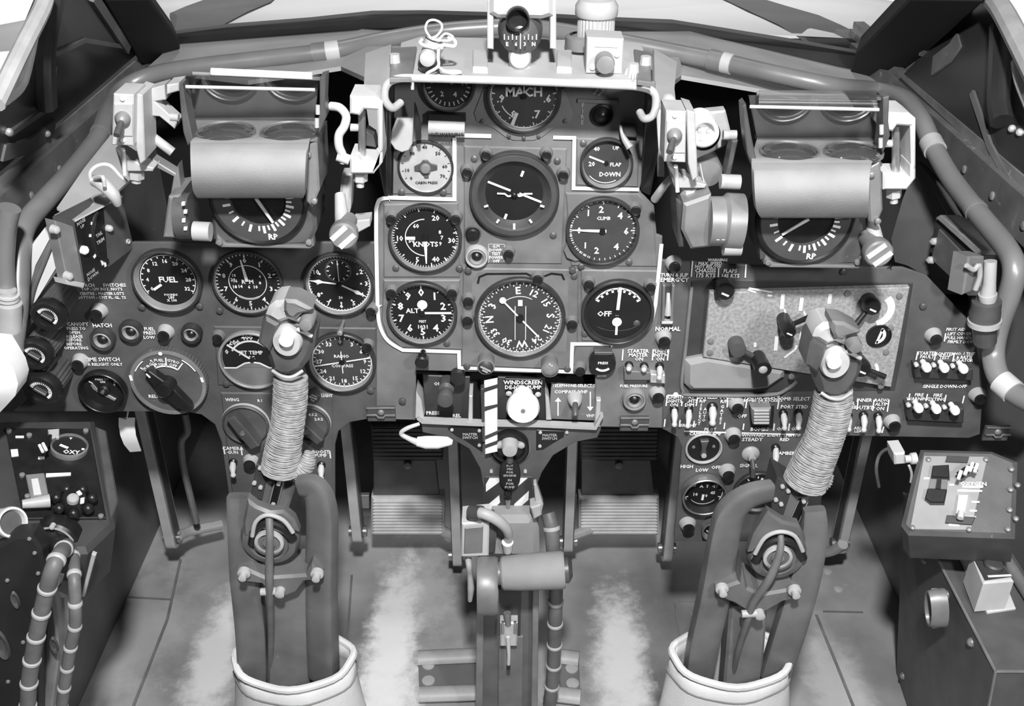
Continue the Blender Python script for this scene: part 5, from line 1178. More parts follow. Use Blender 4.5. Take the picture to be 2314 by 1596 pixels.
# ---------------------------------------------------------------- rudder pedals
FE = upright(1.32)
def pedal(x0, x1, label, ylo=1214, yhi=962):
    t = thing('rudder_pedal', label, 'pedal', at_Y((x0 + x1) / 2, ylo, 1.32))
    pp(FE, [(x0 + 6, yhi + 78), (x1 - 20, yhi + 78), (x1 - 10, 1130), (x0 + 6, 1130)], -.012, -.004, 'column', 'back_plate', t)  # back and toe plates coloured dark in place of the panel's shadow
    pp(FE, [(x0, yhi), (x1, yhi), (x1 - 4, yhi + 80), (x0 + 4, yhi + 80)], -.012, 0, 'dark_metal', 'toe_plate', t, .003)
    pp(FE, [(x0, 1126), (x1, 1126), (x1, ylo), (x0, ylo)], -.02, .004, 'pedal_rubber', 'tread', t, .006)
    for i in range(11):
        y = 1134 + i * 7; b = B(); P = FE.pts([(x0 + 5, y), (x1 - 5, y)], .004); b.tube([(*P[0], .004), (*P[1], .004)], .0020, 6); Wp(b, FE).put('rib', 'pedal_rubber', t, world=True)
    for i in range(8):
        y = yhi + 8 + i * 9; b = B(); P = FE.pts([(x0 + 5, y), (x1 - 5, y)], 0); b.tube([(*P[0], 0), (*P[1], 0)], .0020, 6); Wp(b, FE).put('rib', 'dark_metal', t, world=True)
    pd(FE, (x0 + x1) / 2, yhi + 90, [(9, -.004), (9, .002), (0, .004)], 'grey_metal', 'bolt', t, 0, 12)
    pp(FE, [(x0 - 4, 1120), (x0 - 30, 1120)][::1] + [(x0 - 30, 1150), (x0 - 4, 1150)], -.012, -.004, 'grey_metal', 'hanger_lug', t)
pedal(838, 1004, 'ribbed grey rudder pedal left of the pedestal'); pedal(1308, 1490, 'ribbed grey rudder pedal right of the pedestal')
def arm(px, yb, yt, label, w=20, dy=.036, Y=1.285, lev=None):
    q = at_Y(px, yb, Y); top = V((0, 0, .57)); k = pxm(px, yb, Y); t = thing('pedal_hanger', label, 'pedal arm', q, 'hanging rudder pedal arms')
    b = B(); r = dy / 2; c = (Y + r, q.z + r)
    P = [(Y, top.z)] + [(c[0] - r * math.cos(a), c[1] - r * math.sin(a)) for a in [i * PI / 12 for i in range(13)]] + [(Y + dy, top.z)]
    b.prism(P, 0, w * k, .001); b.v = [V((q.x - w * k / 2 + p.z, p.x, p.y)) for p in b.v]; b.put('plate', 'pale_metal', t, world=True)
    b = B(); s = 1 if px < 1157 else -1
    b.prism([(x, z) for x, z in [(c[0] - r * .6, top.z)] + [(c[0] - r * .6 * math.cos(a), c[1] - r * .6 * math.sin(a)) for a in [i * PI / 10 for i in range(11)]] + [(c[0] + r * .6, top.z)]], 0, w * k * 1.25); b.v = [V((q.x - w * k * .625 + p.z, p.x, p.y)) for p in b.v]; b.put('web', 'dark_metal', t, world=True)
    b = B(); b.cyl(V((q.x - w * k, c[0], c[1])), V((q.x + w * k, c[0], c[1])), .009, seg=14); b.put('pivot', 'steel', t, world=True)
    if lev:
        P = [at_Y(x, y, Yv) for x, y, Yv in lev]; b = B(); b.tube(smooth_path(P, 4), .009, 10); b.put('link', 'lamp_collar', t, world=True)
arm(388, 1250, 940, 'hanging pedal arm at the far left beside the bent rod', lev=[(400, 1215, 1.30), (430, 1200, 1.33), (500, 1185, 1.36)])
arm(808, 1236, 1020, 'hanging pedal arm between the left stick and left pedal')
arm(1034, 1290, 1060, 'hanging pedal arm just left of the square box', lev=[(1030, 1212, 1.30), (1010, 1205, 1.32), (985, 1190, 1.34)])
arm(1284, 1258, 1020, 'hanging pedal arm just right of the ribbed hose', lev=[(1290, 1212, 1.30), (1330, 1198, 1.32), (1360, 1190, 1.34)])
arm(1508, 1282, 1040, 'hanging pedal arm right of the right pedal', dy=.045)
arm(1900, 1262, 1040, 'hanging pedal arm right of the right stick', lev=[(1905, 1230, 1.28), (1880, 1245, 1.30), (1850, 1250, 1.32)])
t = thing('control_rod', 'thin bent steel rod hanging beside the far left pedal arm', 'rod', at_Y(430, 1190, 1.30))
b = B(); b.tube(smooth_path([at_Y(x, y, Yv) for x, y, Yv in ((418, 935, 1.28), (424, 975, 1.28), (410, 1000, 1.28), (416, 1060, 1.28), (432, 1130, 1.29), (444, 1180, 1.30))], 5), .0055, 10); b.put('rod', 'grey_metal', t, world=True)
t = thing('hanging_tag', 'white curved paper tag hanging under the left panel', 'tag', at_Y(292, 1018, 1.1))
P = [((268, 945), (305, 945)), ((268, 962), (304, 962)), ((272, 985), (307, 985)), ((280, 1005), (313, 1003)), ((294, 1022), (319, 1020))]
vs_ = []
for i, (l, r) in enumerate(P):
    for q in (l, r): vs_.append(at_Y(q[0], q[1], 1.10 - .012 * math.sin(i * .8)))
vs_ += [p + V((0, .001, 0)) for p in vs_]
b = B(); n = len(P); fs_ = []
for i in range(n - 1): fs_ += [(2 * i, 2 * i + 1, 2 * i + 3, 2 * i + 2), (2 * n + 2 * i, 2 * n + 2 * i + 2, 2 * n + 2 * i + 3, 2 * n + 2 * i + 1), (2 * i, 2 * i + 2, 2 * n + 2 * i + 2, 2 * n + 2 * i), (2 * i + 1, 2 * n + 2 * i + 1, 2 * n + 2 * i + 3, 2 * i + 3)]
fs_ += [(0, 2 * n, 2 * n + 1, 1), (2 * n - 2, 2 * n - 1, 4 * n - 1, 4 * n - 2)]
b.add(vs_, fs_); b.put('paper', 'cloth_white', t, world=True)
b = B(); b.tube([at_Y(286, 948, 1.10), at_Y(290, 926, 1.041)], .001, 6); b.put('string', 'cloth_white', t, world=True)
t = thing('connector_plug', 'white cable plug lying in the dark left of the pedestal', 'plug', at_Y(965, 1000, 1.01))
FK = upright(1.01)
pt(FK, [(948, 958, -.004), (920, 968, .0), (906, 980, 0), (925, 992, 0), (945, 1000, 0)], [4, 5, 5, 6, 9], 'cream', 'cable', t, 10); pt(FK, [(942, 998, 0), (962, 1000, 0), (990, 1000, 0), (1012, 998, 0), (1022, 1000, 0)], [11, 15, 15, 11, 6], 'white_paint', 'body', t, 16, 0)

t = thing('pedal_shaft', 'dark cross shaft from wall to wall carrying the pedal arms', 'shaft', (0, 1.30, .55))
b = B(); b.cyl((-.655, 1.30, .55), (.655, 1.30, .55), .016, seg=16); b.put('shaft', 'black_paint', t, world=True)
# ---------------------------------------------------------------- the two gunsights
FZ = upright(.955)
def loft(fr, rows, m, name, par, th=0.0, ang=35):
    """surface through rows of (px_left, px_right, py, height): seen edge to edge across the picture"""
    vs_, fs_ = [], []
    for l, r, y, h in rows:
        a = fr.uv(l, y, h); c = fr.uv(r, y, h); vs_ += [V((*a, h)), V((*c, h))]
    n = len(rows); b = B()
    for i in range(n - 1): fs_.append((2 * i, 2 * i + 1, 2 * i + 3, 2 * i + 2))
    if th:
        back = [p - V((0, 0, th)) for p in vs_]; k = len(vs_); vs_ = vs_ + back
        fs_ += [tuple(i + k for i in f[::-1]) for f in fs_]
        for i in range(n - 1): fs_ += [(2 * i, 2 * i + 2, k + 2 * i + 2, k + 2 * i), (2 * i + 1, k + 2 * i + 1, k + 2 * i + 3, 2 * i + 3)]
        fs_ += [(0, k, k + 1, 1), (2 * n - 2, 2 * n - 1, k + 2 * n - 1, k + 2 * n - 2)]
    else: b.open = True
    b.add(vs_, fs_); return Wp(b, fr).put(name, m, par, world=True, ang=ang)
def gunsight(ox, oy, dx, side, label, bar_top, needle):
    """ox, oy: shift of the upper works, dx: shift of the dial below them"""
    S = lambda pts: [(x + ox, y + oy) for x, y in pts]
    t = thing('gunsight', label, 'gunsight', at_Y(580 + ox, 560 + oy, .955))
    D = lambda pts: [(x + dx, y + oy) for x, y in pts]
    # dial unit
    pp(FZ, D([(490, 440), (710, 440), (716, 520), (700, 555), (560, 562), (480, 545), (476, 470)]), -.07, -.006, 'panel_grey', 'case', t, .004)
    ear = pp(FZ, D([(490, 532), (510, 552), (690, 556), (708, 538), (710, 556), (700, 563), (500, 560), (486, 552)]), -.012, -.002, 'panel_mid', 'mounting_plate', t, .001)
    for x in (496, 698): pd(FZ, x + dx, 548 + oy, [(7, -.002), (7, .001), (0, .002)], 'grey_metal', 'screw', t, 0, 12)
    cx, cy = 582 + dx, 452 + oy; hz = .002; k = FZ.sc(cx, cy, hz); u = FZ.uv(cx, cy, hz)
    b = B(k); b.m = M4.Translation((u[0], u[1], 0)); e = 1 / k
    b.lathe([(112, -.006 * e), (112, .001 * e), (106, .004 * e), (102, .002 * e)], 48); Wp(b, FZ).put('dial_rim', 'black_plastic', t, world=True)
    b = B(k); b.m = M4.Translation((u[0], u[1], 0)); b.lathe([(102, .0005 * e), (102, .0018 * e), (64, .0018 * e), (62, -.003 * e), (0, -.003 * e)], 48); sr = Wp(b, FZ).put('scale_ring', 'dial_grey', t, world=True)
    b = B(k); b.m = M4.Translation((u[0], u[1], 0)); b.disc(62, -.002 * e, seg=40); Wp(b, FZ).put('dial_well', 'black_plastic', t, world=True)
    b = B(k); b.m = M4.Translation((u[0], u[1], 0)); z = .0025 * e
    for i in range(18):
        a = math.radians(85 + i * 9 if i < 12 else 200 + (i - 12) * 15); r0, r1 = (64, 76 if i % 2 else 82); b.strip([(r0 * math.sin(a), r0 * math.cos(a)), (r1 * math.sin(a), r1 * math.cos(a))], 4 if i % 2 else 6, z)
    b.text('RP', 24, -91, 20, z, 0); Wp(b, FZ).put('scale_marks', 'print_white', sr, world=True)
    b = B(k); b.m = M4.Translation((u[0], u[1], 0)) @ M4.Rotation(-math.radians(needle), 4, 'Z'); b.prism([(-3.5, -6), (3.5, -6), (2.5, 62), (-2.5, 62)], .002 * e, .004 * e); Wp(b, FZ).put('needle', 'cream', t, world=True)
    # padded visor
    vr = [(430, 700, 318, .010), (430, 696, 324, .028), (430, 692, 346, .047), (431, 690, 380, .056), (433, 689, 410, .054), (437, 688, 434, .044), (446, 685, 448, .034)]; R_ = []
    for i in range(len(vr) - 1):
        P4 = [V(vr[max(i - 1, 0)]), V(vr[i]), V(vr[i + 1]), V(vr[min(i + 2, len(vr) - 1)])]
        for q in range(3):
            f = q / 3; R_.append(.5 * (2 * P4[1] + (P4[2] - P4[0]) * f + (2 * P4[0] - 5 * P4[1] + 4 * P4[2] - P4[3]) * f * f + (3 * P4[1] - P4[0] - 3 * P4[2] + P4[3]) * f ** 3))
    R_.append(V(vr[-1])); loft(FZ, [(r[0] + ox, r[1] + ox, r[2] + oy, r[3]) for r in R_], 'pad', 'padded_visor', t, .012, 60)
    pp(FZ, S([(686, 335), (716, 318), (722, 430), (705, 470), (690, 455)]), -.05, .012, 'grey_metal', 'side_casting', t, .002)
    for x, y in ((696, 350), (710, 455)): pd(FZ, x + ox, y + oy, [(7, .012), (7, .016), (0, .018)], 'grey_metal', 'screw', t, .015, 12)
    # lens deck
    loft(FZ, [(426 + ox, 716 + ox, 320 + oy, .012), (440 + ox, 708 + ox, 270 + oy, -.045)], 'grey_metal', 'lens_deck', t, .006)
    a = FZ.m @ V((*FZ.uv(426 + ox, 320 + oy, .012), .012)); c = FZ.m @ V((*FZ.uv(716 + ox, 320 + oy, .012), .012)); dd = FZ.m @ V((*FZ.uv(440 + ox, 270 + oy, -.045), -.045))
    FLn = frame3(a, c, dd)
    for x in (510, 655):
        lr = pd(FLn, x + ox, 297 + oy, [(68, 0), (68, .003), (65, .005), (62, .004)], 'steel', 'lens_ring', t, .003, 32, sy=.82)
        pd(FLn, x + ox, 297 + oy, [(63, .003), (50, .007), (26, .010), (0, .011)], 'lens', 'lens', lr, .005, 32, sy=.82)
    # reflector glass, leaning back to the pilot
    loft(FZ, [(432 + ox, 712 + ox, 268 + oy, -.048), (418 + ox, 722 + ox, 172 + oy, .012)], 'reflector', 'reflector_glass', t, .003)
    loft(FZ, [(436 + ox, 708 + ox, 262 + oy, -.062), (428 + ox, 716 + ox, 205 + oy, -.055)], 'panel_dark', 'back_screen', t, .003)
    pt(FZ, [(420 + ox, 196 + oy, .012), (712 + ox, 203 + oy, .012)], 4, 'pale_metal', 'cross_bar', t, 10, 0)
    pt(FZ, [(436 + ox, 166 + oy, .006), (724 + ox, 178 + oy, .006)], 4.5, 'grey_metal', 'top_bar', t, 10, 0)
    if bar_top: pt(FZ, [(478 + ox, 162 + oy, .010), (706 + ox, 172 + oy, .010)], 8.5, 'white_paint', 'diffuser_rod', t, 14, 0)
    else: loft(FZ, [(440 + ox, 712 + ox, 200 + oy, .008), (442 + ox, 706 + ox, 160 + oy, .016)], 'reflector', 'upper_glass', t, .002)
    for pts in ([(404, 196), (412, 190), (424, 262), (436, 318), (424, 330), (414, 300), (408, 250)], [(722, 176), (736, 172), (734, 230), (738, 262), (722, 300), (716, 290), (722, 240)]):
        pp(FZ, S(pts), -.006, .014, 'dark_metal', 'side_bracket', t, .001)
    for x, y in ((718, 250), (716, 280)): pt(FZ, [(x + ox, y - 12 + oy, .016), (x + ox, y + 8 + oy, .016)], 5, 'pale_metal', 'adjusting_screw', t, 10, 0)
    # range drum at the left
    if side < 0:
        pp(FZ, S([(380, 445), (408, 440), (402, 540), (368, 538)]), -.04, .010, 'grey_metal', 'drum_bracket', t, .002)
        pt(FZ, [(404 + ox, 488 + oy, .004), (436 + ox, 488 + oy, .004)], 52, 'dark_metal', 'range_drum', t, 32, 0)
        pt(FZ, [(438 + ox, 522 + oy, .014), (476 + ox, 524 + oy, .014)], 22, 'lamp_collar', 'range_roller', t, 24, 0)
        ts = [(413, 462), (418, 480), (414, 500), (418, 518)]
    else:
        pp(FZ, [(1545, 462), (1608, 440), (1606, 560), (1562, 565), (1540, 520)], -.05, .016, 'grey_metal', 'drum_bracket', t, .003)
        pt(FZ, [(1600, 500, .006), (1632, 500, .006), (1638, 500, .006), (1674, 502, .006)], [56, 56, 64, 64], 'grey_metal', 'range_drum', t, 36, 0)
        pt(FZ, [(1634, 556, .016), (1674, 556, .016)], 22, 'lamp_collar', 'range_roller', t, 24, 0)
        pp(FZ, [(1528, 450), (1546, 460), (1545, 560), (1535, 560)], -.05, .006, 'dark_metal', 'end_plate', t, .002)
        ts = [(1622, 520), (1630, 530), (1622, 540), (1634, 540)]
    for x, y in ts: pp(FZ, [(x + (ox if side < 0 else 0) - 3, y - 4), (x + (ox if side < 0 else 0) + 4, y - 4), (x + (ox if side < 0 else 0) + 4, y + 3), (x + (ox if side < 0 else 0) - 3, y + 3)], .026, .029, 'print_white', 'engraved_mark', t, 0)
    return t
gunsight(0, 0, 0, -1, 'left gunsight with pale padded visor and white rod along the glass', True, 152)
gunsight(1274, 45, 1240, 1, 'right gunsight with pale padded visor and bare glass top', False, 235)

# clamps, switch boxes and knobs that carry the sights
def clamp(x, y, label):
    t = thing('clamp_bracket', label, 'bracket', at_Y(x + 30, y + 180, .95))
    P = lambda pts: [(a + x, c + y) for a, c in pts]
    pp(FZ, P([(0, 0), (58, 2), (74, 14), (74, 128), (64, 140), (64, 124), (62, 32), (32, 30), (22, 44), (0, 40)]), -.03, .010, 'cream', 'upper_jaw', t, .002)
    pp(FZ, P([(0, 138), (18, 138), (26, 148), (62, 148), (62, 120), (74, 120), (74, 150), (54, 176), (0, 176)]), -.03, .010, 'cream', 'lower_jaw', t, .002)
    pt(FZ, [(x + 28, y + 30, -.008), (x + 28, y + 152, -.008)], 9, 'steel', 'pillar', t, 16, 0)
    pt(FZ, [(x + 24, y + 174, -.006), (x + 24, y + 190, -.006)], 17, 'pale_metal', 'hexagon_nut', t, 6, 0); pt(FZ, [(x + 24, y + 188, -.006), (x + 24, y + 204, -.006)], 9, 'pale_metal', 'bolt_end', t, 12, 0)
    pt(FZ, [(x + 2, y + 70, -.01), (x + 22, y + 70, -.01)], 9, 'pale_metal', 'pivot_pin', t, 12, 0)
    pp(FZ, P([(36, 78), (54, 90), (60, 116), (36, 112)]), -.04, -.02, 'dark_metal', 'pawl', t)
clamp(790, 218, 'cream square clamp bracket at the right of the left gunsight'); clamp(1996, 254, 'cream square clamp bracket at the right of the right gunsight')
t = thing('white_cable', 'thick white cable curving down the right of the left gunsight', 'cable', at_Y(775, 365, .95))
pt(FZ, [(748, 240, -.005), (768, 244, 0), (782, 262, .002), (778, 285, .004), (766, 305, .004), (766, 330, .004), (774, 350, .002), (776, 366, 0)], 10, 'cream', 'cable', t, 14)
pt(FZ, [(762, 352, .002), (790, 362, .002)], 12, 'cream', 'cable_tie', t, 12, 0)
def sight_switch(x, y, label, wide=0):
    t = thing('sight_switch_box', label, 'switch box', at_Y(x + 30, y + 180, .93))
    F2 = upright(.925); P = lambda pts: [(a + x, c + y) for a, c in pts]
    pp(F2, P([(0, 0), (46, 2), (44, 118), (-4, 116)]), -.035, 0, 'pale_metal', 'box', t, .001)
    pp(F2, P([(2, 24), (44, 24), (43, 96), (0, 96)]), 0, .0015, 'lamp_collar', 'front_plate', t, .0004)
    for yy in (12, 106): pd(F2, x + 20, y + yy, [(5, 0), (5, .002), (0, .003)], 'white_paint', 'screw', t, .002, 10)
    pd(F2, x + 20, y + 58, [(17, .001), (17, .005), (14, .007), (9, .010), (0, .012)], 'grey_metal', 'boss', t, .005)
    pt(F2, [(x + 18, y + 64, .010), (x + 12, y + 80, .020), (x + 8, y + 94, .026)], [6, 8, 8], 'dark_metal', 'toggle', t, 12, 0)
    pp(F2, P([(46, -2), (66, 4), (72, 150), (60, 160), (50, 120)]), -.05, -.012, 'lamp_collar', 'bracket_plate', t, .001)
    pp(F2, P([(4, 124), (60, 160), (92, 168), (88, 176), (20, 176)]), -.05, -.03, 'lamp_collar', 'lower_bracket', t, .001)
    pt(F2, [(x + 52, y + 176, -.04), (x + 52, y + 190, -.04)], 18, 'pale_metal', 'hexagon_nut', t, 6, 0); pt(F2, [(x + 52, y + 188, -.04), (x + 52, y + 200, -.04)], 11, 'pale_metal', 'bolt_end', t, 12, 0)
    pt(F2, [(x + 22, y + 126, -.01), (x + 24, y + 150, -.02), (x + 26, y + 184, -.02)], 5, 'cream', 'wire', t, 10)
sight_switch(256, 212, 'pale toggle switch box at the left of the left gunsight'); sight_switch(1505, 250, 'pale toggle switch box at the left of the right gunsight')
t = thing('sight_bracket', 'pale bracket arm between the left switch box and gunsight', 'bracket', at_Y(365, 300, .95))
pp(FZ, [(325, 205), (372, 192), (374, 226), (350, 230), (400, 276), (394, 292), (360, 264), (330, 262)], -.03, -.01, 'lamp_collar', 'upper_arm', t, .001)
pt(FZ, [(332, 300, -.02), (390, 344, -.02)], 11, 'lamp_collar', 'strut_tube', t, 16, 0); pt(FZ, [(386, 264, -.012), (404, 266, -.012)], 9, 'lamp_collar', 'spacer', t, 12, 0)
pp(FZ, [(344, 360), (396, 392), (402, 372), (412, 450), (382, 460), (392, 400), (350, 378)], -.03, -.015, 'grey_metal', 'lower_arm', t, .001)
pp(FZ, [(376, 192), (404, 188), (404, 206), (376, 214)], -.03, -.005, 'pale_metal', 'clevis', t, .001)
t = thing('sight_socket', 'round white ringed socket between switch box and right gunsight', 'socket', at_Y(1592, 330, .95))
pd(FZ, 1592, 302, [(34, -.035), (34, -.006), (33, 0), (28, .002), (24, 0), (23, -.008), (0, -.008)], 'white_paint', 'ring', t, 0, 36)
pd(FZ, 1592, 306, [(36, -.05), (36, -.010)], 'black_plastic', 'barrel', t, -.01, 36)
for x, y in ((1582, 296), (1602, 298), (1586, 314)): pd(FZ, x, y, [(5, -.008), (5, -.003), (0, -.002)], 'lamp_collar', 'contact', t, -.003, 10)
t = thing('sight_backplate', 'pale support plate joining the right switch box to the gunsight', 'bracket', at_Y(1600, 440, .97))
pp(FZ, [(1560, 258), (1640, 250), (1652, 300), (1640, 330), (1620, 340), (1570, 365), (1565, 430), (1556, 440)], -.055, -.04, 'lamp_collar', 'plate', t, .002)
pd(FZ, 1600, 390, [(34, -.06), (34, -.03), (30, -.026), (0, -.024)], 'panel_mid', 'drum_end', t, -.03, 32)
pt(FZ, [(1634, 305, -.02), (1664, 305, -.02)], 11, 'lamp_collar', 'spacer', t, 14, 0); pt(FZ, [(1628, 410, -.01), (1672, 412, -.01)], 17, 'pale_metal', 'spacer', t, 18, 0)
pp(FZ, [(1655, 320), (1668, 318), (1650, 400), (1640, 400)], -.03, -.01, 'dark_metal', 'link', t)
for a, c in (((1582, 370), (1596, 440)), ((1574, 400), (1592, 480))): pt(FZ, [(*a, -.01), (*c, -.005)], 1.2, 'cream', 'thread', t, 6, 0)
pt(FZ, [(1545, 388, -.03), (1520, 400, -.02), (1498, 424, -.02), (1480, 450, -.04)], [7, 8, 9, 10], 'cream', 'cable_end', t, 12)
def striped_knob(x, y, tail, label):
    F2 = upright(.93); t = thing('striped_control', label, 'knob', at_Y(x, y, .94)); u = F2.uv(x, y, .012); k = F2.sc(x, y, .012)
    b = B(); b.m = M4.Translation((u[0], u[1], 0)); b.lathe([(20 * k, -.03), (20 * k, -.004), (31 * k, -.002), (33 * k, .004), (32 * k, .010), (28 * k, .012), (0, .012)], 36); hd = Wp(b, F2).put('head', 'grey_metal', t, world=True)
    for off in (-13, 13):
        b = B(); q = 27
        s = math.sqrt(q * q - off * off); d = (math.cos(math.radians(42)), math.sin(math.radians(42))); n = (-d[1], d[0])
        b.strip([(u[0] + (n[0] * off - d[0] * s) * k, u[1] + (n[1] * off - d[1] * s) * k), (u[0] + (n[0] * off + d[0] * s) * k, u[1] + (n[1] * off + d[1] * s) * k)], 12 * k, .0128); Wp(b, F2).put('white_stripe', 'white_paint', hd, world=True)
    pt(F2, [(a, c, h) for a, c, h in tail], [18, 16, 12], 'pale_metal', 'shaft', t, 16)
striped_knob(775, 536, [(776, 520, -.012), (772, 488, -.03), (768, 440, -.05)], 'round knob with white diagonal stripes below the left gunsight')
striped_knob(1988, 576, [(1982, 556, -.012), (1974, 520, -.03), (1968, 490, -.05)], 'round knob with white diagonal stripes below the right gunsight')
text('X', 2012, 604, 16, 'black_plastic', 20, .001)
t = thing('sight_post', 'pale support post behind the left striped knob', 'bracket', at_Y(780, 500, .99))
pp(FZ, [(772, 395), (796, 395), (792, 470), (780, 520), (764, 540), (748, 545), (756, 500), (766, 450)], -.06, -.04, 'pale_metal', 'post', t, .003)
pp(FZ, [(798, 500), (836, 496), (836, 512), (806, 528)], -.06, -.04, 'pale_metal', 'foot', t, .001)
t = thing('round_boss', 'pale round stud at the right end of the hood', 'stud', at_Y(1512, 236, 1.06))
F3 = upright(1.07); pd(F3, 1513, 236, [(17, 0), (17, .010), (12, .014), (0, .014)], 'cream', 'head', t, .012); pp(F3, [(1484, 250), (1498, 250), (1502, 400), (1486, 400)], -.003, .003, 'cream', 'strip', t)
# ---------------------------------------------------------------- control sticks
def helix(b, path, radii, wire, pitch, seg=18):
    """cord wound round a path"""
    L = [0]
    for i in range(1, len(path)): L.append(L[-1] + (path[i] - path[i - 1]).length)
    turns = L[-1] / pitch; n = int(turns * seg); pts = []
    T0 = (path[1] - path[0]).normalized(); u = T0.cross(V((0, 1, 0))).normalized(); i = 1
    for j in range(n + 1):
        s = L[-1] * j / n
        while i < len(L) - 1 and L[i] < s: i += 1
        f = (s - L[i - 1]) / max(1e-9, L[i] - L[i - 1]); c = path[i - 1].lerp(path[i], f); r = radii[i - 1] * (1 - f) + radii[i] * f
        t = (path[i] - path[i - 1]).normalized(); u = (u - t * u.dot(t)).normalized(); w = t.cross(u); a = 2 * PI * turns * j / n
        wob = 1 + .012 * math.sin(a * 3.3 + j * .7)
        pts.append(c + (u * math.cos(a) + w * math.sin(a)) * r * wob + t * (.0005 * math.sin(a * 2.7)))
    b.tube(pts, wire, 5)
def lin(vals, n):
    m = len(vals) - 1; out = []
    for i in range(n):
        x = i / (n - 1) * m; k = min(int(x), m - 1); out.append(vals[k] * (1 - (x - k)) + vals[k + 1] * (x - k))
    return out
def stick(q, label):
    t = thing('control_stick', label, 'control stick', at_Y(q['boot'][0][0] + 120, 1590, .84))
    FK1 = upright(.895); FK2 = upright(.855); FK3 = upright(.84)
    O = lambda pts, d=q['head']: [(x + d[0], y + d[1]) for x, y in pts]
    # head
    pp(FK1, O([(588, 777), (594, 735), (612, 722), (690, 726), (713, 756), (708, 796), (696, 820), (680, 840), (656, 852), (630, 851), (612, 840), (602, 806)]), -.022, .010, 'dark_metal', 'head', t, .006)
    pp(FK1, O([(592, 726), (600, 718), (630, 735), (620, 768), (608, 797), (582, 777)]), -.016, .018, 'dark_metal', 'trigger_guard', t, .003)
    pp(FK1, O([(598, 716), (606, 696), (622, 684), (642, 682), (650, 700), (690, 712), (700, 740), (680, 738), (650, 726), (628, 734)]), -.02, .014, 'pale_metal', 'top_casting', t, .005)
    pp(FK1, O([(642, 678), (668, 680), (706, 700), (702, 706), (676, 712), (664, 722), (648, 716), (640, 700)]), -.004, .024, 'panel_mid', 'thumb_shield', t, .003)
    x, y = O([(648, 773)])[0]
    bp = pd(FK1, x, y, [(34, .008), (34, .014), (30, .018), (0, .018)], 'pale_metal', 'button_plate', t, .016, 32, sy=1.15)
    pd(FK1, x - 2, y - 2, [(17, .018), (17, .023), (16, .026), (0, .027)], 'white_paint', 'thumb_button', bp, .026, 24)
    x, y = O([(692, 732)])[0]; pd(FK1, x, y, [(17, .004), (17, .022), (14, .028), (0, .029)], 'grey_metal', 'trim_knob', t, .024, 24)
    pt(FK1, [(a, c, h) for (a, c), h in zip(O([(672, 744), (690, 752), (704, 760)]), (.016, .018, .016))], 5, 'pale_metal', 'latch_bar', t, 10, 0)
    pt(FK1, [(a, c, h) for (a, c), h in zip(O([(616, 838), (636, 850), (660, 852), (684, 838)]), (.006, .013, .013, .006))], 4, 'lamp_collar', 'head_lip', t, 10)
    # cord bound grip
    P = smooth_path([FK1.m @ V((*FK1.uv(x, y, h), h)) for x, y, h in q['grip']], 8); k = FK1.sc(*q['grip'][0][:2]); R = lin([r * k for r in q['gr']], len(P))
    b = B(); b.tube(P, [r * .97 for r in R], 24); b.put('grip_core', 'cord', t, world=True)
    b = B(); helix(b, P, R, .0012, .0023); b.put('cord_wrap', 'cord', t, world=True)
    P = smooth_path([FK1.m @ V((*FK1.uv(x, y, h), h)) for x, y, h in q['rest']], 6); R = lin([r * k for r in q['rr']], len(P))
    b = B(); b.tube(P, R, 18); b.put('hand_rest', 'cord', t, world=True); b = B(); helix(b, P[1:], R[1:], .0011, .0024); b.put('rest_cord', 'cord', t, world=True)
    # neck block with slotted plate
    pp(FK1, q['neck'], -.028, .004, 'column', 'neck', t, .003)
    nb = pp(FK1, q['neckside'], -.03, .006, 'panel_dark', 'terminal_block', t, .001)
    for x, y in q['dots']: pd(FK1, x, y, [(5, .006), (5, .009), (0, .010)], 'lamp_collar', 'screw', nb, .009, 10)
    (x0, y0), (x1, y1) = q['slot']; sl = pt(FK1, [(x0, y0, .006), (x1, y1, .006)], 11, 'lamp_collar', 'slot_rim', t, 12, 0); pt(FK1, [(x0, y0, .009), (x1, y1, .009)], 8.5, 'black_plastic', 'slot', sl, 12, 0)
    for x, y in ((x0, y0), (x1, y1)): pd(FK1, x, y, [(5, .010), (5, .0145), (0, .015)], 'lamp_collar', 'screw', t, .012, 10)
    # pivot fork and hub
    hx, hy = q['hub']
    hb = pd(FK2, hx, hy, [(66, -.012), (68, -.004), (60, .004), (46, .006), (44, .002), (34, .002), (32, .008), (22, .010), (0, .010)], 'column', 'hub', t, .004, 40)
    pd(FK2, hx, hy, [(33, .006), (33, .010), (26, .011), (24, .008)], 'lamp_collar', 'hub_ring', hb, .010, 32); pd(FK2, hx, hy, [(14, .008), (14, .013), (0, .014)], 'grey_metal', 'hub_bolt', hb, .012, 20)
    pp(FK2, q['yoke'], -.006, .006, 'column', 'yoke', t, .003); pt(FK2, [(x, y, .008) for x, y in q['yarc']], 5, 'lamp_collar', 'yoke_lip', t, 10); pt(FK2, [(x, y + 16, .003) for x, y in q['yarc']], 11, 'black_plastic', 'yoke_opening', t, 10)
    # twin legs and middle channel
    for nm, path, rr in (('leg', q['legL'], q['lrL']), ('leg', q['legR'], q['lrR'])):
        pt(FK2, path, rr, 'column', nm, t, 28, flat=.6, sq=True)
    pp(FK2, q['mid'], -.03, -.004, 'panel_mid', 'middle_channel', t, .003)
    pp(FK2, q['cross'], -.03, .014, 'column', 'cross_bracket', t, .003)
    for x, y in q['bolts']: pd(FK2, x, y, [(15, .014), (15, .018), (9, .019), (9, .026), (0, .027)], 'lamp_collar', 'bolt', t, .024, 14)
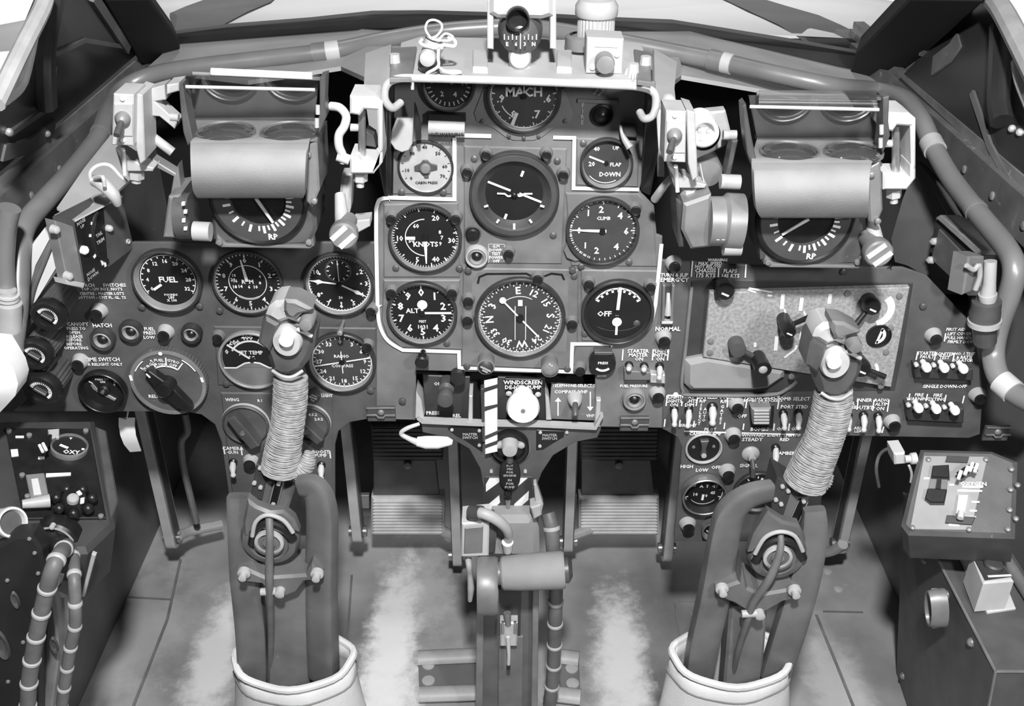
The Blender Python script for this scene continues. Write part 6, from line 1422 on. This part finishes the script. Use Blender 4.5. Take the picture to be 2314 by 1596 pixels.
    pt(FK2, q['cable'], q['cr'], 'hose', 'cable', t, 12); x, y = q['clip']; pt(FK2, [(x - 16, y, .018), (x + 18, y - 2, .018)], 9, 'lamp_collar', 'cable_clip', t, 12, 0); pd(FK2, x + 26, y + 4, [(11, .010), (11, .022), (0, .024)], 'lamp_collar', 'clip_bolt', t, .02, 12)
    # canvas boot: an open collar that widens to the floor
    c = at_Y(q['bc'][0], q['bc'][1], .84); k = pxm(q['bc'][0], q['bc'][1], .84); rx = q['bw'] * k; b = B(); vs_, fs_ = [], []; n = 40
    rows = [(1.0, 0.0), (1.03, -.025), (1.12, -.08), (1.3, -.18), (1.45, -.30), (1.5, c.z * -1 + .002)]
    for s, dz in rows:
        for i in range(n):
            a = 2 * PI * i / n; dip = .012 * max(0, -math.sin(a)) ** 1.5 if dz > -.1 else 0
            f = 1 + .02 * math.sin(a * 7 + dz * 40)
            vs_.append((c.x + rx * s * f * math.cos(a), c.y + .025 + rx * .56 * s * f * math.sin(a), c.z + dz - dip))
    for r in range(len(rows) - 1):
        for i in range(n): j = (i + 1) % n; fs_.append((r * n + i, r * n + j, (r + 1) * n + j, (r + 1) * n + i))
    b.add(vs_, fs_); b.open = True; o = b.put('canvas_boot', 'canvas', t, world=True)
    sm = o.modifiers.new('thickness', 'SOLIDIFY'); sm.thickness = .004; sm.offset = 1
    b = B(); b.tube([V(p) + V((0, 0, .001)) for p in vs_[:n]], .0045, 8, closed=True); b.put('boot_hem', 'canvas', o, world=True)
    b = B(); b.tube([V(p) + (V(p) - c) * .02 for p in vs_[n:2 * n]], .0012, 6, closed=True); b.put('boot_seam', 'grey_metal', o, world=True)
stick(dict(head=(0, 0), boot=[(525, 1500)], bc=(655, 1522), bw=136,
           grip=[(657, 850, -.008), (656, 900, -.006), (650, 960, -.002), (640, 1015, .002), (636, 1060, .002)], gr=[37, 38, 37, 41, 47],
           rest=[(640, 1064, .002), (668, 1066, .004), (692, 1050, .004), (700, 1022, .0)], rr=[18, 22, 20, 10],
           neck=[(594, 1052), (614, 1062), (672, 1076), (664, 1112), (652, 1150), (610, 1150), (568, 1128), (578, 1086)], neckside=[(580, 1048), (606, 1066), (592, 1132), (566, 1122)],
           dots=[(587, 1060), (598, 1072), (574, 1094), (588, 1104)], slot=[(630, 1092), (618, 1138)], hub=(608, 1228),
           yoke=[(558, 1130), (580, 1146), (610, 1158), (640, 1156), (664, 1176), (676, 1206), (650, 1200), (620, 1178), (590, 1176), (562, 1214), (550, 1220), (548, 1180)], yarc=[(570, 1212), (578, 1180), (604, 1164), (640, 1176), (662, 1204)],
           legL=[(540, 1120, -.02), (548, 1200, -.012), (556, 1300, -.008), (568, 1420, -.006), (572, 1530, -.006)], lrL=[26, 32, 36, 37, 36],
           legR=[(676, 1098, -.02), (712, 1104, -.016), (728, 1160, -.012), (726, 1300, -.008), (728, 1420, -.006), (732, 1530, -.006)], lrR=[22, 30, 34, 36, 37, 37],
           mid=[(606, 1330), (694, 1320), (700, 1640), (604, 1640)], cross=[(534, 1292), (560, 1288), (600, 1306), (690, 1300), (704, 1276), (728, 1296), (726, 1312), (690, 1316), (672, 1340), (640, 1352), (604, 1340), (590, 1322), (540, 1316)],
           bolts=[(548, 1306), (714, 1308)], cable=[(608, 1170, .004), (610, 1220, .016), (608, 1290, .020), (610, 1360, .018), (612, 1450, .0), (608, 1600, -.02)], cr=[9, 9, 10, 9, 8, 8], clip=(606, 1338)),
      'left control stick with cord bound grip and canvas boot')
stick(dict(head=(1240, 50), boot=[(1535, 1500)], bc=(1662, 1516), bw=136,
           grip=[(1884, 880, -.008), (1878, 930, -.006), (1862, 990, -.002), (1838, 1045, .002), (1818, 1092, .002)], gr=[40, 43, 43, 47, 50],
           rest=[(1818, 1094, .002), (1846, 1100, .004), (1866, 1090, .004), (1876, 1070, .0)], rr=[16, 18, 14, 7],
           neck=[(1768, 1090), (1800, 1106), (1838, 1118), (1822, 1150), (1806, 1190), (1768, 1182), (1734, 1158), (1748, 1112)], neckside=[(1756, 1078), (1792, 1100), (1768, 1174), (1736, 1156)],
           dots=[(1769, 1102), (1782, 1112), (1754, 1132), (1766, 1142)], slot=[(1816, 1132), (1796, 1176)], hub=(1758, 1262),
           yoke=[(1736, 1158), (1770, 1180), (1806, 1188), (1822, 1220), (1818, 1250), (1800, 1216), (1762, 1204), (1730, 1218), (1704, 1250), (1690, 1252), (1704, 1210)], yarc=[(1706, 1252), (1728, 1216), (1762, 1202), (1796, 1212), (1814, 1246)],
           legL=[(1742, 1108, -.02), (1690, 1122, -.012), (1650, 1158, -.012), (1634, 1220, -.012), (1616, 1330, -.008), (1592, 1440, -.006), (1578, 1525, -.006)], lrL=[24, 28, 32, 34, 37, 38, 36],
           legR=[(1840, 1150, -.022), (1838, 1210, -.016), (1816, 1310, -.008), (1784, 1420, -.006), (1750, 1525, -.006)], lrR=[24, 30, 36, 38, 36],
           mid=[(1650, 1366), (1736, 1366), (1714, 1640), (1628, 1640)], cross=[(1618, 1334), (1640, 1326), (1668, 1316), (1676, 1270), (1690, 1330), (1720, 1344), (1790, 1332), (1812, 1336), (1808, 1354), (1770, 1362), (1732, 1384), (1700, 1392), (1660, 1366), (1624, 1352)],
           bolts=[(1634, 1342), (1799, 1346)], cable=[(1764, 1208, .004), (1762, 1250, .014), (1738, 1310, .020), (1704, 1360, .018), (1690, 1400, .016), (1668, 1470, .0), (1640, 1600, -.02)], cr=[7, 9, 10, 9, 9, 8, 8], clip=(1692, 1388)),
      'right control stick with cord bound grip and canvas boot')
# ---------------------------------------------------------------- left side
Q = lambda x, y, Y: at_Y(x, y, Y)
FTT = frame3(Q(192, 646, .955), Q(304, 560, 1.04), Q(168, 500, .955))
t = thing('tail_trim_box', 'angled black box with a curved TAIL TRIM slot scale at the left', 'trim box', FTT.m)
b = B(); b.prism(FTT.pts([(168, 500), (276, 444), (304, 560), (192, 646)]), -.026, 0, .001); Wp(b, FTT).put('box', 'dark_metal', t, world=True)
pp(FTT, [(170, 503), (234, 470), (244, 604), (194, 640)], 0, .0012, 'black_plastic', 'scale_plate', t, 0)
cpoly('top_flange', [(122, 486, .985), (168, 498, .955), (276, 442, 1.02), (236, 428, 1.04)], 'pale_metal', t, .002)
P = [FTT.m @ V((*FTT.uv(x, y, .0014), .0014)) for x, y in ((220, 480), (212, 500), (209, 530), (212, 556), (222, 578), (238, 588), (242, 588))]
b = B(); b.tube(smooth_path(P, 4), .0026, 8); b.put('curved_slot', 'black_plastic', t, world=True)
b = B(); b.strip([tuple((FTT.i @ p)[:2]) for p in smooth_path([p + V((-.0035, 0, 0)) for p in P], 4)], .0018, .0018); Wp(b, FTT).put('slot_edge', 'print_grey', t, world=True)
b = B()
for x0, y0, x1, y1 in ((203, 504, 212, 506), (199, 532, 207, 532), (209, 582, 216, 572), (216, 572, 226, 584), (226, 584, 230, 598), (234, 592, 236, 602)): b.strip(FTT.pts([(x0, y0), (x1, y1)]), .003, .0018)
Wp(b, FTT).put('scale_marks', 'print_white', t, world=True)
u = FTT.uv(192, 566, .004); k = FTT.sc(192, 566); b = B(); b.lathe([(10 * k, .001), (10 * k, .005), (6 * k, .007), (0, .0075)], 18, u); Wp(b, FTT).put('white_pointer', 'white_paint', t, world=True)
for s, x, y, z in (('NOSE', 183, 502, 11), ('UP', 186, 512, 10), ('TAIL', 224, 530, 11), ('TRIM', 227, 545, 12), ('NOSE', 205, 616, 11), ('DOWN', 210, 624, 11)):
    u = FTT.uv(x, y, .0016); b = B(); b.text(s, u[0], u[1], z * k * 1.05, .0018, 0); Wp(b, FTT).put('lettering', 'print_grey', t, world=True)
pd(FTT, 250, 517, [(8, 0), (8, .004), (5, .006), (0, .007)], 'lamp_collar', 'rivet', t, .004, 14); pd(FTT, 290, 546, [(6, 0), (6, .002), (4, .002), (4, .0005), (0, .0005)], 'lamp_collar', 'hole', t, .001, 14)
FTS = frame3(Q(148, 644, .93), Q(192, 648, .955), Q(120, 490, .93))
pp(FTS, [(124, 498), (166, 512), (190, 640), (152, 632)], -.012, 0, 'grey_metal', 'side_plate', t, .001); pp(FTS, [(150, 632), (192, 640), (190, 652), (154, 644)], -.012, .004, 'pale_metal', 'lower_lip', t)
for x, y in ((128, 520), (158, 625)): pd(FTS, x, y, [(11, 0), (9, .006), (0, .009)], 'lamp_collar', 'pipe_boss', t, .005, 16)
t = thing('cable_clip', 'wrapped pale cable end with looped cord on top of the trim box', 'cable', Q(235, 420, .97))
FCc = upright(.975)
pt(FCc, [(212, 408, 0), (232, 416, .004), (256, 440, .004), (266, 462, 0)], [13, 17, 15, 9], 'pale_metal', 'cable_end', t, 14)
pt(FCc, [(206, 410, .004), (204, 390, .008), (222, 374, .010), (248, 374, .010), (272, 398, .006), (286, 410, 0)], 4, 'cloth_white', 'loop', t, 8)
pt(FCc, [(214, 402, .012), (232, 400, .018), (236, 420, .018)], 5, 'pale_metal', 'strap', t, 8)
# card holder on the wall
X = -.60
t = thing('card_holder', 'two white cards held flat on the left wall by a slanting rod', 'card holder', at_X(60, 700, X))
FCd = upright(1.065)
pp(FCd, [(62, 705), (66, 556), (104, 512), (118, 530), (138, 602)], -.006, -.002, 'grey_metal', 'backing', t, .0005)
pp(FCd, [(64, 660), (66, 562), (100, 516), (112, 540), (80, 600)], -.002, .0005, 'cloth_white', 'card', t, 0); pp(FCd, [(62, 708), (80, 640), (118, 558), (131, 598), (90, 666)], -.002, .0005, 'cloth_white', 'card', t, 0)
pt(FCd, [(128, 522, .006), (100, 590, .006), (74, 660, .006), (60, 745, .006)], 5, 'grey_metal', 'rod', t, 10); pt(FCd, [(158, 625, .006), (100, 680, .006), (56, 748, .006)], 6, 'grey_metal', 'rod', t, 10)
# left pipe union
t = thing('pipe_union', 'pale ringed pipe joint against the left frame tube', 'pipe', at_X(15, 800, -.56))
FU = upright(1.02)
pt(FU, [(22, 470, .02), (12, 520, .02), (8, 600, .02), (14, 660, .02)], 24, 'tube_grey', 'pipe', t, 18)
pt(FU, [(16, 655, .03), (17, 680, .03), (18, 684, .03), (18, 735, .03), (19, 742, .03), (19, 750, .03)], [20, 20, 30, 30, 30, 28], 'pale_metal', 'union_nut', t, 24, 0)
for y in (664, 672, 696): pt(FU, [(16, y, .03), (16, y + 4, .03)], 26, 'cream', 'ring', t, 20, 0)
pt(FU, [(19, 748, .03), (22, 820, .03), (18, 880, .03)], 22, 'dark_metal', 'lower_pipe', t, 18, 0)
# white padded item at the edge
t = thing('white_pad', 'rounded white cloth pad at the far left edge', 'pad', Q(5, 930, .90))
FWp = upright(.90); b = B(); u = [FWp.uv(x, y) for x, y in ((-60, 770), (8, 778), (22, 800), (40, 830), (48, 858), (42, 885), (24, 905), (5, 925), (-10, 945), (-60, 945))]
b.prism(u, -.02, .02, .012); Wp(b, FWp).put('pad', 'cloth_white', t, world=True)
# left oxygen panel
FO = frame3(Q(57, 1170, .84), Q(250, 1180, .86), Q(13, 964, .955))
t = thing('oxygen_regulator', 'dark oxygen regulator box with OXY dial low on the left', 'oxygen regulator', FO.m)
b = B(); b.prism(FO.pts([(-70, 942), (214, 940), (262, 1180), (200, 1240), (-60, 1250)]), -.09, -.004, .006); Wp(b, FO).put('case', 'panel_dark', t, world=True)
pp(FO, [(12, 966), (203, 968), (240, 1170), (54, 1172)], -.004, 0, 'black_plastic', 'face_plate', t, .001)
pp(FO, [(216, 962), (240, 972), (268, 1132), (250, 1180)], -.08, -.006, 'dark_metal', 'side_flange', t, .002)
k = FO.sc(157, 1008)
pd(FO, 157, 1008, [(40, 0), (40, .006), (37, .008), (35, .003), (0, .003)], 'grey_metal', 'dial_rim', t, .005, 36, sy=.9); dl = pd(FO, 157, 1008, [(35, .001), (35, .004), (0, .004)], 'dial_black', 'dial', t, .004, 32, sy=.9)
u = FO.uv(157, 1008, .005); b = B(); b.text('OXY', u[0] + 6 * k, u[1] - 18 * k, 16 * k, .0048); b.strip([(u[0] - 20 * k, u[1] + 2 * k), (u[0] - 2 * k, u[1] - 6 * k)], 6 * k, .0048); b.prism([(u[0] - 3 * k, u[1] + 26 * k), (u[0] + 3 * k, u[1] + 26 * k), (u[0], u[1] + 20 * k)], .0044, .0048); b.strip([(u[0] + 26 * k, u[1] - 6 * k), (u[0] + 32 * k, u[1] - 6 * k)], 5 * k, .0048); Wp(b, FO).put('dial_marks', 'print_white', dl, world=True)
pp(FO, [(108, 970), (134, 968), (134, 988), (112, 990)], 0, .008, 'lamp_collar', 'lever_head', t, .001); pt(FO, [(114, 986, .006), (104, 1006, .014), (94, 1026, .016)], [5, 6, 8], 'black_plastic', 'lever', t, 10, 0)
for x, y in ((92, 1012), (100, 1008)): pt(FO, [(x - 3, y - 6, .024), (x + 5, y + 10, .024)], 3.5, 'white_paint', 'lever_band', t, 8, 0)
for p in ([(24, 1016), (40, 1015), (42, 1030), (26, 1032)], [(35, 985), (54, 985), (54, 989), (35, 989)], [(87, 1032), (101, 1032), (101, 1037), (86, 1037)], [(104, 1070), (160, 1068), (160, 1074), (104, 1078)]): pp(FO, p, 0, .0012, 'print_white', 'printed_mark', t, 0)
pp(FO, [(58, 1072), (100, 1068), (112, 1128), (70, 1130)], 0, .006, 'grey_metal', 'slide_frame', t, .001); pp(FO, [(70, 1082), (86, 1080), (94, 1116), (76, 1118)], .006, .008, 'cream', 'slide', t, .0005)
pt(FO, [(50, 1140, .014), (112, 1132, .014)], [10, 16], 'lamp_collar', 'pull_handle', t, 16, 0)
u = FO.uv(168, 1124, .02); b = B()
b.lathe([(26 * k, 0), (28 * k, .016), (22 * k, .022), (0, .024)], 28, u)
wv = Wp(b, FO).put('valve_wheel', 'black_plastic', t, world=True); sub(wv, t)
for i in range(7):
    a = i * 2 * PI / 7 + .3; b = B(); b.ball((u[0] + 36 * k * math.cos(a), u[1] + 34 * k * math.sin(a), .014), 12 * k, 12, 8); Wp(b, FO).put('wheel_lobe', 'black_plastic', wv, world=True)
pd(FO, 165, 1124, [(13, .022), (13, .027), (10, .029), (0, .030)], 'lamp_collar', 'wheel_cap', wv, .028, 20)
for p in ([(172, 1112), (180, 1108), (186, 1116), (178, 1120)], [(182, 1126), (191, 1124), (190, 1136), (181, 1138)]): pp(FO, p, .024, .0255, 'white_paint', 'wheel_mark', wv, 0)
for x, y in ((20, 972), (66, 982), (194, 972), (228, 1165), (50, 1072), (62, 1120)): pd(FO, x, y, [(6, 0), (6, .003), (0, .004)], 'grey_metal', 'screw', t, .003, 10)
# hose fitting and twin hoses
FHs = upright(.825)
t = thing('hose_elbow', 'black flanged hose outlet under the left oxygen regulator', 'hose fitting', Q(124, 1210, .86))
pd(FHs, 122, 1228, [(50, -.02), (50, -.004), (42, 0), (38, -.004), (34, .010), (24, .022), (0, .028)], 'black_plastic', 'flange', t, 0, 36)
b = B(); u = FHs.uv(122, 1228); k = FHs.sc(124, 1214); b.strip([(u[0] + x * k, u[1] + y * k) for x, y in arc_pts(0, 0, 46, -80, 80, 16)], 5 * k, .001); Wp(b, FHs).put('flange_edge', 'lamp_collar', t, world=True)
pt(FHs, [(124, 1228, .02), (138, 1236, .03), (152, 1246, .03)], [26, 24, 20], 'black_plastic', 'elbow', t, 18)
for x, y in ((116, 1194), (84, 1244), (164, 1246)): pd(FHs, x, y, [(6, -.002), (6, .004), (0, .006)], 'lamp_collar', 'screw', t, .004, 10)
ribbed_hose([(150, 1234, .03), (132, 1258, .07), (118, 1290, .085), (104, 1340, .085), (90, 1400, .085), (76, 1470, .085), (66, 1540, .085), (62, 1620, .085)], 17, 'thicker ribbed hose dropping from the left elbow', FHs, rings=8)
ribbed_hose([(158, 1240, .022), (166, 1264, .04), (168, 1310, .07), (170, 1370, .08), (170, 1410, .08), (160, 1460, .08), (150, 1520, .08), (136, 1620, .08)], 13, 'thinner ribbed hose beside the thicker one at lower left', FHs, rings=8)
t = thing('white_cup', 'white ringed tube end at the lower left edge', 'tube', Q(20, 1210, .80))
FCu = upright(.80)
pt(FCu, [(-50, 1190, 0), (18, 1182, .004)], [33, 34], 'cream', 'tube', t, 32, 0)
u0, u1 = V((*FCu.uv(16, 1182, .004), .004)), V((*FCu.uv(26, 1181, .008), .008)); k = FCu.sc(24, 1182); n = (u1 - u0).normalized()
b = B(); b.m = M4.Translation(u1) @ n.to_track_quat('Z', 'Y').to_matrix().to_4x4(); b.lathe([(34 * k, -.004), (36 * k, 0), (34 * k, .003), (29 * k, .003), (27 * k, 0), (26 * k, -.003)], 32); Wp(b, FCu).put('rim', 'cream', t, world=True)
b = B(); b.m = M4.Translation(u1) @ n.to_track_quat('Z', 'Y').to_matrix().to_4x4(); b.lathe([(27 * k, -.0035), (27 * k, -.0025), (0, -.001)], 24); Wp(b, FCu).put('bore', 'dark_metal', t, world=True)
t = thing('seat_bracket', 'black upright plate with oval holes at the bottom left', 'bracket', Q(60, 1590, .80))
FBr = upright(.772)
pp(FBr, [(-60, 1270), (30, 1215), (72, 1212), (92, 1240), (104, 1330), (96, 1480), (92, 1640), (-60, 1640)], -.02, 0, 'black_paint', 'plate', t, .003)
for x, y, r in ((34, 1358, 16), (2, 1460, 30), (122, 1460, 16)): pd(FBr, x, y, [(r, 0), (r * .9, .003), (r * .6, .002), (r * .5, .0008), (0, .0008)], 'dark_metal', 'oval_hole', t, .002, 24, sx=.55, sy=1.6)
for x, y in ((64, 1222), (76, 1254), (14, 1316), (84, 1300), (50, 1456), (16, 1545)): pd(FBr, x, y, [(5, 0), (4, .002), (0, .003)], 'grey_metal', 'rivet', t, .003, 10)
pp(FBr, [(104, 1330), (124, 1380), (134, 1480), (112, 1640), (92, 1640)], -.03, -.012, 'grey_metal', 'web', t, .002); pp(FBr, [(128, 1340), (150, 1350), (160, 1430), (140, 1560), (120, 1500)], -.05, -.03, 'column', 'lever_plate', t, .003)
for a, c in (((212, 1252), (186, 1350)), ((140, 1296), (128, 1340))): pp(FBr, [(a[0] - 5, a[1]), (a[0] + 4, a[1] + 4), (c[0] + 4, c[1]), (c[0] - 3, c[1])], -.05, -.045, 'lamp_collar', 'strip', t, .0005)

# ---------------------------------------------------------------- right side
FRb = frame3(at_X(2100, 565, .57), at_X(2178, 655, .57), at_X(2110, 490, .57))
t = thing('relay_box', 'grey covered relay box fixed to the right wall', 'box', at_X(2150, 640, .57))
b = B(); b.prism(FRb.pts([(2114, 490), (2206, 575), (2184, 668), (2100, 570)]), -.05, 0, .002); Wp(b, FRb).put('box', 'dark_metal', t, world=True)
pp(FRb, [(2122, 518), (2176, 574), (2162, 640), (2104, 586)], 0, .002, 'panel_mid', 'cover', t, .0005); pp(FRb, [(2124, 486), (2216, 566), (2206, 576), (2114, 492)], -.02, .006, 'pale_metal', 'top_edge', t, .001)
for x, y in ((2106, 546), (2098, 588)): pd(FRb, x, y, [(9, 0), (8, .006), (0, .010)], 'cream', 'toggle_clip', t, .006, 12)
FRc = frame3(Q(2184, 668, .985), Q(2226, 640, 1.0), Q(2192, 580, .985))
pp(FRc, [(2190, 580), (2226, 580), (2220, 650), (2176, 668)], -.02, 0, 'panel_mid', 'end_face', t, .002)
for p in ([(2184, 600, .004), (2200, 610, .006), (2212, 600, .008), (2214, 625, .008), (2204, 655, .006)],): pt(FRc, p, 6, 'lamp_collar', 'strap', t, 10)
t = thing('pipe_elbow', 'grey pipe union with ringed collar beside the right wall box', 'pipe', at_X(2230, 780, .56))
FU2 = upright(1.0)
pt(FU2, [(2238, 590, 0), (2236, 640, .004), (2232, 668, .004)], [14, 14, 18], 'lamp_collar', 'thin_pipe', t, 16, 0)
pt(FU2, [(2232, 664, .004), (2232, 672, .004), (2232, 690, .004)], [20, 20, 14], 'pale_metal', 'nut', t, 18, 0)
pt(FU2, [(2230, 680, .004), (2228, 700, .004), (2226, 706, .004), (2224, 728, .004)], [32, 32, 34, 34], 'dark_metal', 'body', t, 22, 0); pt(FU2, [(2225, 722, .006), (2224, 732, .006)], 36, 'lamp_collar', 'collar_ring', t, 24, 0)
pt(FU2, [(2224, 730, .004), (2226, 772, .0)], [27, 25], 'dark_metal', 'lower_pipe', t, 18, 0)
t = thing('wall_stiffener', 'slanting pale stiffener rib on the right wall', 'rib', at_X(2170, 540, .6))
b = B(); b.tube(smooth_path([at_X(x, y, .615) for x, y in ((2078, 378), (2120, 425), (2165, 500), (2210, 560), (2270, 610))], 4), .008, 8); b.put('rib', 'skin_grey', t, world=True)
# right oxygen regulator
FO2 = frame3(Q(2055, 1195, .90), Q(2195, 1200, .88), Q(2092, 1020, .975))
t = thing('oxygen_regulator', 'grey faced oxygen regulator box low on the right', 'oxygen regulator', FO2.m)
b = B(); b.prism(FO2.pts([(2080, 1012), (2242, 1016), (2300, 1040), (2294, 1214), (2052, 1206), (2036, 1184), (2062, 1076)]), -.09, -.002, .005); Wp(b, FO2).put('case', 'panel_grey', t, world=True)
pp(FO2, [(2088, 1030), (2232, 1032), (2194, 1198), (2056, 1196)], -.002, .001, 'box_face', 'face_plate', t, .0005)
k = FO2.sc(2150, 1100)
pp(FO2, [(2108, 1052), (2144, 1050), (2146, 1080), (2104, 1078)], .001, .010, 'black_plastic', 'window_block', t, .001); pp(FO2, [(2104, 1078), (2142, 1080), (2140, 1106), (2098, 1104)], .001, .004, 'panel_mid', 'window', t, .0005); pp(FO2, [(2096, 1104), (2140, 1106), (2134, 1136), (2102, 1136), (2090, 1126)], .001, .010, 'black_plastic', 'window_block', t, .001); pp(FO2, [(2118, 1080), (2128, 1080), (2126, 1104), (2114, 1104)], .004, .006, 'black_plastic', 'window_bar', t, 0)
pt(FO2, [(2168, 1076, .014), (2186, 1062, .018), (2206, 1056, .018)], [10, 9, 10], 'black_plastic', 'striped_lever', t, 14, 0)
for x, y in ((2168, 1074), (2183, 1064), (2194, 1056), (2205, 1058)): pt(FO2, [(x - 3, y + 10, .024), (x + 4, y - 10, .024)], 4, 'white_paint', 'lever_band', t, 8, 0)
u = FO2.uv(2200, 1094, .002); b = B(); b.text('OXYGEN', u[0], u[1], 13 * k, .0018); Wp(b, FO2).put('lettering', 'print_white', t, world=True)
for p in ([(2175, 1098), (2222, 1099), (2221, 1103), (2174, 1102)], [(2164, 1106), (2220, 1108), (2219, 1112), (2163, 1111)], [(2088, 1079), (2101, 1079), (2100, 1083), (2087, 1083)], [(2145, 1093), (2156, 1094), (2155, 1098), (2144, 1097)], [(2196, 1132), (2214, 1133), (2213, 1137), (2195, 1136)], [(2192, 1152), (2208, 1153), (2207, 1157), (2191, 1156)], [(2180, 1166), (2206, 1167), (2205, 1170), (2179, 1169)], [(2144, 1184), (2168, 1186), (2167, 1190), (2143, 1188)]): pp(FO2, p, .001, .0018, 'print_white', 'printed_mark', t, 0)
pp(FO2, [(2166, 1118), (2188, 1118), (2180, 1160), (2160, 1160)], .001, .008, 'white_paint', 'slide', t, .001); pt(FO2, [(2172, 1156, .012), (2170, 1172, .014)], 7, 'cream', 'slide_tip', t, 12, 0)
pp(FO2, [(2140, 1164), (2204, 1168), (2196, 1186), (2136, 1182)], .001, .004, 'panel_dark', 'lower_plate', t, .0005); pp(FO2, [(2140, 1030), (2190, 1032), (2186, 1046), (2136, 1044)], .001, .003, 'panel_dark', 'upper_plate', t, .0005)
for x, y in ((2098, 1038), (2228, 1038), (2062, 1192), (2190, 1196), (2286, 1060), (2284, 1106), (2282, 1152), (2278, 1196), (2300, 1096), (2296, 1172)): pd(FO2, x, y, [(6, -.002), (6, .003), (0, .005)], 'grey_metal', 'screw', t, .003, 10)
t = thing('hose_connector', 'white square connector at the left of the right regulator', 'connector', Q(2045, 1050, .98))
FHc = upright(.975)
pp(FHc, [(2020, 1026), (2046, 1024), (2046, 1050), (2022, 1052)], -.02, .006, 'cream', 'block', t, .002); pt(FHc, [(2044, 1038, -.004), (2056, 1037, -.004), (2058, 1037, -.004), (2070, 1036, -.004)], [9, 9, 13, 14], 'cream', 'stem', t, 16, 0)
pt(FHc, [(2034, 1024, -.01), (2010, 1014, -.02), (1988, 1028, -.03), (1980, 1060, -.03), (1986, 1100, -.05)], 4, 'hose', 'hose', t, 10); pt(FHc, [(2054, 1052, -.004), (2060, 1070, -.004), (2058, 1090, -.006)], 3, 'cream', 'wire', t, 8)
# right console
XA = at_Y(1925, 1290, 1.1)
t = thing('side_console', 'large grey box console along the lower right wall', 'console', (0.55, .9, 0))
zt = .36
top = [at_Z(2110, 1225, zt), at_Z(2250, 1518, zt), V((.80, at_Z(2250, 1518, zt).y, zt)), V((.80, at_Z(2110, 1225, zt).y + .1, zt))]
fl = at_Z(1930, 1310, .01); top0 = top[0]; q0 = V((top0.x - .02, at_Z(2110, 1225, zt).y + .16, zt)); 
base = [at_Z(1945, 1330, .0), at_Z(2020, 1590, .0)]
A0, A1 = top[0] + V((-.006, .10, 0)), top[1]
B0, B1 = V((base[0].x, A0.y, .003)), V((base[1].x, A1.y, .003))
C0, C1 = V((.64, A0.y, zt)), V((.64, A1.y, zt)); D0, D1 = V((.64, A0.y, .003)), V((.64, A1.y, .003))
b = B(); b.add([A0, A1, B0, B1, C0, C1, D0, D1], [(0, 1, 3, 2), (0, 4, 5, 1), (0, 2, 6, 4), (1, 5, 7, 3), (2, 3, 7, 6), (4, 6, 7, 5)]); b.put('box', 'panel_grey', t, world=True)
for a, c in ((A0, A1), (A1, B1), (A1, C1)):
    b = B(); b.tube([a, c], .0018, 6); b.put('edge_bead', 'grey_metal', t, world=True)
sd = (B0 - A0)
for fa, fb in ((.08, .08), (.3, .1), (.55, .06), (.8, .06), (.12, .9), (.4, .93), (.7, .93), (.95, .92), (.97, .3), (.97, .6)):
    p = A0.lerp(A1, fa).lerp(B0.lerp(B1, fa), fb); b = B(); b.ball(p, .006, 10, 6); b.put('rivet', 'grey_metal', t, world=True)
FCn = frame3(B0, B1, A0)
t2 = thing('gland_ring', 'round ringed gland on the side of the right console', 'gland', FCn.m)
pd(FCn, 2112, 1375, [(52, 0), (52, .012), (48, .020), (42, .020), (38, .008), (0, .006)], 'grey_metal', 'ring', t2, .012, 36, sx=.62)
for y in (1335, 1350, 1395, 1415): pd(FCn, 2110, y, [(5, .008), (5, .014), (0, .016)], 'cream', 'contact', t2, .012, 10)
# label box on the console
t = thing('control_unit', 'small pale control unit with dark dial on top of the right console', 'control unit', at_Z(2240, 1360, zt))
zq = zt
P = [at_Z(x, y, zq + .004) for x, y in ((2170, 1262), (2240, 1232), (2296, 1374), (2232, 1384), (2222, 1370))]; b = B(); b.prism([(p.x, p.y) for p in P], zq + .0005, zq + .004, .001); b.put('base', 'cream', t, world=True)
P0 = [at_Z(x, y, zq + .050) for x, y in ((2196, 1252), (2252, 1246), (2292, 1312), (2222, 1318))]; b = B(); b.prism([(p.x, p.y) for p in P0], zq + .004, zq + .050, .002); b.put('body', 'cream', t, world=True)
P = [at_Z(x, y, zq + .052) for x, y in ((2200, 1256), (2250, 1250), (2284, 1302), (2226, 1310))]; b = B(); b.prism([(p.x, p.y) for p in P], zq + .0495, zq + .052, .0005); b.put('face', 'panel_dark', t, world=True)
c = at_Z(2246, 1276, zq + .055); b = B(); b.lathe([(.011, zq + .052), (.011, zq + .056), (.009, zq + .058), (0, zq + .058)], 24, (c.x, c.y)); b.put('dial', 'dial_grey', t, world=True)
c = at_Z(2258, 1300, zq + .054); b = B(); b.strip([(c.x - .014, c.y - .002), (c.x + .014, c.y)], .003, zq + .054); b.put('scale_line', 'print_white', t, world=True)
t = thing('conduit', 'pale conduit pipe lying on the console by the right wall', 'pipe', at_Z(2300, 1270, zt))
b = B(); b.tube([at_Z(x, y, zt + .008) for x, y in ((2258, 1238), (2290, 1290), (2340, 1370))], .0075, 12); b.put('pipe', 'grey_metal', t, world=True)
